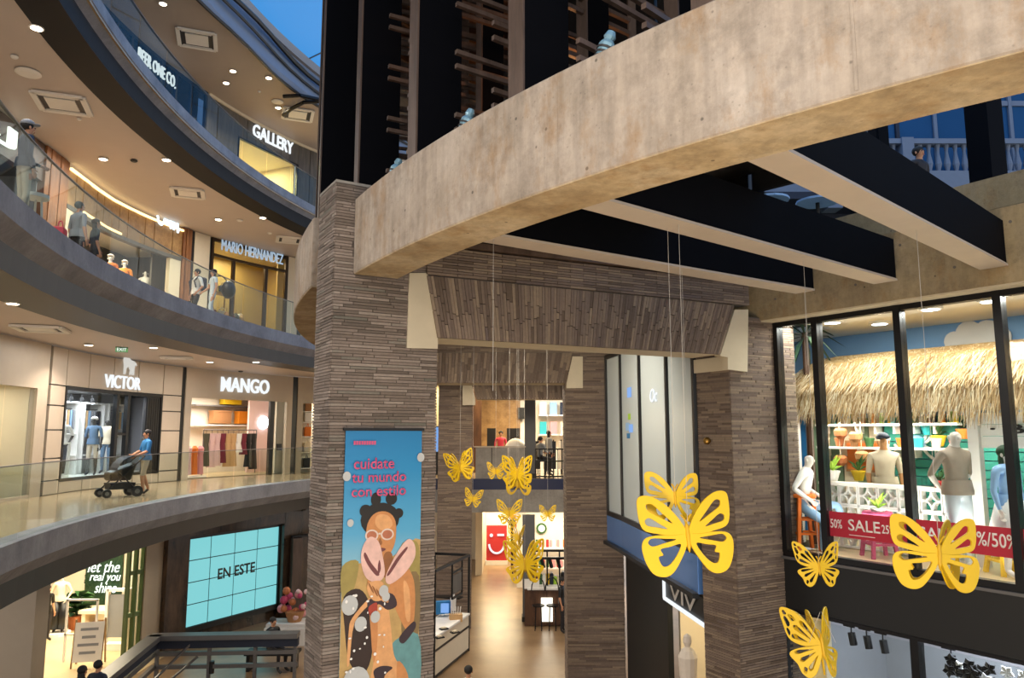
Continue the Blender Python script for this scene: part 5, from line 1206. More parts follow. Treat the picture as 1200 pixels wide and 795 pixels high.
st1 = wp(S(942, 600, -.38), FL, -.38); stool(st1, .80, M['orange_paint'], 'orange wooden bar stool under the sitting mannequin', .18, True)
st2 = wp(S(1029, 620, -.6), FL, -.6); stool(st2, .62, M['pink_paint'], 'pink wooden bar stool behind the sale ribbon')
st3 = wp(S(1180, 650, -.7), FL, -.7); stool(st3, .55, M['yellow_paint'], 'yellow wooden stool at the right of the window behind the ribbon')
# lower shop: track spots and a black and white flower arrangement
for i, (x, y) in enumerate(((998, 748), (1016, 752), (1035, 757), (1115, 776))):
    p = at_off(x, y, -1.5); t = thing('track_spot', 'black ceiling spot in the grey lower shop, %s from the left' % sgn(i), 'spotlight', p)
    m = MB(); m.bar(p + Vector((0, 0, .17)) - Wd * .12, p + Vector((0, 0, .17)) + Wd * .06, .03, .03); m.build('track', M['black_metal'], t); m = MB(); m.tube(p + Vector((0, 0, .06)), p + Vector((0, 0, .18)), .01, 6); m.build('stem', M['black_metal'], t); m = MB(); m.tube(p + Vector((0, 0, .08)), p - Vector((0, 0, .10)) + Wd * .03, .055, 12); m.build('head', M['black_metal'], t)
pf = at_off(1166, 798, -1.2); t = thing('flower_garland', 'black and white artificial flower garland at the lower right edge', 'flowers', pf)
for i in range(34):
    q = pf + Wd * random.uniform(-.55, .5) + Vector((0, 0, random.uniform(-.2, .16))) + Wn * random.uniform(-.1, .1); m = MB()
    for j in range(5):
        an = j * 1.257 + i; e1 = Wd * math.cos(an) + Vector((0, 0, math.sin(an))); e2 = Wd * -math.sin(an) + Vector((0, 0, math.cos(an))); m.hexa([q, q + e1 * .05 + e2 * .03, q + e1 * .09, q + e1 * .05 - e2 * .03], [q + Wn * .015, q + e1 * .05 + e2 * .03 + Wn * .03, q + e1 * .09 + Wn * .02, q + e1 * .05 - e2 * .03 + Wn * .03])
    m.build('blossom', M['black' if i % 3 else 'shirt_white'], t)

# ================================================================ frosted windows between the columns, blue fascia, dark entrance below
Gp = [(2.14, 16.6), (2.30, 15.5), (2.44, 14.0), (2.62, 12.4), (2.77, 11.15)]
def gq(i, o=0.0):
    a = Vector((*Gp[max(0, i - 1)], 0)); b = Vector((*Gp[min(len(Gp) - 1, i + 1)], 0)); d = (b - a).normalized(); n = Vector((d.y, -d.x, 0))
    if n.x > 0: n = -n
    return Vector((*Gp[i], 0)) + n * o
GB, GT = -.12, 3.3
frost = plain('frost', '#bfcbd0', .22, var=.05, scale=.8); 
t = thing('frosted_window', 'row of tall frosted windows in black frames between the brick columns', 'window', (2.4, 14, GB))
for i in range(len(Gp) - 1):
    a, b = gq(i), gq(i + 1); d = (b - a).normalized(); m = MB(); n = Vector((d.y, -d.x, 0)); m.slab([a + d * .05 + Vector((0, 0, GB)), b - d * .05 + Vector((0, 0, GB)), b - d * .05 + n * .02 + Vector((0, 0, GB)), a + d * .05 + n * .02 + Vector((0, 0, GB))], GT - GB); m.build('pane', frost, t)
    m = MB(); m.bar(a + Vector((0, 0, GT)), b + Vector((0, 0, GT)), .12, .1); m.bar(a + Vector((0, 0, GB)), b + Vector((0, 0, GB)), .12, .1); m.build('frame', M['black_metal'], t)
for i in range(len(Gp)):
    a = gq(i); m = MB(); m.box((a.x, a.y, (GB + GT) / 2), (.11, .13, GT - GB)); m.build('mullion', M['black_metal'], t)
pz = lambda px, py, i: atv(px, py, Gp[i], Gp[i + 1])
p0 = pz(764, 472, 2); d = (gq(3) - gq(2)).normalized(); n = Vector((d.y, -d.x, 0)); n = -n if n.x > 0 else n
sg = thing('window_lettering', 'white script letters Oc on the frosted window', 'sign', p0); lettering('Oc', .42, .24, p0 + n * .03, -d if False else d, (0, 0, 1), M['sign_white'], sg, depth=.01, shear=.2, split=False)
for i, (x, y, mt, w, h) in enumerate(((739, 466, 'screen_blue', .16, .2), (739, 492, 'lime', .1, .12), (737, 505, 'sky_cloth', .14, .16), (741, 507, 'screen_blue', .14, .16), (738, 514, 'shirt_blue', .12, .1))):
    p = pz(x, y, 1); d1 = (gq(2) - gq(1)).normalized(); n1 = Vector((d1.y, -d1.x, 0)); n1 = -n1 if n1.x > 0 else n1
    m = MB(); m.slab([p + n1 * .025 - d1 * w, p + n1 * .025 + d1 * w, p + n1 * .03 + d1 * w, p + n1 * .03 - d1 * w], h); tag(m.build('window_sticker', M[mt]), '%s sticker on the frosted window, %s of the little column of stickers' % (['blue', 'lime', 'pale blue', 'bright blue', 'dark blue'][i], ['topmost', 'second', 'third', 'fourth', 'lowest'][i]), 'sticker')
fasc = plain('blue_fascia', '#5a86c8', .12, .3, var=.1, scale=1)
m = MB()
for i in range(len(Gp) - 1):
    a, b = gq(i, .06), gq(i + 1, .06); n = (b - a).normalized(); n = Vector((-n.y, n.x, 0)); n = -n if n.x < 0 else n
    m.slab([a + Vector((0, 0, -.72)), b + Vector((0, 0, -.72)), b + n * .6 + Vector((0, 0, -.72)), a + n * .6 + Vector((0, 0, -.72))], .56)
struct(m.build('wall_right', fasc))
m = MB()
for i in range(len(Gp) - 1):
    a, b = gq(i, .1), gq(i + 1, .1); m.bar(a + Vector((0, 0, -.74)), b + Vector((0, 0, -.74)), .1, .07)
trim(m, M['black_metal'])
# entrance below, set back: dark wall with a door, cream lit shop, lit sign frame
m = MB(); o = [gq(i, -.45) for i in range(len(Gp))]
e0, e1, e2 = o[0], o[2] + (o[3] - o[2]) * .1, o[4]
def upw(mb, a, b, z0, z1, th=.1):
    d = (b - a).normalized(); n = Vector((d.y, -d.x, 0)); mb.slab([a + Vector((0, 0, z0)), b + Vector((0, 0, z0)), b + n * th + Vector((0, 0, z0)), a + n * th + Vector((0, 0, z0))], z1 - z0)
upw(m, e0, e1, GROUND, -.7); struct(m.build('wall_right', M['dark_panel']))
p = e0 + (e1 - e0) * .35; q = e0 + (e1 - e0) * .85; dd = (e1 - e0).normalized(); dn = Vector((dd.y, -dd.x, 0)); dn = -dn if dn.x > 0 else dn
t = thing('service_door', 'dark grey flush door in the dark wall under the blue fascia', 'door', p + Vector((0, 0, GROUND)))
m = MB(); m.slab([p + dn * .02 + Vector((0, 0, GROUND)), q + dn * .02 + Vector((0, 0, GROUND)), q + dn * .06 + Vector((0, 0, GROUND)), p + dn * .06 + Vector((0, 0, GROUND))], 2.3); m.build('leaf', M['dark_fascia'], t)
m = MB(); c = q - dd * .12 + dn * .08 + Vector((0, 0, GROUND + 1.05)); m.tube(c, c + dn * .05, .03, 8); m.tube(c + dn * .05, c + dn * .05 - dd * .14, .015, 6); m.build('handle', M['grey_metal'], t)
for a_, b_ in ((p - dd * .06, p), (q, q + dd * .06)):
    m = MB(); m.slab([a_ + Vector((0, 0, GROUND)), b_ + Vector((0, 0, GROUND)), b_ + dn * .08 + Vector((0, 0, GROUND)), a_ + dn * .08 + Vector((0, 0, GROUND))], 2.36); m.build('jamb', M['black_metal'], t)
m = MB(); back = Vector((1.9, .3, 0)); upw(m, e1 + back, e2 + back * .8, GROUND, -.75); upw(m, e1 + Vector((.12, .1, 0)), e1 + back, GROUND, -.75); struct(m.build('wall_right', M['cream']))
area('shop_light', (3.5, 12.6, -1.0), (3.5, 12.6, -5), 1.0, 40, '#ffe8b8', 1.5)
m = MB(); m.slab([e1 + Vector((0, 0, -.8)), e2 + Vector((0, 0, -.8)), e2 + back + Vector((0, 0, -.8)), e1 + back + Vector((0, 0, -.8))], .08); struct(m.build('ceiling', M['black']))
sgp = [atv(786, 676, e1.xy, e2.xy), atv(821, 694, e1.xy, e2.xy), atv(821, 722, e1.xy, e2.xy), atv(786, 703, e1.xy, e2.xy)]
sg = thing('sign_box', 'dark sign box with a glowing white border and pale letters under the blue fascia', 'sign', sgp[3])
nn4 = Vector(((e2 - e1).y, -(e2 - e1).x, 0)).normalized(); nn4 = -nn4 if nn4.x > 0 else nn4
zt_, zb_ = sgp[0].z, sgp[3].z; s0_, s1_ = sgp[3].copy(), sgp[2].copy(); d5 = Vector((s1_.x - s0_.x, s1_.y - s0_.y, 0)); L5 = d5.length; d5.normalize(); zb_ = (sgp[3].z + sgp[2].z) / 2; zt_ = (sgp[0].z + sgp[1].z) / 2
base5 = Vector((s0_.x, s0_.y, zb_)); h5 = zt_ - zb_
m = MB(); m.slab([base5, base5 + d5 * (L5 + .6), base5 + d5 * (L5 + .6) + nn4 * .1, base5 + nn4 * .1], h5); m.build('box', M['dark_panel'], sg)
for a_, b_ in ((base5, base5 + Vector((0, 0, h5))), (base5, base5 + d5 * (L5 + .6)),):
    m = MB(); m.bar(a_ + nn4 * .12, b_ + nn4 * .12, .05, .05); m.build('light_edge', M['sign_white'], sg)
lettering('VIV', L5 * .85, h5 * .6, base5 + nn4 * .115 + d5 * L5 * .22 + Vector((0, 0, h5 * .2)), d5, (0, 0, 1), M['shirt_white'], sg, depth=.01)
c = e1 + (e2 - e1) * .62 + back * .35; t = thing('mirror_stand', 'upright framed mirror on a stand in the cream lit entrance', 'mirror', c + Vector((0, 0, GROUND)))
m = MB(); m.bar(c - (e2 - e1).normalized() * .25 + Vector((0, 0, GROUND + 1)), c + (e2 - e1).normalized() * .25 + Vector((0, 0, GROUND + 1)), .06, 1.9); m.build('frame', M['dark_fascia'], t); c6 = c + nn4 * .04; m = MB(); m.bar(c6 - (e2 - e1).normalized() * .2 + Vector((0, 0, GROUND + 1)), c6 + (e2 - e1).normalized() * .2 + Vector((0, 0, GROUND + 1)), .02, 1.75); m.build('mirror', M['shop_grey'], t)
c = atd(806, 770, 11.9); t = thing('dress_form', 'pale bust on a stand in the cream lit entrance below the sign box', 'bust', (c.x, c.y, GROUND)); m = MB(); m.lathe([(.02, -.4), (.13, -.3), (.15, 0), (.1, .1), (.04, .15), (.07, .22), (.06, .3), (.01, .34)], (c.x, c.y, c.z), 12); m.build('bust', M['mannequin'], t); m = MB(); m.tube((c.x, c.y, GROUND), (c.x, c.y, c.z - .38), .03); m.build('stand', M['black_metal'], t)

# ================================================================ far side at the top right: old facade with balustrade, dark posts
fd = 20.0
t = thing('old_facade', 'blue-lit old facade with tall panes and a stone balustrade seen under the ring beam', 'facade', (10, fd + .5, 8.0))
def fbox(nm, mat, x0, x1, y0, y1, z0, z1, par): 
    m = MB(); m.box(((x0 + x1) / 2, (y0 + y1) / 2, (z0 + z1) / 2), (x1 - x0, y1 - y0, z1 - z0)); return m.build(nm, mat, par)
stone = plain('balustrade_stone', '#6f7a8c', .8, var=.1); bpane = plain('night_pane', '#1b4068', .12, var=.3, scale=.5, emit='#1d5a96', es=.05)
zb0, zb1 = 8.75, 9.55
fbox('cornice', stone, 4.5, 15.5, fd - .5, fd, 8.15, zb0, t); fbox('top_rail', stone, 4.5, 15.5, fd - .45, fd - .15, zb1, zb1 + .14, t); fbox('wall', M['navy'], 4.5, 15.5, fd + .9, fd + 1.0, 3.0, 17, t)
for k in range(44):
    x = 4.7 + .245 * k; m = MB(); m.lathe([(.05, 0), (.05, .08), (.09, .25), (.05, .5), (.04, .62), (.07, .8)], (x, fd - .3, zb0), 8); m.build('baluster', stone, t)
for k in range(6): 
    x = 4.6 + 2.1 * k; fbox('pedestal', stone, x - .16, x + .16, fd - .5, fd - .1, zb0, zb1 + .16, t); fbox('bracket', stone, x - .2, x + .2, fd - .5, fd, 7.7, 8.15, t)
for k in range(10):
    x = 4.6 + 1.12 * k; fbox('pane', bpane, x + .06, x + 1.06, fd + .82, fd + .88, 9.0, 16.0, t); fbox('mullion', stone if k % 2 else M['navy'], x - .05, x + .05, fd + .75, fd + .9, 8.7, 16.0, t)
    fbox('transom', stone, x + .06, x + 1.06, fd + .76, fd + .88, 11.2, 11.35, t)
for k in range(5): fbox('shop_pane', M['dark_panel'], 4.8 + 2.1 * k, 6.6 + 2.1 * k, fd + .8, fd + .88, 4.9, 7.5, t)
m = MB(); m.box((10, fd + .2, 8.05), (11, 1.4, .2)); struct(m.build('floor', M['navy']))
m = MB(); m.box((10, fd - 2.6, 4.8), (12, 7.0, .3)); struct(m.build('floor', M['wall_concrete']))
for k, (px, dd_, w) in enumerate(((1156, 12.8, .42), (868, 13.5, .55), (1010, 14.5, .4), (1030, 15.5, .3))):
    p = atd(px, 180, dd_); t = thing('steel_post', 'dark steel post on the upper floor behind the steel beams, %s' % ['rightmost with a blue edge', 'leftmost', 'second from left', 'thin one beside the pane'][k], 'post', (p.x, p.y, 4.95))
    m = MB(); m.box((p.x, p.y, 7.6), (w, w, 5.3), .4); m.build('shaft', M['navy_steel'], t); m = MB(); m.box((p.x, p.y, 4.99), (w + .1, w + .1, .06), .4); m.build('base_plate', M['navy_steel'], t)
p = atd(1112, 115, 17); t = thing('chandelier', 'small warm chandelier in front of the blue panes at upper right', 'lamp', p)
for k in range(6):
    m = MB(); q = p + Vector((.22 * math.cos(k * 1.05), .22 * math.sin(k * 1.05), .1 * (k % 2))); m.ball(q, .05, 8, 6); m.build('bulb', M['led_warm'], t)
m = MB(); m.lathe([(.05, -.1), (.26, 0), (.05, .1)], p, 12); m.build('ring', M['brass'], t); m = MB(); m.tube(p + Vector((0, 0, .1)), p + Vector((0, 0, 2.5)), .012, 6); m.build('rod', M['brass'], t)
for k, (px, py) in enumerate(((900, 236), (958, 238))):
    p = atd(px, py, 14.0); t = thing('cafe_table', 'pale cafe table on the dark upper floor between the steel beams, %s' % sgn(k), 'table', (p.x, p.y, 4.95), 0, 'cafe tables on the upper floor')
    h = max(.5, p.z - 4.95); m = MB(); m.lathe([(.4, h), (.4, h + .04)], (p.x, p.y, 4.95), 16); m.build('tabletop', M['sky_cloth'], t); m = MB(); m.tube((p.x, p.y, 4.97), (p.x, p.y, 4.95 + h), .04); m.build('leg', M['black_metal'], t); m = MB(); m.lathe([(.25, 0), (.22, .03)], (p.x, p.y, 4.95), 12); m.build('base', M['black_metal'], t)

# ================================================================ far side of the middle gallery, seen between the brick columns
FY = 27.0
m = MB(); m.box((1.0, FY + 5, -.15), (16, 10, .3)); struct(m.build('floor', M['terrazzo']))
m = MB(); m.box((1.0, FY - .05, -.19), (16, .12, .38)); trim(m, plain('navy_edge', '#232a4a', .4, var=.05))
m = MB(); m.box((1.0, FY + .05, -.78), (16, .3, .8)); trim(m, M['grey_concrete'])
m = MB(); m.box((1.0, FY + 5, -.5), (16, 10, .1)); struct(m.build('ceiling', M['soffit']))
m = MB(); m.box((1.0, FY + 5, 3.75), (16, 10, .1)); struct(m.build('ceiling', M['soffit']))
area('shop_light', (.5, FY + 2.6, 3.6), (.5, FY + 2.6, 0), 4.5, 320, '#ffdca0', 3)
fx = lambda px, d: (px - 600) / F_PX * d
# parapet panels and barred railing
t = thing('parapet', 'pale solid parapet across the hall behind the yellow butterflies', 'railing', (fx(588, FY), FY, 0))
for k in range(3):
    x0 = fx(558 + 19 * k, FY); x1 = fx(576 + 19 * k, FY); m = MB(); m.box(((x0 + x1) / 2, FY, .55), (x1 - x0, .06, 1.1)); m.build('panel', M['grey_concrete'], t)
m = MB(); m.bar((fx(556, FY), FY, 1.13), (fx(616, FY), FY, 1.13), .1, .05); m.build('cap', M['beige_panel'], t)
t = thing('barred_railing', 'black barred railing across the hall where two people sit', 'railing', (fx(650, FY), FY, 0))
xa, xb = fx(627, FY), fx(700, FY)
for k in range(15):
    x = xa + (xb - xa) * k / 14; m = MB(); m.bar((x, FY, 0), (x, FY, 1.05), .03, .03); m.build('bar', M['black_metal'], t)
for z in (.08, 1.05, .62): m = MB(); m.bar((xa, FY, z), (xb, FY, z), .05, .05); m.build('rail', M['black_metal'], t)
# pillar through both floors
def pillar(px, d, w, z0, z1, mat, lab):
    x = fx(px, d); t = thing('pillar', lab, 'pillar', (x, d, z0)); m = MB(); m.box((x, d, (z0 + z1) / 2), (w, w, z1 - z0)); m.build('shaft', mat, t); m = MB(); m.box((x, d, z0 + .08), (w + .06, w + .06, .16)); m.build('base', M['dark_panel'], t)
gp = plain('pillar_grey', '#5a5a5c', .5, var=.08)
pillar(621, FY + .6, .40, 0, 3.7, gp, 'slim grey pillar on the gallery across the hall'); pillar(619, 26.2, .42, GROUND, -1.2, gp, 'slim grey pillar in the lower hall beside the food counter')
# wood-lined shop and white boutique
m = MB(); m.box((fx(578, 33), 33, 1.85), (2.4, .1, 3.7)); struct(m.build('wall_back', M['wood_gold'])); m = MB(); m.box((fx(650, 33), 33.2, 1.85), (6.0, .1, 3.7)); struct(m.build('wall_back', M['wall_light']))
m = MB(); m.box((fx(545, 31), 31, 1.85), (1.4, .1, 3.7)); struct(m.build('wall_back', M['wood_dark']))
for k, (x0, x1, y0) in enumerate(((571, 581, 504), (594, 609, 504))):
    d = 31.0; a = fx(x0, d); b = fx(x1, d); t = thing('display_board', 'black upright board across the hall, %s of the person in pink' % ('left', 'right')[k], 'board', ((a + b) / 2, d, 0)); m = MB(); m.box(((a + b) / 2, d, .95), (b - a, .1, 1.75)); m.build('board', M['black'], t); m = MB(); m.box(((a + b) / 2, d, .04), (b - a + .1, .4, .08)); m.build('foot', M['black_metal'], t)
x = fx(604, FY + .9); t = thing('egg_chair', 'white rounded shell chair at the parapet across the hall', 'chair', (x, FY + .9, 0)); m = MB(); m.ball((x, FY + .9, .95), .42, 14, 10, (1, .7, 1.15)); m.build('shell', M['white'], t, smooth=True); m = MB(); m.tube((x, FY + .9, 0), (x, FY + .9, .55), .04); m.build('stem', M['grey_metal'], t); m = MB(); m.lathe([(.3, 0), (.28, .04)], (x, FY + .9, 0)); m.build('foot', M['grey_metal'], t)
x = fx(611, 30.5); t = thing('wall_speaker', 'small black speaker on the white wall across the hall', 'speaker', (x, 32.9, 2.2)); m = MB(); m.box((fx(611, 32.9), 32.95, 2.5), (.3, .2, .5)); m.build('box', M['black'], t); m = MB(); m.box((fx(611, 32.9), 32.84, 2.5), (.24, .02, .44)); m.build('grille', M['dark_panel'], t)
area('shop_light', (fx(650, 30), 30.5, 3.6), (fx(650, 30), 30.5, 0), 2.5, 260, '#f4fbff', 2)
for k in range(3):
    for j in range(2):
        x = fx(636 + 12 * k, 32.9); z = 1.55 + .85 * j; t = thing('wall_shelf', 'boutique wall bay with pastel goods across the hall, %s bay, %s tier' % (sgn(k), ('lower', 'upper')[j]), 'shelf', (x, 32.8, z))
        m = MB(); m.box((x, 32.85, z), (.42, .5, .05)); m.build('board', M['white'], t); m = MB(); m.box((x, 32.8, z + .3), (.3, .25, .55)); m.build('goods', M[['teal_pot', 'white', 'cloth_rose', 'sky_cloth', 'cream', 'navy'][k * 2 + j]], t)
for k in range(5):
    x = fx(630 + 9 * k, 30.2); t = thing('clothes_rack', 'rack of dark and white clothes in the boutique across the hall, %s from the left' % sgn(k), 'clothes rack', (x, 30.2, 0), 0, 'racks in the far boutique'); m = MB(); m.box((x, 30.2, .75), (.18, .5, 1.1)); m.build('clothes', M[['black', 'white', 'navy', 'shirt_white', 'black'][k]], t); m = MB(); m.bar((x, 29.95, 1.35), (x, 30.45, 1.35), .03, .03); m.bar((x, 29.95, 0), (x, 29.95, 1.35), .03, .03); m.bar((x, 30.45, 0), (x, 30.45, 1.35), .03, .03); m.build('frame', M['black_metal'], t)
# narrow strip between the two left columns: lit shop with a blue screen
x0, x1 = fx(500, 30), fx(520, 30)
m = MB(); m.box((fx(505, 31), 31.2, 1.85), (2.0, .1, 3.7)); struct(m.build('wall_back', M['wall_light'])); area('shop_light', (fx(508, 30), 30.4, 3.6), (fx(508, 30), 30.4, 0), .8, 45, '#ffe7a0', .8)
t = thing('wall_screen', 'upright blue glowing screen in the gap right of the poster column', 'screen', (fx(514, 29.5), 29.5, .9)); m = MB(); m.box((fx(514, 29.5), 29.5, 1.3), (.6, .08, 1.2)); m.build('frame', M['black'], t); m = MB(); m.box((fx(514, 29.5), 29.45, 1.3), (.54, .02, 1.12)); m.build('screen', M['screen_blue'], t)
m = MB(); m.box((fx(514, 29.5), 29.6, .45), (.5, .4, .9)); m.build('stand', M['dark_panel'], t)

# ================================================================ lower hall beyond the columns: red smile shop, food counter
m = MB(); m.box((fx(590, 38.5), 38.6, -2.9), (7.5, .15, 3.6)); struct(m.build('wall_back', M['wall_light']))
m = MB(); m.box((fx(590, 38), 35.0, -1.25), (9, 8, .1)); struct(m.build('ceiling', M['wall_light']))
m = MB(); m.box((fx(564, 36), 36.5, -2.95), (.3, 4.5, 3.5)); struct(m.build('wall_left', M['cream']))
area('shop_light', (fx(590, 37), 36.5, -1.4), (fx(590, 37), 36.5, -5), 2.4, 300, '#fff0c8', 3)
area('shop_light', (fx(650, 30), 29.5, -1.3), (fx(650, 30), 29.5, -5), 2.6, 240, '#fff0d0', 2.5)
D_ = 37.0; c0 = atd(570, 657, D_); c1 = atd(594, 616, D_); w = c1.x - c0.x; h = c1.z - c0.z
t = thing('smile_sign', 'red square sign with a white winking smile face at the end of the lower hall', 'sign', (c0.x + w / 2, D_, GROUND))
m = MB(); m.box((c0.x + w / 2, D_, c0.z + h / 2 - .0), (w, .12, h)); m.build('board', M['red'], t); m = MB(); m.box((c0.x + w / 2, D_, (GROUND + c0.z) / 2), (w + .1, .3, c0.z - GROUND)); m.build('plinth', M['white'], t)
m = MB(); m.tube((c0.x + w * .24, D_ - .05, c0.z + h * .72), (c0.x + w * .24, D_ - .1, c0.z + h * .72), w * .085, 14); m.build('eye', M['sign_white'], t); m = MB(); m.box((c0.x + w * .70, D_ - .08, c0.z + h * .73), (w * .34, .05, h * .06)); m.build('eye', M['sign_white'], t)
m = MB(); pts = [Vector((c0.x + w * .5 + w * .37 * math.cos(a), D_ - .08, c0.z + h * .48 + h * .27 * math.sin(a))) for a in [PI + .05 + k * (PI - .1) / 14 for k in range(15)]]; m.path(pts, w * .05, 7); m.build('smile', M['sign_white'], t)
for k in range(4):
    x = fx(600 + 5 * k, 38.2); t = thing('goods_shelf', 'white goods shelf right of the red smile sign, %s' % sgn(k), 'shelf', (x, 38.2, GROUND), 0, 'shelves by the smile sign'); 
    m = MB(); m.box((x, 38.4, GROUND + 1.2), (.22, .2, 2.4)); m.build('frame', M['white'], t)
    for j in range(5): m = MB(); m.box((x, 38.22, GROUND + .4 + .45 * j), (.18, .2, .25)); m.build('goods', M[['cloth_rose', 'lime', 'yellow_paint', 'sky_cloth', 'orange'][(k + j) % 5]], t)
t = thing('display_tree', 'green and brown twig display behind the upper butterfly at the smile shop', 'display', (fx(600, 34), 34, GROUND)); 
m = MB(); m.tube((fx(600, 34), 34, GROUND), (fx(600, 34), 34, -2.4), .05); m.build('stem', M['wood_dark'], t)
for k in range(16):
    a = k * 2.4; m = MB(); m.path([Vector((fx(600, 34), 34, -2.6 + .02 * k)), Vector((fx(600, 34) + .5 * math.cos(a), 34 + .5 * math.sin(a), -2.2 + .05 * (k % 5)))], .02, 5); m.build('twig', M['leaf' if k % 2 else 'wood_warm'], t)
# food counter: dark wood panels, lit menu, black canopy, goods
kx0, kx1, kd = fx(614, 25.4), fx(690, 25.4), 25.4
t = thing('food_counter', 'dark wood food counter with a lit menu panel beside the slim grey pillar', 'counter', ((kx0 + kx1) / 2, kd + .6, GROUND))
for k in range(4):
    a = kx0 + .75 * k; m = MB(); m.box((a + .37, kd + .04 * k, GROUND + .6), (.72, .08, 1.15)); m.build('panel', M['wood_dark'], t)
m = MB(); m.box(((kx0 + kx1) / 2 + .1, kd + .7, GROUND + .55), (kx1 - kx0 - .1, 1.2, 1.1)); m.build('body', M['wood_dark'], t); m = MB(); m.box(((kx0 + kx1) / 2 + .1, kd + .65, GROUND + 1.2), (kx1 - kx0, 1.5, .06)); m.build('worktop', M['white'], t)
a = fx(633, kd - .2); b = fx(646, kd - .2); m = MB(); m.box(((a + b) / 2, kd - .1, GROUND + .55), (b - a, .06, .75)); m.build('menu_panel', M['sign_white'] if False else glow('menu', '#fff6e0', 1.6), t)
m = MB(); m.box((kx0 + .25, kd + .02, GROUND + 1.35), (.5, .1, .3)); m.build('tip_box', M['white'], t)
t = thing('canopy_frame', 'black canopy frame over the food counter', 'canopy', (fx(650, 26), 26.0, GROUND + 1.2))
for z in (-2.30, -2.55): m = MB(); m.bar((fx(621, 25.6), 25.6, z), (kx1, 25.6, z), .08, .08); m.build('rail', M['black_metal'], t)
for k in range(4): m = MB(); x = fx(626 + 14 * k, 25.7); m.bar((x, 25.7, GROUND + 1.24), (x, 25.7, -2.3), .05, .05); m.build('post', M['black_metal'], t)
for k in range(5): m = MB(); x = fx(624 + 9 * k, 25.8); m.tube((x, 25.8, -2.55), (x + .1, 25.8, -2.9), .06, 10); m.build('pendant', M['black_metal'], t)
random.seed(3)
for k in range(12):
    x = fx(628 + 4.2 * k, 26.0); mt = ['red', 'leaf', 'white', 'yellow_paint', 'navy', 'lime', 'cream', 'black'][k % 8]; r = .07; h = random.uniform(.2, .38)
    t = thing('jar', '%s jar on the food counter, place %s from the pillar' % (mt.replace('_paint', ''), (sgn(k) if k < 10 else ['eleventh', 'twelfth'][k - 10])), 'jar', (x, 26, GROUND + 1.23), 0, 'jars on the food counter'); m = MB(); m.lathe([(r, 0), (r, h), (r * .6, h + .05)], (x, 26.0, GROUND + 1.23), 10); m.build('body', M[mt], t); m = MB(); m.lathe([(r * .65, h + .05), (r * .65, h + .09)], (x, 26.0, GROUND + 1.23), 10); m.build('lid', M['white'], t)
for k in range(3):
    for j in range(2):
        x = fx(632 + 12 * k, 31); z = GROUND + .9 + .8 * j; t = thing('goods_shelf', 'lit shelf of coloured goods behind the food counter, %s bay, %s tier' % (sgn(k), ('lower', 'upper')[j]), 'shelf', (x, 31, z)); m = MB(); m.box((x, 31, z), (.42, .4, .05)); m.build('board', M['white'], t)
        for i in range(3): m = MB(); m.box((x - .13 + .13 * i, 30.95, z + .17), (.1, .2, .28)); m.build('goods', M[['yellow_paint', 'leaf', 'red', 'cloth_rose', 'white', 'orange'][(k + j + i) % 6]], t)
m = MB(); m.box((fx(655, 31.4), 31.6, -2.9), (3.6, .1, 3.6)); struct(m.build('wall_back', M['wall_light']))
t = thing('wall_emblem', 'small green round emblem over the food counter shelves', 'sign', (fx(634, 31.3), 31.3, -2.0)); m = MB(); m.tube((fx(634, 31.3), 31.5, -2.3), (fx(634, 31.3), 31.45, -2.3), .22, 14); m.build('disc', M['leaf'], t); m = MB(); m.tube((fx(634, 31.3), 31.45, -2.3), (fx(634, 31.3), 31.42, -2.3), .14, 14); m.build('inner_disc', M['white'], t)
for k, px in enumerate((630, 646)):
    x = fx(px, 24.7); t = thing('wire_chair', 'black wire back chair at the food counter, %s' % ('left', 'right')[k], 'chair', (x, 24.9, GROUND))
    m = MB(); pts = [Vector((x + .22 * math.cos(a), 25.1, GROUND + 1.2 + .42 * math.sin(a))) for a in [k_ * PI / 8 for k_ in range(9)]]; 
    m.path(pts, .02); m.build('backrest', M['black_metal'], t); m = MB(); m.lathe([(.2, .75), (.2, .79)], (x, 24.9, GROUND)); m.build('seat', M['black_metal'], t)
    for q in range(4): m = MB(); m.tube((x + .15 * math.cos(q * PI / 2 + .7), 24.9 + .15 * math.sin(q * PI / 2 + .7), GROUND), (x + .12 * math.cos(q * PI / 2 + .7), 24.9 + .12 * math.sin(q * PI / 2 + .7), GROUND + .75), .018, 6); m.build('leg', M['black_metal'], t)

# cafe counter with black frame right of the poster column
def gz(px, py, z=GROUND): return atz(px, py, z)
a = gz(549, 763); b = gz(508, 797); dk = (b - a).normalized(); dl = (b - a).length; nk = Vector((-dk.y, dk.x, 0)); nk = -nk if nk.x > 0 else nk
H = 2.72; t = thing('cafe_stand', 'black open frame cafe stand with a white counter right of the poster', 'stand', a)
P4 = [a, b, b + nk * 1.1, a + nk * 1.1]
for q in P4: m = MB(); m.bar(q, q + Vector((0, 0, H)), .07, .07); m.build('post', M['black_metal'], t)
for i in range(4):
    m = MB(); m.bar(P4[i] + Vector((0, 0, H)), P4[(i + 1) % 4] + Vector((0, 0, H)), .07, .07); m.build('top_rail', M['black_metal'], t)
for z in (0.06, .7): m = MB(); m.bar(P4[0] + Vector((0, 0, z)), P4[1] + Vector((0, 0, z)), .06, .06); m.build('rail', M['black_metal'], t)
m = MB(); m.slab([p + Vector((0, 0, .06)) for p in (a - nk * .02 + dk * .05, b - nk * .02, b + nk * .06, a + nk * .06 + dk * .05)], .95); m.build('front_panel', M['cream'], t)
m = MB(); m.slab([p + Vector((0, 0, 1.02)) for p in (a - nk * .05 + dk * .04, b - nk * .05, b + nk * .75, a + nk * .75 + dk * .04)], .05); m.build('worktop', M['white'], t)
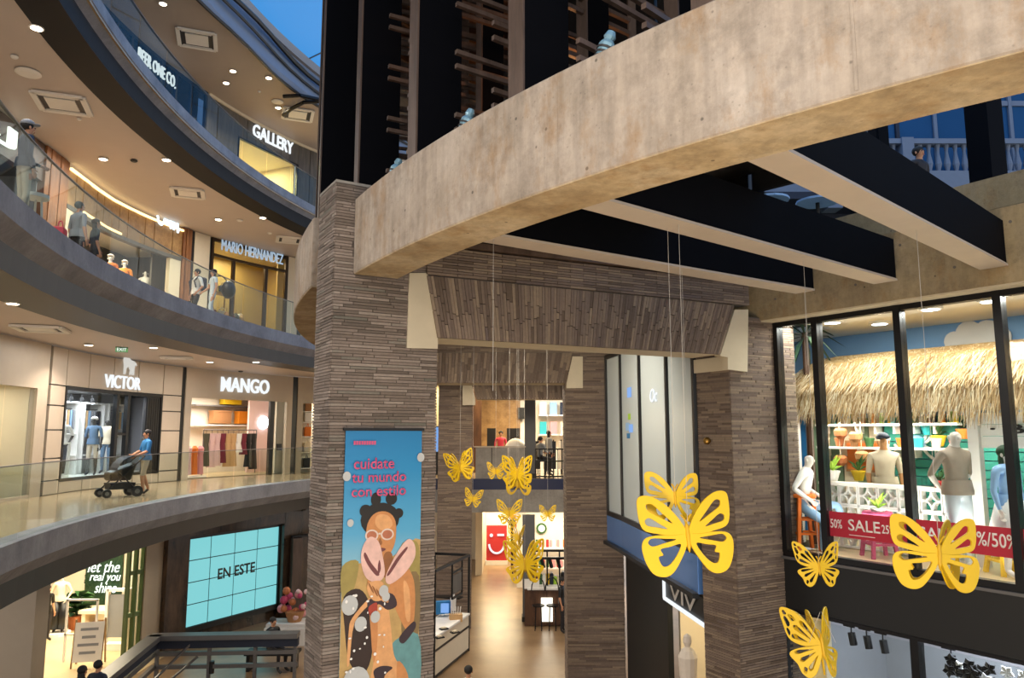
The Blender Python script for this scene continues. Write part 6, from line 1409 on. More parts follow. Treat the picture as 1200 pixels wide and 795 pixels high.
m = MB(); q = a + dk * .1 + nk * .2; m.bar(q + Vector((0, 0, 1.5)), q + nk * .9 + Vector((0, 0, 1.5)), .3, .04); m.build('shelf', M['black_metal'], t)
t = thing('menu_board', 'small black framed board hanging in the cafe stand frame', 'board', a + dk * .9 + Vector((0, 0, 1.75))); q0 = a + dk * .6; q1 = a + dk * 1.4
for z in (1.75, 2.45): m = MB(); m.bar(q0 + Vector((0, 0, z)), q1 + Vector((0, 0, z)), .05, .05); m.build('frame_rail', M['black_metal'], t)
for q in (q0, q1): m = MB(); m.bar(q + Vector((0, 0, 1.75)), q + Vector((0, 0, 2.7)), .05, .05); m.build('frame_post', M['black_metal'], t)
m = MB(); m.slab([q0 + Vector((0, 0, 1.85)), q1 + Vector((0, 0, 1.85)), q1 + nk * .03 + Vector((0, 0, 1.85)), q0 + nk * .03 + Vector((0, 0, 1.85))], .5); m.build('board', M['wood_grey'], t)
q = atd(519, 712, 22.2); t = thing('card_terminal', 'blue glowing screen box on the cafe stand', 'screen', q); m = MB(); m.box(q, (.42, .2, .34), .3); m.build('case', M['shirt_blue'], t); m = MB(); m.box(q + Vector((0, -.11, 0)), (.36, .02, .26), .0); m.build('screen', M['screen_blue'], t)
q = atd(531, 716, 22.2); t = thing('paper_cups', 'tall stack of white cups on the cafe stand', 'cups', q); m = MB(); m.lathe([(.07, 0), (.085, .35), (.08, .36)], q, 12); m.build('stack', M['white'], t); m = MB(); m.lathe([(.06, .36), (.03, .5)], q, 10); m.build('top_cup', M['white'], t)
q = atd(534, 724, 21.9); t = thing('wooden_box', 'pale wooden box with cutlery on the cafe stand', 'box', q); m = MB(); m.box(q, (.36, .25, .2), .2); m.build('box', M['cloth_sand'], t)
for k in range(5): m = MB(); m.tube(q + Vector((-.12 + .06 * k, 0, .1)), q + Vector((-.14 + .07 * k, .02, .3)), .012, 5); m.build('cutlery', M['white'], t)
for k, (px, py) in enumerate(((520, 738), (533, 742), (515, 748))):
    q = gz(px, py, GROUND + 1.07); t = thing('tray', 'small dark tray on the white cafe counter, %s' % sgn(k), 'tray', q, 0, 'trays on the cafe counter'); m = MB(); m.box(q + Vector((0, 0, .015)), (.22, .16, .03), .6); m.build('base', M['dark_panel'], t); m = MB(); m.box(q + Vector((0, 0, .045)), (.12, .1, .03), .6); m.build('cake', M['cream'], t)

# ================================================================ lower left: neon shop, video wall, stair railing
va = Vector((-.4322 * 23, 23, 0)); vb = Vector((-.310 * 26.3, 26.3, 0)); vd = (vb - va).normalized(); vn = Vector((vd.y, -vd.x, 0)); VL = (vb - va).length
vz0, vz1 = wz_ = (GROUND + .52, -1.58)
vp = lambda s_, z, o=0.0: va + vd * s_ + vn * o + Vector((0, 0, z))
m = MB(); m.slab([vp(-.75, GROUND, -.1), vp(-.75, GROUND, .3), vp(.0, GROUND, .3), vp(0, GROUND, -.1)], 3.72); m.slab([vp(-.0, vz1 + .1, -.1), vp(-.0, vz1 + .1, .3), vp(VL + .1, vz1 + .1, .3), vp(VL + .1, vz1 + .1, -.1)], .62); m.slab([vp(VL + .05, GROUND, -.1), vp(VL + .05, GROUND, .3), vp(VL + 3.2, GROUND, .3), vp(VL + 3.2, GROUND, -.1)], 3.72); m.slab([vp(0, GROUND, -.1), vp(0, GROUND, -.02), vp(VL + .1, GROUND, -.02), vp(VL + .1, GROUND, -.1)], 3.7)
struct(m.build('wall_left', M['marble_dark']))
t = thing('video_wall', 'large cyan video wall of sixteen screens reading EN ESTE', 'screen', vp(VL / 2, vz0))
for r in range(4):
    for k in range(4):
        m = MB(); s0, s1 = VL * k / 4 + .022, VL * (k + 1) / 4 - .022; z0, z1 = vz0 + (vz1 - vz0) * r / 4 + .016, vz0 + (vz1 - vz0) * (r + 1) / 4 - .016
        m.slab([vp(s0, z0, .075), vp(s1, z0, .075), vp(s1, z0, .1), vp(s0, z0, .1)], z1 - z0); m.build('screen_panel', M['screen_cyan'], t)
m = MB()
for s0, s1, z0, z1 in ((-.08, 0, vz0 - .08, vz1 + .08), (VL, VL + .08, vz0 - .08, vz1 + .08), (-.08, VL + .08, vz1, vz1 + .08), (-.08, VL + .08, vz0 - .16, vz0)): m.slab([vp(s0, z0, .0), vp(s1, z0, .0), vp(s1, z0, .14), vp(s0, z0, .14)], z1 - z0)
m.build('frame', M['black'], t); m = MB(); m.slab([vp(0, vz0, .01), vp(VL, vz0, .01), vp(VL, vz0, .07), vp(0, vz0, .07)], vz1 - vz0); m.build('backing', M['dark_panel'], t)
lettering('EN ESTE', VL * .40, .34, vp(VL * .33, vz0 + (vz1 - vz0) * .47, .101), vd, (0, 0, 1), M['dark_fascia'], t, depth=.006, bold=.02, split=False)
# shop with the neon words on green wall
L1a = Vector((-15.5, 17.5, 0)); 
def bx(nm, mat, c, size, par, rz=0.0):
    m = MB(); m.box(c, size, rz); return m.build(nm, mat, par)
m = MB(); p = atz(38, 800, GROUND); q = atd(38, 760, 17.5)
x0, x1 = fx(22, 17.3) / 1.03, fx(52, 17.3) / 1.03
m.box(((x0 + x1) / 2 - .2, 17.4, -2.85), (x1 - x0 + .35, .5, 3.7)); struct(m.build('wall_left', M['beige_stone'])); m = MB(); m.box((x0 - .75, 17.4, -2.85), (1.1, .4, 3.7)); struct(m.build('wall_left', M['dark_panel']))
pe = va - vd * .75 + vn * .1
m = MB(); m.slab([pe + Vector((0, 0, GROUND)), pe - vd * .55 + Vector((0, 0, GROUND)), pe - vd * .55 - vn * .4 + Vector((0, 0, GROUND)), pe - vn * .4 + Vector((0, 0, GROUND))], 3.72); struct(m.build('wall_left', M['beige_stone']))
BKY = 27.5
m = MB(); m.box((-14.5, BKY + .1, -2.85), (11, .2, 3.7)); struct(m.build('wall_back', M['wall_light'])); m = MB(); m.box((-20, 23, -2.85), (.2, 10, 3.7)); struct(m.build('wall_left', M['wall_light']))
m = MB(); m.slab([Vector((-20, 16, -1.0)), Vector((-9.6, 22.0, -1.0)), Vector((-9.6, 27.5, -1.0)), Vector((-20, 27.5, -1.0))], .06); struct(m.build('ceiling', M['wall_light']))
m = MB(); m.slab([Vector((-20, 15, GROUND + .004)), Vector((-9.9, 20.5, GROUND + .004)), Vector((-9.9, 27.5, GROUND + .004)), Vector((-20, 27.5, GROUND + .004))], .012); struct(m.build('floor', M['shop_floor']))
area('shop_light', (-13.2, 23.0, -1.05), (-13.2, 23.0, -5), 4.2, 620, '#fff0cf', 4)
gx0, gx1 = atd(100, 700, BKY - .05).x, atd(142, 700, BKY - .05).x
t = thing('green_wall', 'dark green leaf wall panel with glowing neon words', 'wall panel', ((gx0 + gx1) / 2, BKY - .1, -3.9)); gz0, gz1 = atd(120, 725, BKY).z, -1.1
bx('board', M['leaf_dark'], ((gx0 + gx1) / 2, BKY - .08, (gz0 + gz1) / 2), (gx1 - gx0, .12, gz1 - gz0), t)
m = MB(); random.seed(11)
for k in range(1500):
    c = Vector((random.uniform(gx0, gx1), BKY - .15, random.uniform(gz0, gz1))); a = random.uniform(0, 6.28); r = random.uniform(.03, .06); e1 = Vector((math.cos(a), -.35, math.sin(a))) * r; e2 = Vector((-math.sin(a), -.2, math.cos(a))) * r * .5; m.face([c - e1, c + e2, c + e1, c - e2])
stuff(m.build('leaf_cover', M['leaf_dark'], t))
sgn_o = thing('neon_sign', 'white neon words let the real you shine on the green leaf wall', 'sign', ((gx0 + gx1) / 2, BKY - .25, -2.3))
for k, (tx, y0, y1, xa_, xb_) in enumerate((('let the', 671, 658, 103, 141), ('real you', 684, 671, 105, 142), ('shine', 695, 683, 111, 137))):
    q0 = atd(xa_, y0, BKY - .25); q1 = atd(xb_, y1, BKY - .25); lettering(tx, q1.x - q0.x, (q1.z - q0.z) * 1.0, q0, (1, 0, 0), (0, 0, 1), M['neon'], sgn_o, depth=.03, shear=.3, bold=-.004, split=False)
# clothed mannequin figures, plants, counters, A-board, security gates, green glazed door
t = thing('bench', 'pale low bench in front of the green leaf wall', 'bench', atz(135, 738, GROUND)); c = atz(138, 738, GROUND); bx('top', M['cream'], (c.x, c.y, GROUND + .62), (2.2, .8, .1), t)
for s_ in (-.95, .95): bx('leg', M['cream'], (c.x + s_, c.y, GROUND + .28), (.12, .7, .56), t)
bx('lower_board', M['cloth_sand'], (c.x, c.y, GROUND + .2), (1.7, .6, .06), t)
c = atz(89, 738, GROUND); t = thing('potted_plant', 'big leafy plant in the neon word shop', 'plant', c); m = MB(); m.lathe([(.2, 0), (.28, .45), (.25, .45)], c, 14); m.build('pot', M['terracotta'], t); m = MB(); m.tube(c + Vector((0, 0, .4)), c + Vector((0, 0, 1.0)), .04); m.build('stem', M['leaf'], t)
for k in range(30):
    a = k * 2.4; st = c + Vector((0, 0, .45 + .02 * k)); tip = st + Vector((math.cos(a) * .48, math.sin(a) * .48, random.uniform(.0, .3))); md = (st + tip) / 2 + Vector((0, 0, .12)); w = Vector((-math.sin(a), math.cos(a), 0)) * .15; m = MB(); m.face([st, md + w, tip, md - w]); dn = Vector((0, 0, -.01)); m.face([st + dn, md - w + dn, tip + dn, md + w + dn]); m.build('leaf', M['leaf' if k % 2 else 'leaf_dark'], t)
def gate(px, py, ph, lab, w=.75):
    c = atz(px, py, GROUND); t = thing('security_gate', lab, 'security gate', c)
    for s_ in (-w / 2, w / 2): bx('post', M['white'], (c.x + s_, c.y, GROUND + ph / 2), (.08, .14, ph), t)
    bx('top_bar', M['white'], (c.x, c.y, GROUND + ph - .04), (w, .14, .08), t); bx('panel', M['shop_grey'], (c.x, c.y, GROUND + ph * .55), (w - .1, .03, ph * .7), t); bx('foot', M['white'], (c.x, c.y, GROUND + .1), (w, .3, .2), t)
gate(135, 762, 1.75, 'white security gate with grey panels left of the green glazed door', .62)
c = atz(92, 777, GROUND); t = thing('garment_stand', 'slim white open frame stand beside the A-board', 'stand', c)
for s_ in (-.42, .42): bx('post', M['white'], (c.x + s_, c.y, GROUND + .85), (.05, .05, 1.7), t)
for z in (.75, 1.68): bx('bar', M['white'], (c.x, c.y, GROUND + z), (.88, .05, .05), t)
c = atz(103, 781, GROUND); t = thing('a_board', 'white A-board sign on the floor of the neon word shop', 'sign', c); tilt = Vector((.25, -.97, 0)); rt = Vector((.97, .25, 0))
for s_ in (-.36, .36):
    m = MB(); m.bar(c + rt * s_ + tilt * .22, c + rt * s_ + Vector((0, 0, 1.25)), .035, .035); m.build('front_leg', M['wood_gold'], t); m = MB(); m.bar(c + rt * s_ - tilt * .25, c + rt * s_ + Vector((0, 0, 1.25)), .035, .035); m.build('rear_leg', M['wood_gold'], t)
bd_n = (tilt * 1.2 + Vector((0, 0, .22))).normalized(); o = c + tilt * .19 + Vector((0, 0, .16)); upv = (Vector((0, 0, 1.1)) - tilt * .19).normalized(); m = MB(); m.slab([o - rt * .36, o + rt * .36, o + rt * .36 + upv * 1.02, o - rt * .36 + upv * 1.02], bd_n * .02); m.build('board', M['white'], t)
for k in range(4):
    m = MB(); w = [.2, .26, .17, .22][k]; oo = o + bd_n * .022 + upv * (.2 + .2 * k); m.slab([oo - rt * w, oo + rt * w, oo + rt * w + upv * .07, oo - rt * w + upv * .07], bd_n * .003); m.build('print_line', M['shop_grey'], t)
# green glazed door wing at the right of the shop
ga, gb_ = pe - vd * .55 - vn * .1, pe - vd * 1.9 - vn * .1; gd = (gb_ - ga).normalized(); gnm = Vector((gd.y, -gd.x, 0)); grn = plain('green_frame', '#5c6e42', .5, var=.08)
t = thing('glazed_door', 'tall olive green door wing with three panes in a row', 'door', ga + Vector((0, 0, GROUND))); gl = 1.35
for s_ in (.02, .24, .46): m = MB(); m.bar(ga + gd * s_ + Vector((0, 0, GROUND)), ga + gd * s_ + Vector((0, 0, GROUND + 3.6)), .1, .1); m.build('stile', grn, t)
for z in (.06, 1.25, 2.4, 3.56): m = MB(); m.bar(ga + Vector((0, 0, GROUND + z)), ga + gd * .48 + Vector((0, 0, GROUND + z)), .08, .12); m.build('rail', grn, t)
for z0, z1 in ((.12, 1.2), (1.3, 2.34), (2.46, 3.5)):
    for s_ in (.06, .28): m = MB(); m.slab([ga + gd * s_ + Vector((0, 0, GROUND + z0)), ga + gd * (s_ + .15) + Vector((0, 0, GROUND + z0)), ga + gd * (s_ + .15) + gnm * .02 + Vector((0, 0, GROUND + z0)), ga + gd * s_ + gnm * .02 + Vector((0, 0, GROUND + z0))], z1 - z0); m.build('pane', M['shop_glass'], t)
# stair void railing: a broad capped rail, corner, two lower rails, diagonal strut
r0, r1, r2 = atz(350, 744, GROUND + 1.1), atz(182, 747, GROUND + 1.1), atz(112, 803, GROUND + 1.1)
t = thing('stair_railing', 'dark steel railing with a broad cap round the stair opening at the lower left', 'railing', (r1.x, r1.y, GROUND))
m = MB(); m.bar(r0, r1 - (r0 - r1).normalized() * .12, .36, .12); m.build('cap_rail', M['grey_metal'], t); m = MB(); m.bar(r1, r2 + (r2 - r1), .36, .12); m.build('cap_rail', M['grey_metal'], t)
m = MB(); m.bar(r0 - Vector((0, 0, .17)), r1 - Vector((0, 0, .17)), .2, .2); m.build('under_beam', M['navy'], t); m = MB(); m.bar(r1 - Vector((0, 0, .17)), r2 + (r2 - r1) - Vector((0, 0, .17)), .2, .2); m.build('under_beam', M['navy'], t)
for z in (.42, .74): m = MB(); m.bar(r0 - Vector((0, 0, z)), r1 - Vector((0, 0, z)), .1, .1); m.build('rail', M['grey_metal'], t); m = MB(); m.bar(r1 - Vector((0, 0, z)), r2 + (r2 - r1) - Vector((0, 0, z)), .1, .1); m.build('rail', M['grey_metal'], t)
for f in (0.02, .3, .62, .98): q = r0 + (r1 - r0) * f; m = MB(); m.bar(q - Vector((0, 0, 1.1)), q, .08, .08); m.build('post', M['grey_metal'], t)
q = r1 + (r0 - r1) * .27; m = MB(); m.bar(q - Vector((0, 0, .1)), r1 + (r0 - r1) * .03 - Vector((0, .9, 1.1)), .05, .05); m.build('strut', M['grey_metal'], t); m = MB(); q = r1 + (r0 - r1) * .3; m.bar(q - Vector((0, 0, .5)), r1 + (r0 - r1) * .12 - Vector((0, .5, 1.1)), .05, .05); m.build('strut', M['grey_metal'], t)
m = MB(); q = r1 + (r0 - r1) * .4 - Vector((0, 0, .62)); m.tube(q, q - Vector((0, 0, .3)), .07, 10); tag(m.build('hanging_bottle', M['black']), 'small dark bottle shape hanging from the stair railing', 'bottle')
# right of the video wall: brown pillar, shelf line, pink bundle on a pale ledge
q = vp(VL + .45, GROUND, .5); t = thing('wood_pillar', 'slim brown pillar right of the video wall', 'pillar', q); bx('shaft', M['timber'], (q.x, q.y, GROUND + 1.35), (.34, .3, 2.7), t, .6); bx('base', M['dark_panel'], (q.x, q.y, GROUND + .06), (.4, .36, .12), t, .6)
m = MB(); m.bar(q + Vector((-.2, 0, 2.75)), q + Vector((1.6, 1.4, 2.75)), .3, .06); tag(m.build('black_shelf', M['black_metal']), 'thin black shelf on top of the slim brown pillar', 'shelf')
q2 = atd(345, 732, 23.5); t = thing('white_ledge', 'pale cushioned ledge beside the near brick column', 'ledge', (q2.x, q2.y, GROUND)); bx('body', M['white'], (q2.x, q2.y, GROUND + .25), (1.6, .8, .5), t); bx('cushion', M['shirt_white'], (q2.x, q2.y, GROUND + .56), (1.5, .75, .12), t)
t = thing('pink_flowers', 'bundle of pink flowers on the pale ledge beside the near brick column', 'flowers', (q2.x, q2.y, GROUND + .62)); random.seed(5)
for k in range(26): m = MB(); m.ball((q2.x + random.uniform(-.4, .35), q2.y + random.uniform(-.2, .2), GROUND + .8 + random.uniform(0, .75)), random.uniform(.07, .13), 8, 6); m.build('blossom', M[['cloth_rose', 'pink_paint', 'cloth_blush', 'terracotta'][k % 4]], t)
m = MB(); m.lathe([(.2, 0), (.3, .3), (.25, .3)], (q2.x, q2.y, GROUND + .62), 12); m.build('basket', M['tan'], t)

# ================================================================ people and shop mannequins: one continuous skinned body each
STAND = dict(pelvis=(0, 0, .95), waist=(0, .005, 1.09), chest=(0, 0, 1.27), top=(0, .012, 1.41), neck=(0, .01, 1.475), jaw=(0, -.018, 1.53), head=(0, -.008, 1.60), crown=(0, .0, 1.665), nose=(0, -.105, 1.575),
             shL=(.175, .012, 1.395), elL=(.225, .03, 1.12), wrL=(.225, -.04, .88), shR=(-.175, .012, 1.395), elR=(-.225, .03, 1.12), wrR=(-.225, -.04, .88),
             hipL=(.088, 0, .90), knL=(.10, -.02, .50), anL=(.10, .02, .09), toL=(.115, -.13, .035), hipR=(-.088, 0, .90), knR=(-.10, -.02, .50), anR=(-.10, .02, .09), toR=(-.115, -.13, .035))
RAD = dict(pelvis=(.150, .108), waist=(.132, .098), chest=(.160, .112), top=(.125, .085), neck=(.052, .055), jaw=(.055, .066), head=(.076, .094), crown=(.058, .070), nose=(.012, .012), sh=(.062, .060), el=(.042, .042), wr=(.027, .024),
           hip=(.092, .095), kn=(.058, .060), an=(.038, .042), to=(.040, .028))
def figure(name, label, cat, loc, rz=0.0, sc=1.0, pose=None, skin='skin', shirt='shirt_white', legs='trousers_dark', shoe='shoe', hair='hair', sleeves='short', shorts=False, long_hair=False, cap=None, face=True, slim=1.0, sub=1, group=None, curl=0.35):
    J = {k: Vector(v) for k, v in STAND.items()}
    for k, v in (pose or {}).items(): J[k] = Vector(v)
    verts, rads, edges, bones = [], [], [], []
    idx = {}
    def add(k, co, r): idx[k] = len(verts); verts.append(co); rads.append(r); return idx[k]
    for k, co in J.items():
        r = RAD.get(k) or RAD[k[:2] if k[:3] not in ('hip',) else 'hip']; add(k, co, (r[0] * slim, r[1] * slim) if k in ('pelvis', 'waist', 'chest', 'top') else r)
    def bone(a, b, cls): edges.append((idx[a], idx[b])); bones.append((J[a] if a in J else verts[idx[a]], J[b] if b in J else verts[idx[b]], cls))
    bone('pelvis', 'waist', 'torso'); bone('waist', 'chest', 'torso'); bone('chest', 'top', 'torso'); bone('top', 'neck', 'neck'); bone('neck', 'jaw', 'head'); bone('jaw', 'head', 'head'); bone('head', 'crown', 'head'); bone('head', 'nose', 'head')
    for s_ in 'LR':
        bone('top', 'sh' + s_, 'torso'); 
        mid = (J['sh' + s_] * .45 + J['el' + s_] * .55); J['ua' + s_] = mid; add('ua' + s_, mid, (.050, .048)); bone('sh' + s_, 'ua' + s_, 'sleeve'); bone('ua' + s_, 'el' + s_, 'sleeve2')
        fm = J['el' + s_] * .65 + J['wr' + s_] * .35; J['fa' + s_] = fm; add('fa' + s_, fm, (.040, .038)); bone('el' + s_, 'fa' + s_, 'forearm'); bone('fa' + s_, 'wr' + s_, 'forearm')
        d = (J['wr' + s_] - J['fa' + s_]).normalized(); side = Vector((1, 0, 0)); side = (side - d * side.dot(d)).normalized() if abs(d.x) < .9 else Vector((0, 0, 1)); fwd = d.cross(side)
        if fwd.y > 0: fwd = -fwd
        flat = d.cross(fwd).normalized()
        pm = J['wr' + s_] + d * .055; J['pm' + s_] = pm; add('pm' + s_, pm, (.026, .030)); bone('wr' + s_, 'pm' + s_, 'hand')
        for q, (off, L) in enumerate(((-.026, .070), (-.009, .080), (.009, .076), (.026, .060))):
            a = pm + d * .03 + fwd * off; b = a + d * L * .55 + flat * (0.0) - side * 0; c = b + (d * math.cos(curl * 2) + (-flat if flat.x * (1 if s_ == 'L' else -1) > 0 else flat) * math.sin(curl * 2)) * L * .5
            for nm, co, r in (('f%d' % q, a, .010), ('g%d' % q, b, .009), ('h%d' % q, c, .0075)): add(nm + s_, co, (r, r)); J[nm + s_] = co
            bone('pm' + s_, 'f%d' % q + s_, 'hand'); bone('f%d' % q + s_, 'g%d' % q + s_, 'hand'); bone('g%d' % q + s_, 'h%d' % q + s_, 'hand')
        a = J['wr' + s_] + d * .03 + fwd * .032; b = a + d * .035 + fwd * .028
        for nm, co, r in (('t0', a, .012), ('t1', b, .009)): add(nm + s_, co, (r, r)); J[nm + s_] = co
        bone('wr' + s_, 't0' + s_, 'hand'); bone('t0' + s_, 't1' + s_, 'hand')
        th = J['hip' + s_] * .5 + J['kn' + s_] * .5; J['th' + s_] = th; add('th' + s_, th, (.078, .082)); bone('pelvis', 'hip' + s_, 'hips'); bone('hip' + s_, 'th' + s_, 'thigh'); bone('th' + s_, 'kn' + s_, 'thigh')
        cf = J['kn' + s_] * .68 + J['an' + s_] * .32; J['cf' + s_] = cf; add('cf' + s_, cf, (.054, .058)); bone('kn' + s_, 'cf' + s_, 'shin'); bone('cf' + s_, 'an' + s_, 'shin'); bone('an' + s_, 'to' + s_, 'foot')
    me = bpy.data.meshes.new('body'); me.from_pydata([tuple(v) for v in verts], edges, [])
    bm = bmesh.new(); bm.from_mesh(me); sl = bm.verts.layers.skin.verify(); bm.verts.ensure_lookup_table()
    for i, v in enumerate(bm.verts): v[sl].radius = rads[i]; v[sl].use_root = (i == idx['pelvis'])
    bm.to_mesh(me); bm.free()
    tmp = bpy.data.objects.new('body', me); COL.objects.link(tmp)
    sk = tmp.modifiers.new('skin', 'SKIN'); sk.use_smooth_shade = True; sk.branch_smoothing = .3
    su = tmp.modifiers.new('sub', 'SUBSURF'); su.levels = sub; su.render_levels = sub
    bpy.context.view_layer.update(); dg = bpy.context.evaluated_depsgraph_get()
    out = bpy.data.meshes.new_from_object(tmp.evaluated_get(dg)); bpy.data.objects.remove(tmp)
    cl = {'torso': 1, 'sleeve': 1, 'sleeve2': 1 if sleeves != 'none' else 0, 'forearm': 1 if sleeves == 'long' else 0, 'hand': 0, 'neck': 0, 'head': 0, 'hips': 2, 'thigh': 2, 'shin': 0 if shorts else 2, 'foot': 3}
    out.materials.clear()
    for mm in (M[skin], M[shirt], M[legs], M[shoe]): out.materials.append(mm)
    bl = [(a, b - a, (b - a).length_squared, cl[c], c) for a, b, c in bones]
    for p in out.polygons:
        c = p.center; best = 9; bi = 0
        for a, d, l2, mi, cls in bl:
            t = max(0, min(1, (c - a).dot(d) / l2)) if l2 > 0 else 0; q = (c - a - d * t).length_squared
            if cls in ('hips', 'torso'): q *= .5
            if q < best: best = q; bi = mi if not (cls == 'torso' and c.z < J['pelvis'].z + .02) else 2
        p.material_index = bi; p.use_smooth = True
    root = thing(name, label, cat, loc, rz, group); root.scale = (sc, sc, sc)
    o = bpy.data.objects.new('body', out); COL.objects.link(o); o.parent = root
    hd = J['head']; up = (J['crown'] - J['jaw']).normalized(); f = J['nose'] - hd; f = (f - up * f.dot(up)).normalized(); rt = f.cross(up)
    if hair:
        m = MB(); c = hd - f * .022 + up * .035; m.ball((0, 0, 0), 1.0, 14, 9)
        m.v = [tuple(c + rt * (x * .090) + f * (y * .098) + up * (z * .088)) for x, y, z in m.v]
        if long_hair:
            b = MB(); b.ball((0, 0, 0), 1.0, 12, 8); n = len(m.v); m.v += [tuple(hd - f * .055 - up * .12 + rt * (x * .085) + f * (y * .05) + up * (z * .19)) for x, y, z in b.v]; m.f += [tuple(i + n for i in q) for q in b.f]; m.m += b.m
        m.build('hair', M[hair], root, smooth=True, local=True)
    if cap:
        m = MB(); c = hd + up * .055 - f * .01; m.ball((0, 0, 0), 1.0, 14, 8); m.v = [tuple(c + rt * (x * .098) + f * (y * .108) + up * (max(z, -.15) * .085)) for x, y, z in m.v]; n = len(m.v)
        b = MB(); b.tube((0, 0, 0), (0, 0, .012), .085, 12); m.v += [tuple(c + f * .10 + rt * (x) + f * (y) + up * (z - .005)) for x, y, z in b.v]; m.f += [tuple(i + n for i in q) for q in b.f]; m.m += b.m; m.build('cap', M[cap], root, smooth=True, local=True)
    for s_ in (-1, 1):
        m = MB(); e = hd + rt * (.078 * s_) - f * .005 - up * .015; m.ball((0, 0, 0), 1, 8, 6); m.v = [tuple(e + rt * (x * .012) + f * (y * .018) + up * (z * .03)) for x, y, z in m.v]; m.build('ear', M[skin], root, smooth=True, local=True)
        if face:
            m = MB(); m.ball(hd + f * .083 + rt * (.03 * s_) - up * .005, .011, 8, 6); m.build('eye', M['black'], root, smooth=True, local=True)
    if 'pelvis' not in (pose or {}) and legs != shirt:
        m = MB(); P0 = J['pelvis']; n = 20; rings = []
        for zz, k_ in ((-.045, 1.10), (.0, 1.12), (.07, 1.05), (.13, .98)):
            rings.append([(P0.x + .158 * slim * k_ * math.cos(2 * PI * i / n), P0.y + .118 * slim * k_ * math.sin(2 * PI * i / n), P0.z + zz) for i in range(n)])
        for r0_, r1_ in zip(rings, rings[1:]):
            b0 = len(m.v); m.v += r0_ + r1_; m.f += [(b0 + i, b0 + (i + 1) % n, b0 + n + (i + 1) % n, b0 + n + i) for i in range(n)]; m.m += [0] * n
        m.build('shirt_hem', M[shirt], root, smooth=True, local=True)
    if face:
        m = MB(); e = hd + f * .078 - up * .072; m.bar(e - rt * .022, e + rt * .022, .012, .009); m.build('mouth', plain('lips', '#8c4a42', .6, var=0) if 'lips' not in M else M['lips'], root, local=True)
    return root
# --- middle gallery
pm = atz(168, 580, 0)
walk = dict(knL=(.10, -.10, .50), anL=(.10, -.05, .09), toL=(.115, -.20, .035), knR=(-.10, .02, .50), anR=(-.10, .16, .12), toR=(-.11, .02, .03))
push = dict(elL=(.24, -.06, 1.14), wrL=(.17, -.30, 1.03), elR=(-.24, -.06, 1.14), wrR=(-.17, -.30, 1.03), **walk)
figure('person', 'man in a blue t-shirt and beige shorts pushing the black stroller', 'person', pm, -.75, 1.0, push, shirt='shirt_blue', legs='shorts_beige', shorts=True, slim=1.1)
fdir = Vector((math.sin(-.75), -math.cos(-.75), 0)); fs = Vector((fdir.y, -fdir.x, 0)); sp = pm + fdir * .62 + Vector((.12, -.25, 0))
t = thing('stroller', 'black baby stroller pushed along the glass railing', 'stroller', sp)
def bar3(nm, mat, a, b, r): m = MB(); m.tube(a, b, r, 8); return m.build(nm, mat, t)
U = lambda f, s_, z: sp + fdir * f + fs * s_ + Vector((0, 0, z))
for s_ in (-.26, .26):
    bar3('frame', M['black_metal'], U(-.5, s_, 1.02), U(.32, s_, .22), .018); bar3('frame', M['black_metal'], U(-.32, s_, .2), U(.1, s_, .62), .016)
    for f, r in ((.36, .11), (-.36, .14)):
        w = None; m = MB(); m.tube(U(f, s_ - .03, r), U(f, s_ + .03, r), r, 16); w = m.build('wheel', M['black'], t); m = MB(); m.tube(U(f, s_ - .036, r), U(f, s_ + .036, r), r * .45, 10); m.build('hub', M['grey_metal'], w)
bar3('handle', M['black'], U(-.5, -.26, 1.02), U(-.5, .26, 1.02), .022)
m = MB(); m.hexa([U(-.22, -.22, .42), U(.28, -.22, .42), U(.28, .22, .42), U(-.22, .22, .42)], [U(-.34, -.25, .86), U(.30, -.25, .62), U(.30, .25, .62), U(-.34, .25, .86)]); m.build('seat', M['black'], t, bevel=.03)
m = MB(); pr_ = []
for k in range(7): a = k * PI / 10 + .1; pr_.append((-.30 + .50 * math.sin(a) * .9, .66 + .38 * math.cos(a)))
for u, w in zip(pr_, pr_[1:]): m.slab([U(u[0], -.26, u[1]), U(w[0], -.26, w[1]), U(w[0], .26, w[1]), U(u[0], .26, u[1])], -.025)
m.build('hood', M['navy'], t); m = MB(); m.hexa([U(-.3, -.2, .2), U(.25, -.2, .2), U(.25, .2, .2), U(-.3, .2, .2)], [U(-.33, -.23, .36), U(.28, -.23, .36), U(.28, .23, .36), U(-.33, .23, .36)]); m.build('basket', M['dark_panel'], t)
a, b, d, nn = vroom
hands_hip = dict(elL=(.28, .06, 1.15), wrL=(.20, -.06, .98), elR=(-.28, .06, 1.15), wrR=(-.20, -.06, .98))
figure('mannequin', 'dark mannequin in a white shirt at the left of the panelled shop window', 'mannequin', in_room(71, .8, vroom, zo), .5, 1.06, hands_hip, skin='mannequin_dark', shirt='shirt_white', legs='navy', shorts=True, hair=None, cap=None, face=False, shoe='white')
figure('mannequin', 'mannequin in a denim shirt, beige shorts and white hat in the shop window', 'mannequin', in_room(109, .8, vroom, zo), .2, 1.05, None, skin='mannequin_dark', shirt='denim', legs='cloth_beige', shorts=True, hair=None, cap='white', face=False, shoe='navy')
figure('mannequin', 'mannequin in a cream shirt and jeans beside the one in denim blue', 'mannequin', in_room(125, 1.0, vroom, zo), .1, 1.04, hands_hip, skin='mannequin_dark', shirt='cream', legs='denim', hair=None, face=False, shoe='navy')
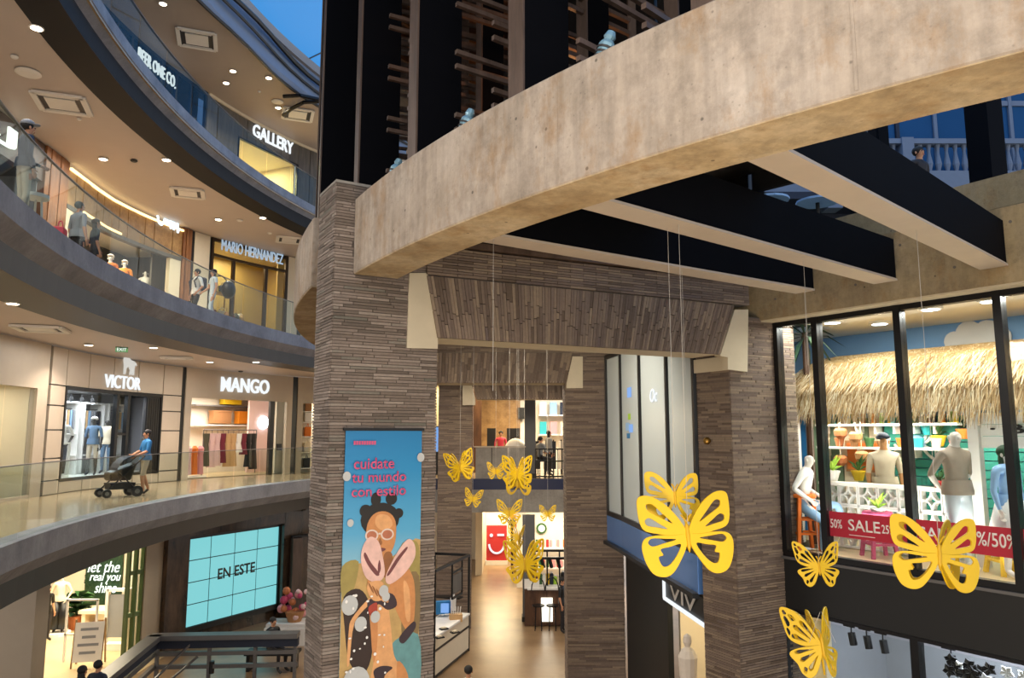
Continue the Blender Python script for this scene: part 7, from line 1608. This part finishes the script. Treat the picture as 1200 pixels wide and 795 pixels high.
# --- upper gallery
figure('person', 'man in a pale cap and dark jacket standing behind the glass at the left edge', 'person', at_floor(32, 160, B2, 11.4), 2.5, 1.0, dict(elL=(.24, -.08, 1.14), wrL=(.1, -.26, 1.05)), shirt='navy', legs='cloth_beige', sleeves='long', hair='hair', cap='shirt_grey', slim=1.08)
pg = at_floor(93, 250, B2, 15.6)
figure('person', 'man in a grey t-shirt seen from behind at the wood-framed shop', 'person', pg, 2.75, 1.0, None, shirt='shirt_grey', legs='trousers_dark', slim=1.15)
m = MB(); q = pg + Vector((-.42, .05, .95)); m.box(q, (.22, .3, .38), .3); t = thing('shopping_bag', 'red shopping bag at the left of the man in the grey t-shirt', 'bag', q); m.build('body', M['red_shirt'], t, bevel=.02); m = MB(); m.path([q + Vector((-.06, 0, .19)), q + Vector((-.03, 0, .34)), q + Vector((.03, 0, .34)), q + Vector((.06, 0, .19))], .012); m.build('handle', M['red_shirt'], t)
figure('person', 'woman in a dark patterned dress half hidden in front of the man in grey', 'person', at_floor(113, 262, B2, 16.6), 2.4, .95, None, shirt='trousers_dark', legs='trousers_dark', hair='hair_brown', long_hair=True, slim=.9)
pw = at_floor(231, 320, B2, 22.2)
figure('person', 'man in a white t-shirt with dark straps and dark trousers walking on the upper gallery', 'person', pw, -.6, 1.0, dict(elL=(.25, .05, 1.14), wrL=(.24, -.12, .95), **walk), shirt='shirt_white', legs='trousers_dark')
ff = Vector((math.sin(-.6), -math.cos(-.6), 0)); q = pw - ff * .2 + Vector((0, 0, 1.0)); t = thing('backpack', 'dark backpack worn by the man in the white t-shirt', 'backpack', q)
m = MB(); m.box(q + Vector((0, 0, .25)), (.3, .16, .42), -.6); m.build('pack', M['navy'], t, bevel=.04); fsd = Vector((ff.y, -ff.x, 0))
for s_ in (-.1, .1): m = MB(); m.path([q + fsd * s_ + Vector((0, 0, .42)), q + fsd * s_ + ff * .2 + Vector((0, 0, .47)), q + fsd * s_ * 1.3 + ff * .36 + Vector((0, 0, .3)), q + fsd * s_ * 1.4 + ff * .30 + Vector((0, 0, .1))], .022, 6); m.build('strap', M['navy'], t)
pw2 = at_floor(250, 325, B2, 22.0)
figure('person', 'woman in a pale grey jumpsuit walking beside the man in the white t-shirt', 'person', pw2, -.8, .97, dict(elR=(-.26, -.02, 1.14), wrR=(-.22, -.22, .98), **walk), shirt='jeans_light', legs='jeans_light', hair='hair', long_hair=True, slim=.88, sleeves='none')
q = pw2 + Vector((.42, .15, 1.05)); t = thing('shoulder_bag', 'large black bag carried behind the woman in the jumpsuit', 'bag', q); m = MB(); m.ball(q, .27, 12, 8, (.8, .8, 1.05)); m.build('body', M['black'], t, smooth=True); m = MB(); m.path([q + Vector((-.05, 0, .27)), q + Vector((-.2, -.05, .42)), q + Vector((-.34, -.1, .40))], .02); m.build('strap', M['black'], t)
for px, mt, lab, dp, hat in ((130, 'orange', 'white-hatted mannequin in a coral orange top at the left of the wood-framed shop', .8, 'white'), (147, 'orange2', 'white-hatted mannequin in a bright orange top in the wood-framed shop', .8, 'white'), (172, 'white', 'all white mannequin beside the cube shelf in the wood-framed shop', .9, None)):
    figure('mannequin', lab, 'mannequin', in_room(px, dp - .35, wroom, B2 + .62, 300), .3, 1.02, None, skin='mannequin_white', shirt=mt, legs='white', hair=None, cap=hat, face=False, shoe='white')
q = at_floor(42, 228, B2, 11.9); t = thing('side_table', 'small white round side table behind the glass at the left edge', 'table', q); m = MB(); m.lathe([(.2, .58), (.2, .64)], q, 14); m.build('tabletop', M['white'], t)
for k in range(3): m = MB(); m.tube(q + Vector((.15 * math.cos(k * 2.1), .15 * math.sin(k * 2.1), 0)), q + Vector((.1 * math.cos(k * 2.1), .1 * math.sin(k * 2.1), .58)), .018); m.build('leg', M['white'], t)
q = in_room(150, .5, wroom, B2, 300); t = thing('display_platform', 'low white platform under the orange mannequins of the wood-framed shop', 'platform', q); dq = wroom[2]; nq = wroom[3]; m = MB(); m.slab([q - dq * 1.6 - nq * .35, q + dq * 1.5 - nq * .35, q + dq * 1.5 + nq * .35, q - dq * 1.6 + nq * .35], .57); m.build('box', M['white'], t); m = MB(); m.slab([q - dq * 1.62 - nq * .37 + Vector((0, 0, .57)), q + dq * 1.52 - nq * .37 + Vector((0, 0, .57)), q + dq * 1.52 + nq * .37 + Vector((0, 0, .57)), q - dq * 1.62 + nq * .37 + Vector((0, 0, .57))], .04); m.build('top', M['cream'], t)
# --- across the hall
figure('person', 'person in a pink-red shirt standing between the two black boards across the hall', 'person', (fx(587, 29.5), 29.5, 0), .1, 1.0, None, shirt='red_shirt', sleeves='long')
sit_ = dict(pelvis=(0, .02, .62), waist=(0, .03, .76), chest=(0, .0, .94), top=(0, 0, 1.08), neck=(0, 0, 1.145), jaw=(0, -.03, 1.2), head=(0, -.02, 1.27), crown=(0, -.01, 1.335), nose=(0, -.115, 1.245), shL=(.175, 0, 1.065), elL=(.22, -.06, .82), wrL=(.14, -.28, .78), shR=(-.175, 0, 1.065), elR=(-.22, -.06, .82), wrR=(-.14, -.28, .78),
            hipL=(.09, 0, .58), knL=(.12, -.42, .56), anL=(.12, -.40, .12), toL=(.13, -.55, .05), hipR=(-.09, 0, .58), knR=(-.12, -.42, .56), anR=(-.12, -.40, .12), toR=(-.13, -.55, .05))
figure('person', 'seated person in a grey sweater at the barred railing across the hall', 'person', (fx(633, 26.9 + .8), 27.8, .12), 2.3, 1.0, sit_, shirt='shirt_grey', sleeves='long', legs='trousers_dark')
figure('person', 'dark haired person in grey leaning at the barred railing behind the seated one', 'person', (fx(643, 28.6), 28.6, 0), 2.0, 1.0, None, shirt='shirt_grey', sleeves='long', legs='trousers_dark', hair='hair', long_hair=True)
q = Vector((fx(633, 27.7), 27.85, 0)); t = thing('bar_chair', 'black high chair under the seated person across the hall', 'chair', q); m = MB(); m.box(q + Vector((0, 0, .62)), (.4, .4, .05)); m.build('seat', M['black'], t)
for sx in (-.17, .17):
    for sy in (-.17, .17): m = MB(); m.bar(q + Vector((sx, sy, 0)), q + Vector((sx, sy, .6)), .035, .035); m.build('leg', M['black'], t)
figure('person', 'person bent over the glass top in black at the food counter', 'person', (fx(657, 24.6), 24.6, GROUND), 1.2, 1.0, None, shirt='black', legs='trousers_dark', sleeves='short')
figure('person', 'person at the upper right looking over the brown parapet beam', 'person', (*(atd(1077, 186, 12.6).xy), 4.95), .4, 1.0, None, shirt='trousers_dark', sleeves='long')
# --- lower hall
figure('person', 'dark haired person at the bottom edge left, nearer the A-board', 'person', (*(atd(97, 787, 15.6).xy), GROUND), 2.9, .98, None, shirt='trousers_dark', long_hair=True)
figure('person', 'dark haired person at the bottom edge left, nearer the railing corner', 'person', (*(atd(115, 787, 16.0).xy), GROUND), 3.0, .97, None, shirt='navy')
figure('person', 'person whose dark hair shows at the bottom edge under the cafe stand', 'person', (*(atd(549, 796, 15.6).xy), GROUND), 3.0, .98, None, shirt='shirt_white')
q = atd(318, 778, 20.8); figure('person', 'person in black seated behind the stair railing by the brick column', 'person', (q.x, q.y, GROUND), 1.0, 1.0, sit_, shirt='black', legs='trousers_dark', sleeves='long')
t = thing('bench', 'dark bench under the person in black behind the stair railing', 'bench', (q.x, q.y, GROUND)); bx('top', M['dark_panel'], (q.x, q.y + .1, GROUND + .45), (1.4, .5, .08), t)
for s_ in (-.6, .6): bx('leg', M['dark_panel'], (q.x + s_, q.y + .1, GROUND + .2), (.08, .45, .42), t)
q = atz(68, 745, GROUND); mq = figure('mannequin', 'mannequin in a pale top and wide black trousers in the neon word shop', 'mannequin', (q.x, q.y, GROUND + .1), .2, 1.05, hands_hip, skin='mannequin', shirt='cream', legs='black', hair=None, face=False, slim=.9, sleeves='long')
for s_ in (-.1, .1): m = MB(); m.lathe([(.16, .1), (.13, .5), (.10, .88)], (s_, 0, 0), 12); m.build('trouser_leg', M['black'], mq, local=True, smooth=True)
m = MB(); m.lathe([(.35, 0), (.35, .1)], (q.x, q.y, GROUND), 18); tag(m.build('mannequin_plinth', M['white']), 'round white plinth under the mannequin in wide black trousers', 'plinth')
q = atz(56, 752, GROUND); figure('person', 'person in black at the left edge of the neon word shop', 'person', (q.x - .1, q.y, GROUND), 1.2, .97, None, shirt='black', hair='hair_brown', long_hair=True, slim=.9)
# --- holiday window
def won(px, off, z=FL): s_ = S(px, 600, off); return wp(s_, z, off)
lean = dict(pelvis=(0, .02, .70), waist=(0, .0, .84), chest=(0, -.05, 1.01), top=(0, -.07, 1.15), neck=(0, -.075, 1.215), jaw=(0, -.11, 1.265), head=(0, -.10, 1.335), crown=(0, -.085, 1.40), nose=(0, -.195, 1.305),
            shL=(.18, -.06, 1.135), elL=(.25, .02, .90), wrL=(.13, -.20, .80), shR=(-.18, -.06, 1.135), elR=(-.29, .05, .92), wrR=(-.14, -.12, .76),
            hipL=(.09, 0, .66), knL=(.16, -.44, .68), anL=(.15, -.52, .25), toL=(.16, -.66, .22), hipR=(-.09, 0, .66), knR=(-.12, -.30, .46), anR=(-.12, -.26, .06), toR=(-.13, -.40, .03))
sp1 = st1 + Vector((0, 0, 0)); figure('mannequin', 'bald mannequin in a white shirt and light jeans sitting on the orange stool', 'mannequin', sp1 - Vector((0, 0, .03)), .95, 1.0, lean, skin='mannequin', shirt='white', legs='jeans', hair=None, face=False, shoe='white', sleeves='long', sub=2)
behind = dict(elL=(.285, .10, 1.14), wrL=(.10, .155, .96), elR=(-.285, .10, 1.14), wrR=(-.10, .155, .96))
gm_ = figure('mannequin', 'pale mannequin in a taupe t-shirt and light jeans with hands behind the back', 'mannequin', won(1124, -.42), .25, 1.03, behind, skin='mannequin', shirt='taupe', legs='jeans_light', hair=None, face=False, shoe='white', sub=2, slim=1.12)
figure('mannequin', 'mannequin in a dark cap and beige shirt behind the breeze block counter', 'mannequin', won(1040, -1.35), -.3, .98, None, skin='tan', shirt='cloth_beige', legs='jeans_light', hair=None, cap='navy', face=False, shoe='white', sub=2, slim=1.1)
bw_ = figure('mannequin', 'mannequin in a blue shirt and white skirt at the right edge of the holiday window', 'mannequin', won(1184, -.5), .3, .90, None, skin='mannequin', shirt='sky_cloth', legs='white', hair='leaf_dark', long_hair=True, face=False, shoe='white', sub=2, sleeves='long')
m = MB(); m.lathe([(.30, .45), (.24, .7), (.15, 1.02)], (0, 0, 0), 18); m.build('skirt', M['white'], bw_, local=True, smooth=True)

# ================================================================ hanging yellow butterflies
def smooth_loop(pts, k=5):
    out = []; n = len(pts)
    for i in range(n):
        p0, p1, p2, p3 = (Vector(pts[(i + j - 1) % n]) for j in range(4))
        for j in range(k):
            t = j / k; out.append(.5 * ((2 * p1) + (p2 - p0) * t + (2 * p0 - 5 * p1 + 4 * p2 - p3) * t * t + (3 * p1 - p0 - 3 * p2 + p3) * t ** 3))
    return out
def plate_with_holes(outline, holes, th):
    cu = bpy.data.curves.new('wing', 'CURVE'); cu.dimensions = '2D'; cu.fill_mode = 'BOTH'; cu.extrude = th / 2; cu.bevel_depth = th * .15; cu.bevel_resolution = 0
    for lp in [outline] + holes:
        q = smooth_loop(lp, 4); sp_ = cu.splines.new('POLY'); sp_.points.add(len(q) - 1); sp_.use_cyclic_u = True
        for i, v in enumerate(q): sp_.points[i].co = (v.x, v.y, 0, 1)
    o = bpy.data.objects.new('wing', cu); COL.objects.link(o); bpy.context.view_layer.update()
    me = bpy.data.meshes.new_from_object(o.evaluated_get(bpy.context.evaluated_depsgraph_get())); bpy.data.objects.remove(o); bpy.data.curves.remove(cu); return me
def tear(x0, y0, x1, y1, w):
    a, b = Vector((x0, y0)), Vector((x1, y1)); d = b - a; n = Vector((-d.y, d.x)).normalized() * w
    return [a, a + d * .45 + n * .6, a + d * .85 + n, b + n * .35, b - n * .35, a + d * .85 - n, a + d * .45 - n * .6]
def mirror(loops): return [[Vector((-p[0], p[1])) for p in lp] for lp in loops]
# bold kind: upper and lower wing of the right side; unit = half span
boldU = ([(.02, .02), (.12, .30), (.40, .66), (.72, .86), (.96, .84), (1.0, .60), (.97, .30), (.86, .14), (.55, .06), (.25, -.02)], [tear(.28, .26, .80, .68, .085), tear(.40, .16, .86, .36, .085)])
boldL = ([(.02, .02), (.30, .02), (.60, .04), (.88, .00), (.98, -.16), (.94, -.46), (.80, -.72), (.58, -.80), (.38, -.72), (.18, -.45), (.05, -.2)], [tear(.24, -.06, .84, -.10, .085), [(.16, -.16), (.40, -.20), (.60, -.24), (.56, -.36), (.66, -.40), (.60, -.58), (.46, -.58), (.28, -.40)]])
# lacy kind
laceU = ([(.02, .0), (.10, .24), (.34, .62), (.62, .92), (.92, 1.04), (1.0, .92), (.94, .55), (.84, .22), (.60, .06), (.28, -.02)], [tear(.15, .18, .50, .66, .062), tear(.26, .17, .68, .54, .066), tear(.36, .11, .76, .30, .066), [(.60, .70), (.72, .84), (.80, .82), (.70, .66)], [(.76, .60), (.86, .80), (.92, .76), (.84, .52)], [(.78, .38), (.84, .50), (.88, .44), (.82, .28)], [(.82, .86), (.88, .96), (.94, .94), (.90, .84)]])
laceL = ([(.02, .0), (.30, .0), (.62, -.04), (.84, -.12), (.86, -.24), (.70, -.44), (.62, -.66), (.46, -.78), (.28, -.70), (.12, -.40)], [tear(.22, -.06, .74, -.15, .055), tear(.20, -.14, .62, -.36, .06), tear(.15, -.22, .42, -.60, .062), [(.46, -.56), (.52, -.68), (.58, -.62), (.54, -.5)]])
wing_cache = {}
def wing_mesh(kind, part, side, span):
    k = (kind, part, side)
    if k not in wing_cache:
        o, h = {'bold': {'U': boldU, 'L': boldL}, 'lace': {'U': laceU, 'L': laceL}}[kind][part]
        o = [Vector(p) for p in o]; h = [[Vector(p) for p in l] for l in h]
        if side < 0: o = mirror([o])[0]; h = mirror(h)
        wing_cache[k] = plate_with_holes(o, h, .035); wing_cache[k].materials.append(M['butterfly'])
    return wing_cache[k]
def butterfly(px, py, d, half, kind, label, rz=0.0, roll=0.0, pitch=0.0, fold=.15, double=False, thread_top=3.46, threads=((0, 0),)):
    p = atd(px, py, d); t = thing('butterfly', label, 'butterfly', p, 0, 'yellow paper butterflies'); t.scale = (1, 1, 1)
    R0 = Matrix.Rotation(rz, 4, 'Z') @ Matrix.Rotation(pitch, 4, 'X') @ Matrix.Rotation(roll, 4, 'Y') @ Matrix.Rotation(PI / 2, 4, 'X')
    layers = [(fold, 1.0, 0)] + ([(fold + .55, .94, .03)] if double else [])
    for fo, sc, dy in layers:
        for side in (-1, 1):
            for part in 'UL':
                o = bpy.data.objects.new('wing', wing_mesh(kind, part, side, half)); COL.objects.link(o); o.parent = t
                o.matrix_local = R0 @ Matrix.Translation((0, 0, -dy)) @ Matrix.Rotation(side * fo * (1 if part == 'U' else .8), 4, 'Y') @ Matrix.Scale(half * sc, 4)
    m = MB(); m.lathe([(.004, -.34 * half), (.045 * half, -.22 * half), (.055 * half, 0), (.045 * half, .14 * half), (.05 * half, .2 * half), (.01, .27 * half)], (0, 0, 0), 8, (0, 1, 0)); o = m.build('body', M['butterfly_deep'], t, smooth=True, local=True); o.matrix_local = R0
    for s_ in (-1, 1):
        m = MB(); m.path([(0, .24 * half, 0), (.05 * half * s_, .36 * half, .01), (.11 * half * s_, .44 * half, .01)], .006 + .004 * half, 5); o = m.build('antenna', M['butterfly_deep'], t, local=True); o.matrix_local = R0
    for dx, dz in threads:
        m = MB(); m.tube((dx * half * .3, 0, .1 * half), (dx * half * .02, 0, thread_top - p.z), .0022, 5); m.build('thread', M['thread'], t, local=True)
butterfly(806, 628, 6.40, .40, 'bold', 'big bold yellow butterfly in front of the blue fascia', .05, -.06, -.1, .12)
butterfly(791, 583, 6.55, .255, 'bold', 'tilted bold yellow butterfly overlapping the top of the big one', .15, .04, -.2, .28)
butterfly(1101, 651, 6.6, .375, 'bold', 'double-layered bold yellow butterfly in front of the sale ribbon', -.1, .06, -.1, .3, True, 3.46)
butterfly(960, 665, 7.8, .245, 'lace', 'lacy yellow butterfly on the dark band below the sitting mannequin', .0, .0, -.15, .2, False, 3.46)
butterfly(964, 758, 7.6, .36, 'lace', 'lacy yellow butterfly hanging lowest, before the grey lower shop', .25, .05, -.25, .7, True, -.25 + .1, ((-1.2, 0), (1.2, 0)))
dB = 14.5
for px, py, half, kind, lab, kw in ((539, 548, .34, 'lace', 'lacy yellow butterfly before the distant brick column, leftmost', dict(roll=-.2, fold=.5, double=True)),
    (554, 585, .20, 'lace', 'small lacy yellow butterfly below the leftmost one', dict(roll=.15, fold=.35)), (581, 553, .19, 'lace', 'small lacy yellow butterfly before the pale parapet', dict(fold=.3)),
    (606, 556, .36, 'lace', 'lacy yellow double butterfly at the top of the middle cluster', dict(fold=.6, double=True)), (608, 568, .26, 'bold', 'bold yellow butterfly with dark eye holes under the top cluster', dict(fold=.2, roll=.05)),
    (597, 602, .26, 'lace', 'lacy yellow butterfly above the red smile sign', dict(fold=.3)), (608, 630, .28, 'lace', 'tilted yellow butterfly right of the red smile sign', dict(fold=.8, roll=.3, rz=.5)),
    (615, 662, .44, 'lace', 'large lacy yellow butterfly over the food counter', dict(fold=.45, double=True, roll=-.05)), (642, 603, .17, 'lace', 'small lacy yellow butterfly before the lit shelves right of the slim pillar', dict(fold=.3))):
    butterfly(px, py, dB + .3 * (px % 3), half, kind, lab, kw.get('rz', 0.0), kw.get('roll', 0.0), -.1, kw['fold'], kw.get('double', False), 3.83)
# free hanging threads from the beams
for k, (px, y, dd_) in enumerate(((800, 300, 8.53), (943, 300, 9.76), (578, 300, 7.11))):
    a_ = atd(px, 350, dd_); m = MB(); m.tube((a_.x, a_.y, a_.z - .9), (a_.x, a_.y, 3.505), .0025, 5); tag(m.build('hanging_thread', M['thread']), 'thin pale thread hanging from the beams, %s' % ['in front of the near lintel', 'at the left of the holiday window', 'behind the ring beam left of centre'][k], 'thread')

# ================================================================ beach poster on the near column
Pb, Qb = (A1 - Vector((-u1.y, u1.x, 0)) * .035).xy, (A1 + u1 * W1 - Vector((-u1.y, u1.x, 0)) * .035).xy
tl_, tr_ = atv(405, 504, Pb, Qb), atv(494, 505, Pb, Qb)
bl_ = Vector((tl_.x, tl_.y, 0)); bwid = Vector((tr_.x - tl_.x, tr_.y - tl_.y, 0)).length; bz1 = (tl_.z + tr_.z) / 2; bz0 = -1.25
pn = Vector((u1.y, -u1.x, 0))
bt = thing('beach_poster', 'tall printed poster of a woman on a beach holding pink sandals on the near column', 'poster', bl_ + u1 * bwid / 2 + Vector((0, 0, bz0)))
BHt = bz1 - bz0
def bp(x, y, o=0.0): return bl_ + u1 * (x * bwid) + Vector((0, 0, bz1 - y * bwid)) + pn * o     # x, y in poster widths from the top left
m = MB(); m.slab([bp(0, 0), bp(1, 0), bp(1, BHt / bwid), bp(0, BHt / bwid)], pn * .012); 
mt_, t_, b_ = nt('poster_sky'); tc = coords(t_, (1, 1, 1)); sep = t_.nodes.new('ShaderNodeSeparateXYZ'); t_.links.new(tc, sep.inputs[0]); mr = t_.nodes.new('ShaderNodeMapRange'); mr.inputs[1].default_value = bz1 - 1.9 * bwid; mr.inputs[2].default_value = bz1; t_.links.new(sep.outputs['Z'], mr.inputs[0])
t_.links.new(ramp(t_, mr.outputs[0], [(0.0, '#9cc4cc'), (.35, '#4fa2cc'), (.75, '#1f86bd'), (1.0, '#1577b0')]), b_.inputs['Base Color']); b_.inputs['Roughness'].default_value = .5
m.build('sheet', mt_, bt)
m = MB(); m.bar(bp(-.03, -.01, .006), bp(1.03, -.01, .006), .03, .03); m.build('hanging_bar', M['black_metal'], bt)
pc = dict(sand='#b9985e', rock='#7d6742', grass='#9a8a4a', skin='#c5854f', skin_l='#d9a06a', skin_d='#8f5a30', hair='#17120f', sandal='#e0b7ac', strap='#6e3a3c', bikini='#34242c', red='#a63a28', cloth='#2a1712', splash='#b9bcbc', glass='#d8c4b8', lens='#b06a4c', sea='#5f8f92', text='#d2527c', white='#eceae6')
for k_, c_ in pc.items(): plain('print_' + k_, c_, .55, var=.30 if k_ not in ('text', 'white', 'splash') else .1, scale=11)
lay = [0.0]
def pshape(pts, mat, smooth=True, alpha=None):
    lay[0] += .00035; q = smooth_loop(pts, 4) if smooth else [Vector(p) for p in pts]
    m = MB(); m.face([bp(p[0], p[1], .0125 + lay[0]) for p in q]); return m.build('print', M['print_' + mat], bt)
def pblob(x, y, rx, ry, mat, rot=0.0, n=18):
    pshape([(x + rx * math.cos(a) * math.cos(rot) - ry * math.sin(a) * math.sin(rot), y + rx * math.cos(a) * math.sin(rot) + ry * math.sin(a) * math.cos(rot)) for a in [2 * PI * k / n for k in range(n)]], mat, False)
Yb = BHt / bwid
pshape([(0, 1.62), (.2, 1.58), (.5, 1.6), (.8, 1.45), (.93, 1.34), (1, 1.36), (1, Yb - .01), (0, Yb - .01)], 'sand', False)
pshape([(.72, 1.45), (.95, 1.38), (1, 1.7), (.98, 2.2), (.75, 2.1)], 'grass'); pshape([(.80, 1.85), (.99, 1.8), (.99, 2.5), (.78, 2.55)], 'rock'); pshape([(.6, 2.62), (.99, 2.5), (.99, Yb - .02), (.6, Yb - .02)], 'sea'); pshape([(0, 1.6), (.2, 1.56), (.14, 1.9), (.01, 1.95)], 'grass')
# wrap cloth behind, torso, hips
pshape([(.03, 1.95), (.22, 1.88), (.36, 2.1), (.40, 2.6), (.30, 2.85), (.12, 2.7), (.05, 2.3)], 'cloth')
pshape([(.36, 2.0), (.55, 2.02), (.62, 2.3), (.66, 2.62), (.70, 2.75), (.82, 2.95), (.84, Yb - .02), (.40, Yb - .02), (.38, 2.95), (.42, 2.7), (.37, 2.35)], 'skin_l'); pshape([(.36, 2.02), (.44, 2.05), (.46, 2.5), (.42, 2.75), (.38, 2.45)], 'skin')
pshape([(.72, 2.78), (.86, 2.95), (.86, Yb - .03), (.74, Yb - .03)], 'skin')
# right arm folded, forearm to the sandal, wrist band; left arm
pshape([(.66, 1.78), (.80, 1.66), (.92, 1.85), (.94, 2.2), (.90, 2.44), (.82, 2.42), (.66, 2.12), (.58, 1.98), (.60, 1.88)], 'skin'); pshape([(.78, 1.85), (.86, 1.95), (.88, 2.3), (.82, 2.28)], 'skin_l'); pshape([(.74, 2.5), (.92, 2.34), (.95, 2.42), (.80, 2.58)], 'bikini')
pshape([(.10, 2.35), (.14, 2.2), (.34, 2.0), (.38, 2.04), (.17, 2.26), (.12, 2.7), (.09, 2.7)], 'skin_l')
# bikini
pshape([(.32, 2.05), (.46, 1.96), (.64, 1.98), (.70, 2.12), (.58, 2.16), (.46, 2.08), (.38, 2.18)], 'bikini'); pshape([(.34, 2.1), (.44, 2.06), (.44, 2.18), (.36, 2.2)], 'red'); pshape([(.42, 2.84), (.52, 2.80), (.66, 2.84), (.56, 2.92), (.54, 3.1), (.46, 3.12), (.44, 2.95)], 'bikini')
# head: hair buns, face, glasses
pblob(.46, 1.08, .25, .20, 'hair'); pblob(.27, .97, .075, .075, 'hair'); pblob(.40, .84, .065, .085, 'hair'); pblob(.60, .84, .075, .075, 'hair'); pblob(.70, 1.02, .06, .06, 'hair')
pshape([(.30, 1.12), (.40, 1.0), (.56, 1.0), (.66, 1.12), (.66, 1.36), (.58, 1.52), (.48, 1.56), (.36, 1.48), (.29, 1.32)], 'skin'); pshape([(.42, 1.03), (.56, 1.04), (.62, 1.16), (.50, 1.22), (.40, 1.14)], 'skin_l'); pshape([(.52, 1.5), (.62, 1.5), (.64, 1.75), (.5, 1.75)], 'skin_d')
for cx in (.355, .555): pblob(cx, 1.265, .085, .07, 'glass', .1); pblob(cx, 1.265, .065, .052, 'lens', .1)
pshape([(.44, 1.24), (.47, 1.24), (.47, 1.26), (.44, 1.26)], 'glass', False); pshape([(.46, 1.3), (.49, 1.36), (.47, 1.39), (.44, 1.37)], 'skin_d'); pshape([(.42, 1.44), (.48, 1.42), (.54, 1.44), (.48, 1.47)], 'strap')
# sandals with straps and the hands under them
pshape([(.24, 1.40), (.33, 1.28), (.44, 1.34), (.50, 1.52), (.53, 1.74), (.44, 1.82), (.30, 1.76), (.23, 1.58)], 'sandal'); pshape([(.28, 1.46), (.35, 1.58), (.46, 1.72), (.42, 1.74), (.32, 1.62), (.26, 1.5)], 'strap'); pshape([(.46, 1.56), (.48, 1.66), (.45, 1.73), (.44, 1.64)], 'strap')
pshape([(.92, 1.42), (.84, 1.34), (.74, 1.42), (.62, 1.60), (.54, 1.78), (.60, 1.86), (.78, 1.76), (.92, 1.58)], 'sandal'); pshape([(.82, 1.46), (.72, 1.58), (.60, 1.74), (.56, 1.74), (.68, 1.56), (.80, 1.44)], 'strap')
for k in range(5): pblob(.36 + .045 * k, 1.86 + .02 * (k % 2) + .035 * k, .028, .085, 'skin_l' if k % 2 else 'skin', -.5)
pshape([(.32, 1.82), (.5, 1.82), (.55, 2.0), (.42, 2.04), (.33, 1.95)], 'skin_l')
for k in range(4): pblob(.36 + .05 * k, 1.88 + .04 * k, .012, .075, 'skin_d', -.5)
# splashes and drops
for x, y, r in ((.10, 2.05, .10), (.24, 2.28, .075), (.20, 2.95, .17), (.16, 3.2, .17), (.52, 1.93, .06), (.42, 2.22, .06), (.02, .55, .05), (.98, .34, .05), (.55, 2.0, .05), (.08, 1.1, .04)): pblob(x, y, r, r * 1.15, 'splash')
random.seed(21)
for k in range(26): pblob(random.uniform(.04, .6), random.uniform(1.9, 3.0), random.uniform(.008, .02), random.uniform(.008, .02), 'white')
lay[0] += .001
for tx, x0, y0, w, h in (('CUIDATE', .10, .47, .52, .16), ('TU MUNDO', .08, .63, .70, .15), ('CON ESTILO', .08, .80, .70, .15), ('BEACH TIME', .08, .165, .35, .07)):
    if tx == 'BEACH TIME': continue
    lettering(tx.lower(), w * bwid, h * bwid * .85, bp(x0, y0, .0125 + lay[0]), u1, (0, 0, 1), M['print_text'], bt, depth=.002, bold=.012, split=False)
for k in range(9): pshape([(.09 + .032 * k, .13), (.09 + .032 * k + .024, .13), (.09 + .032 * k + .024, .13 + .045), (.09 + .032 * k, .13 + .045)], 'text', False)
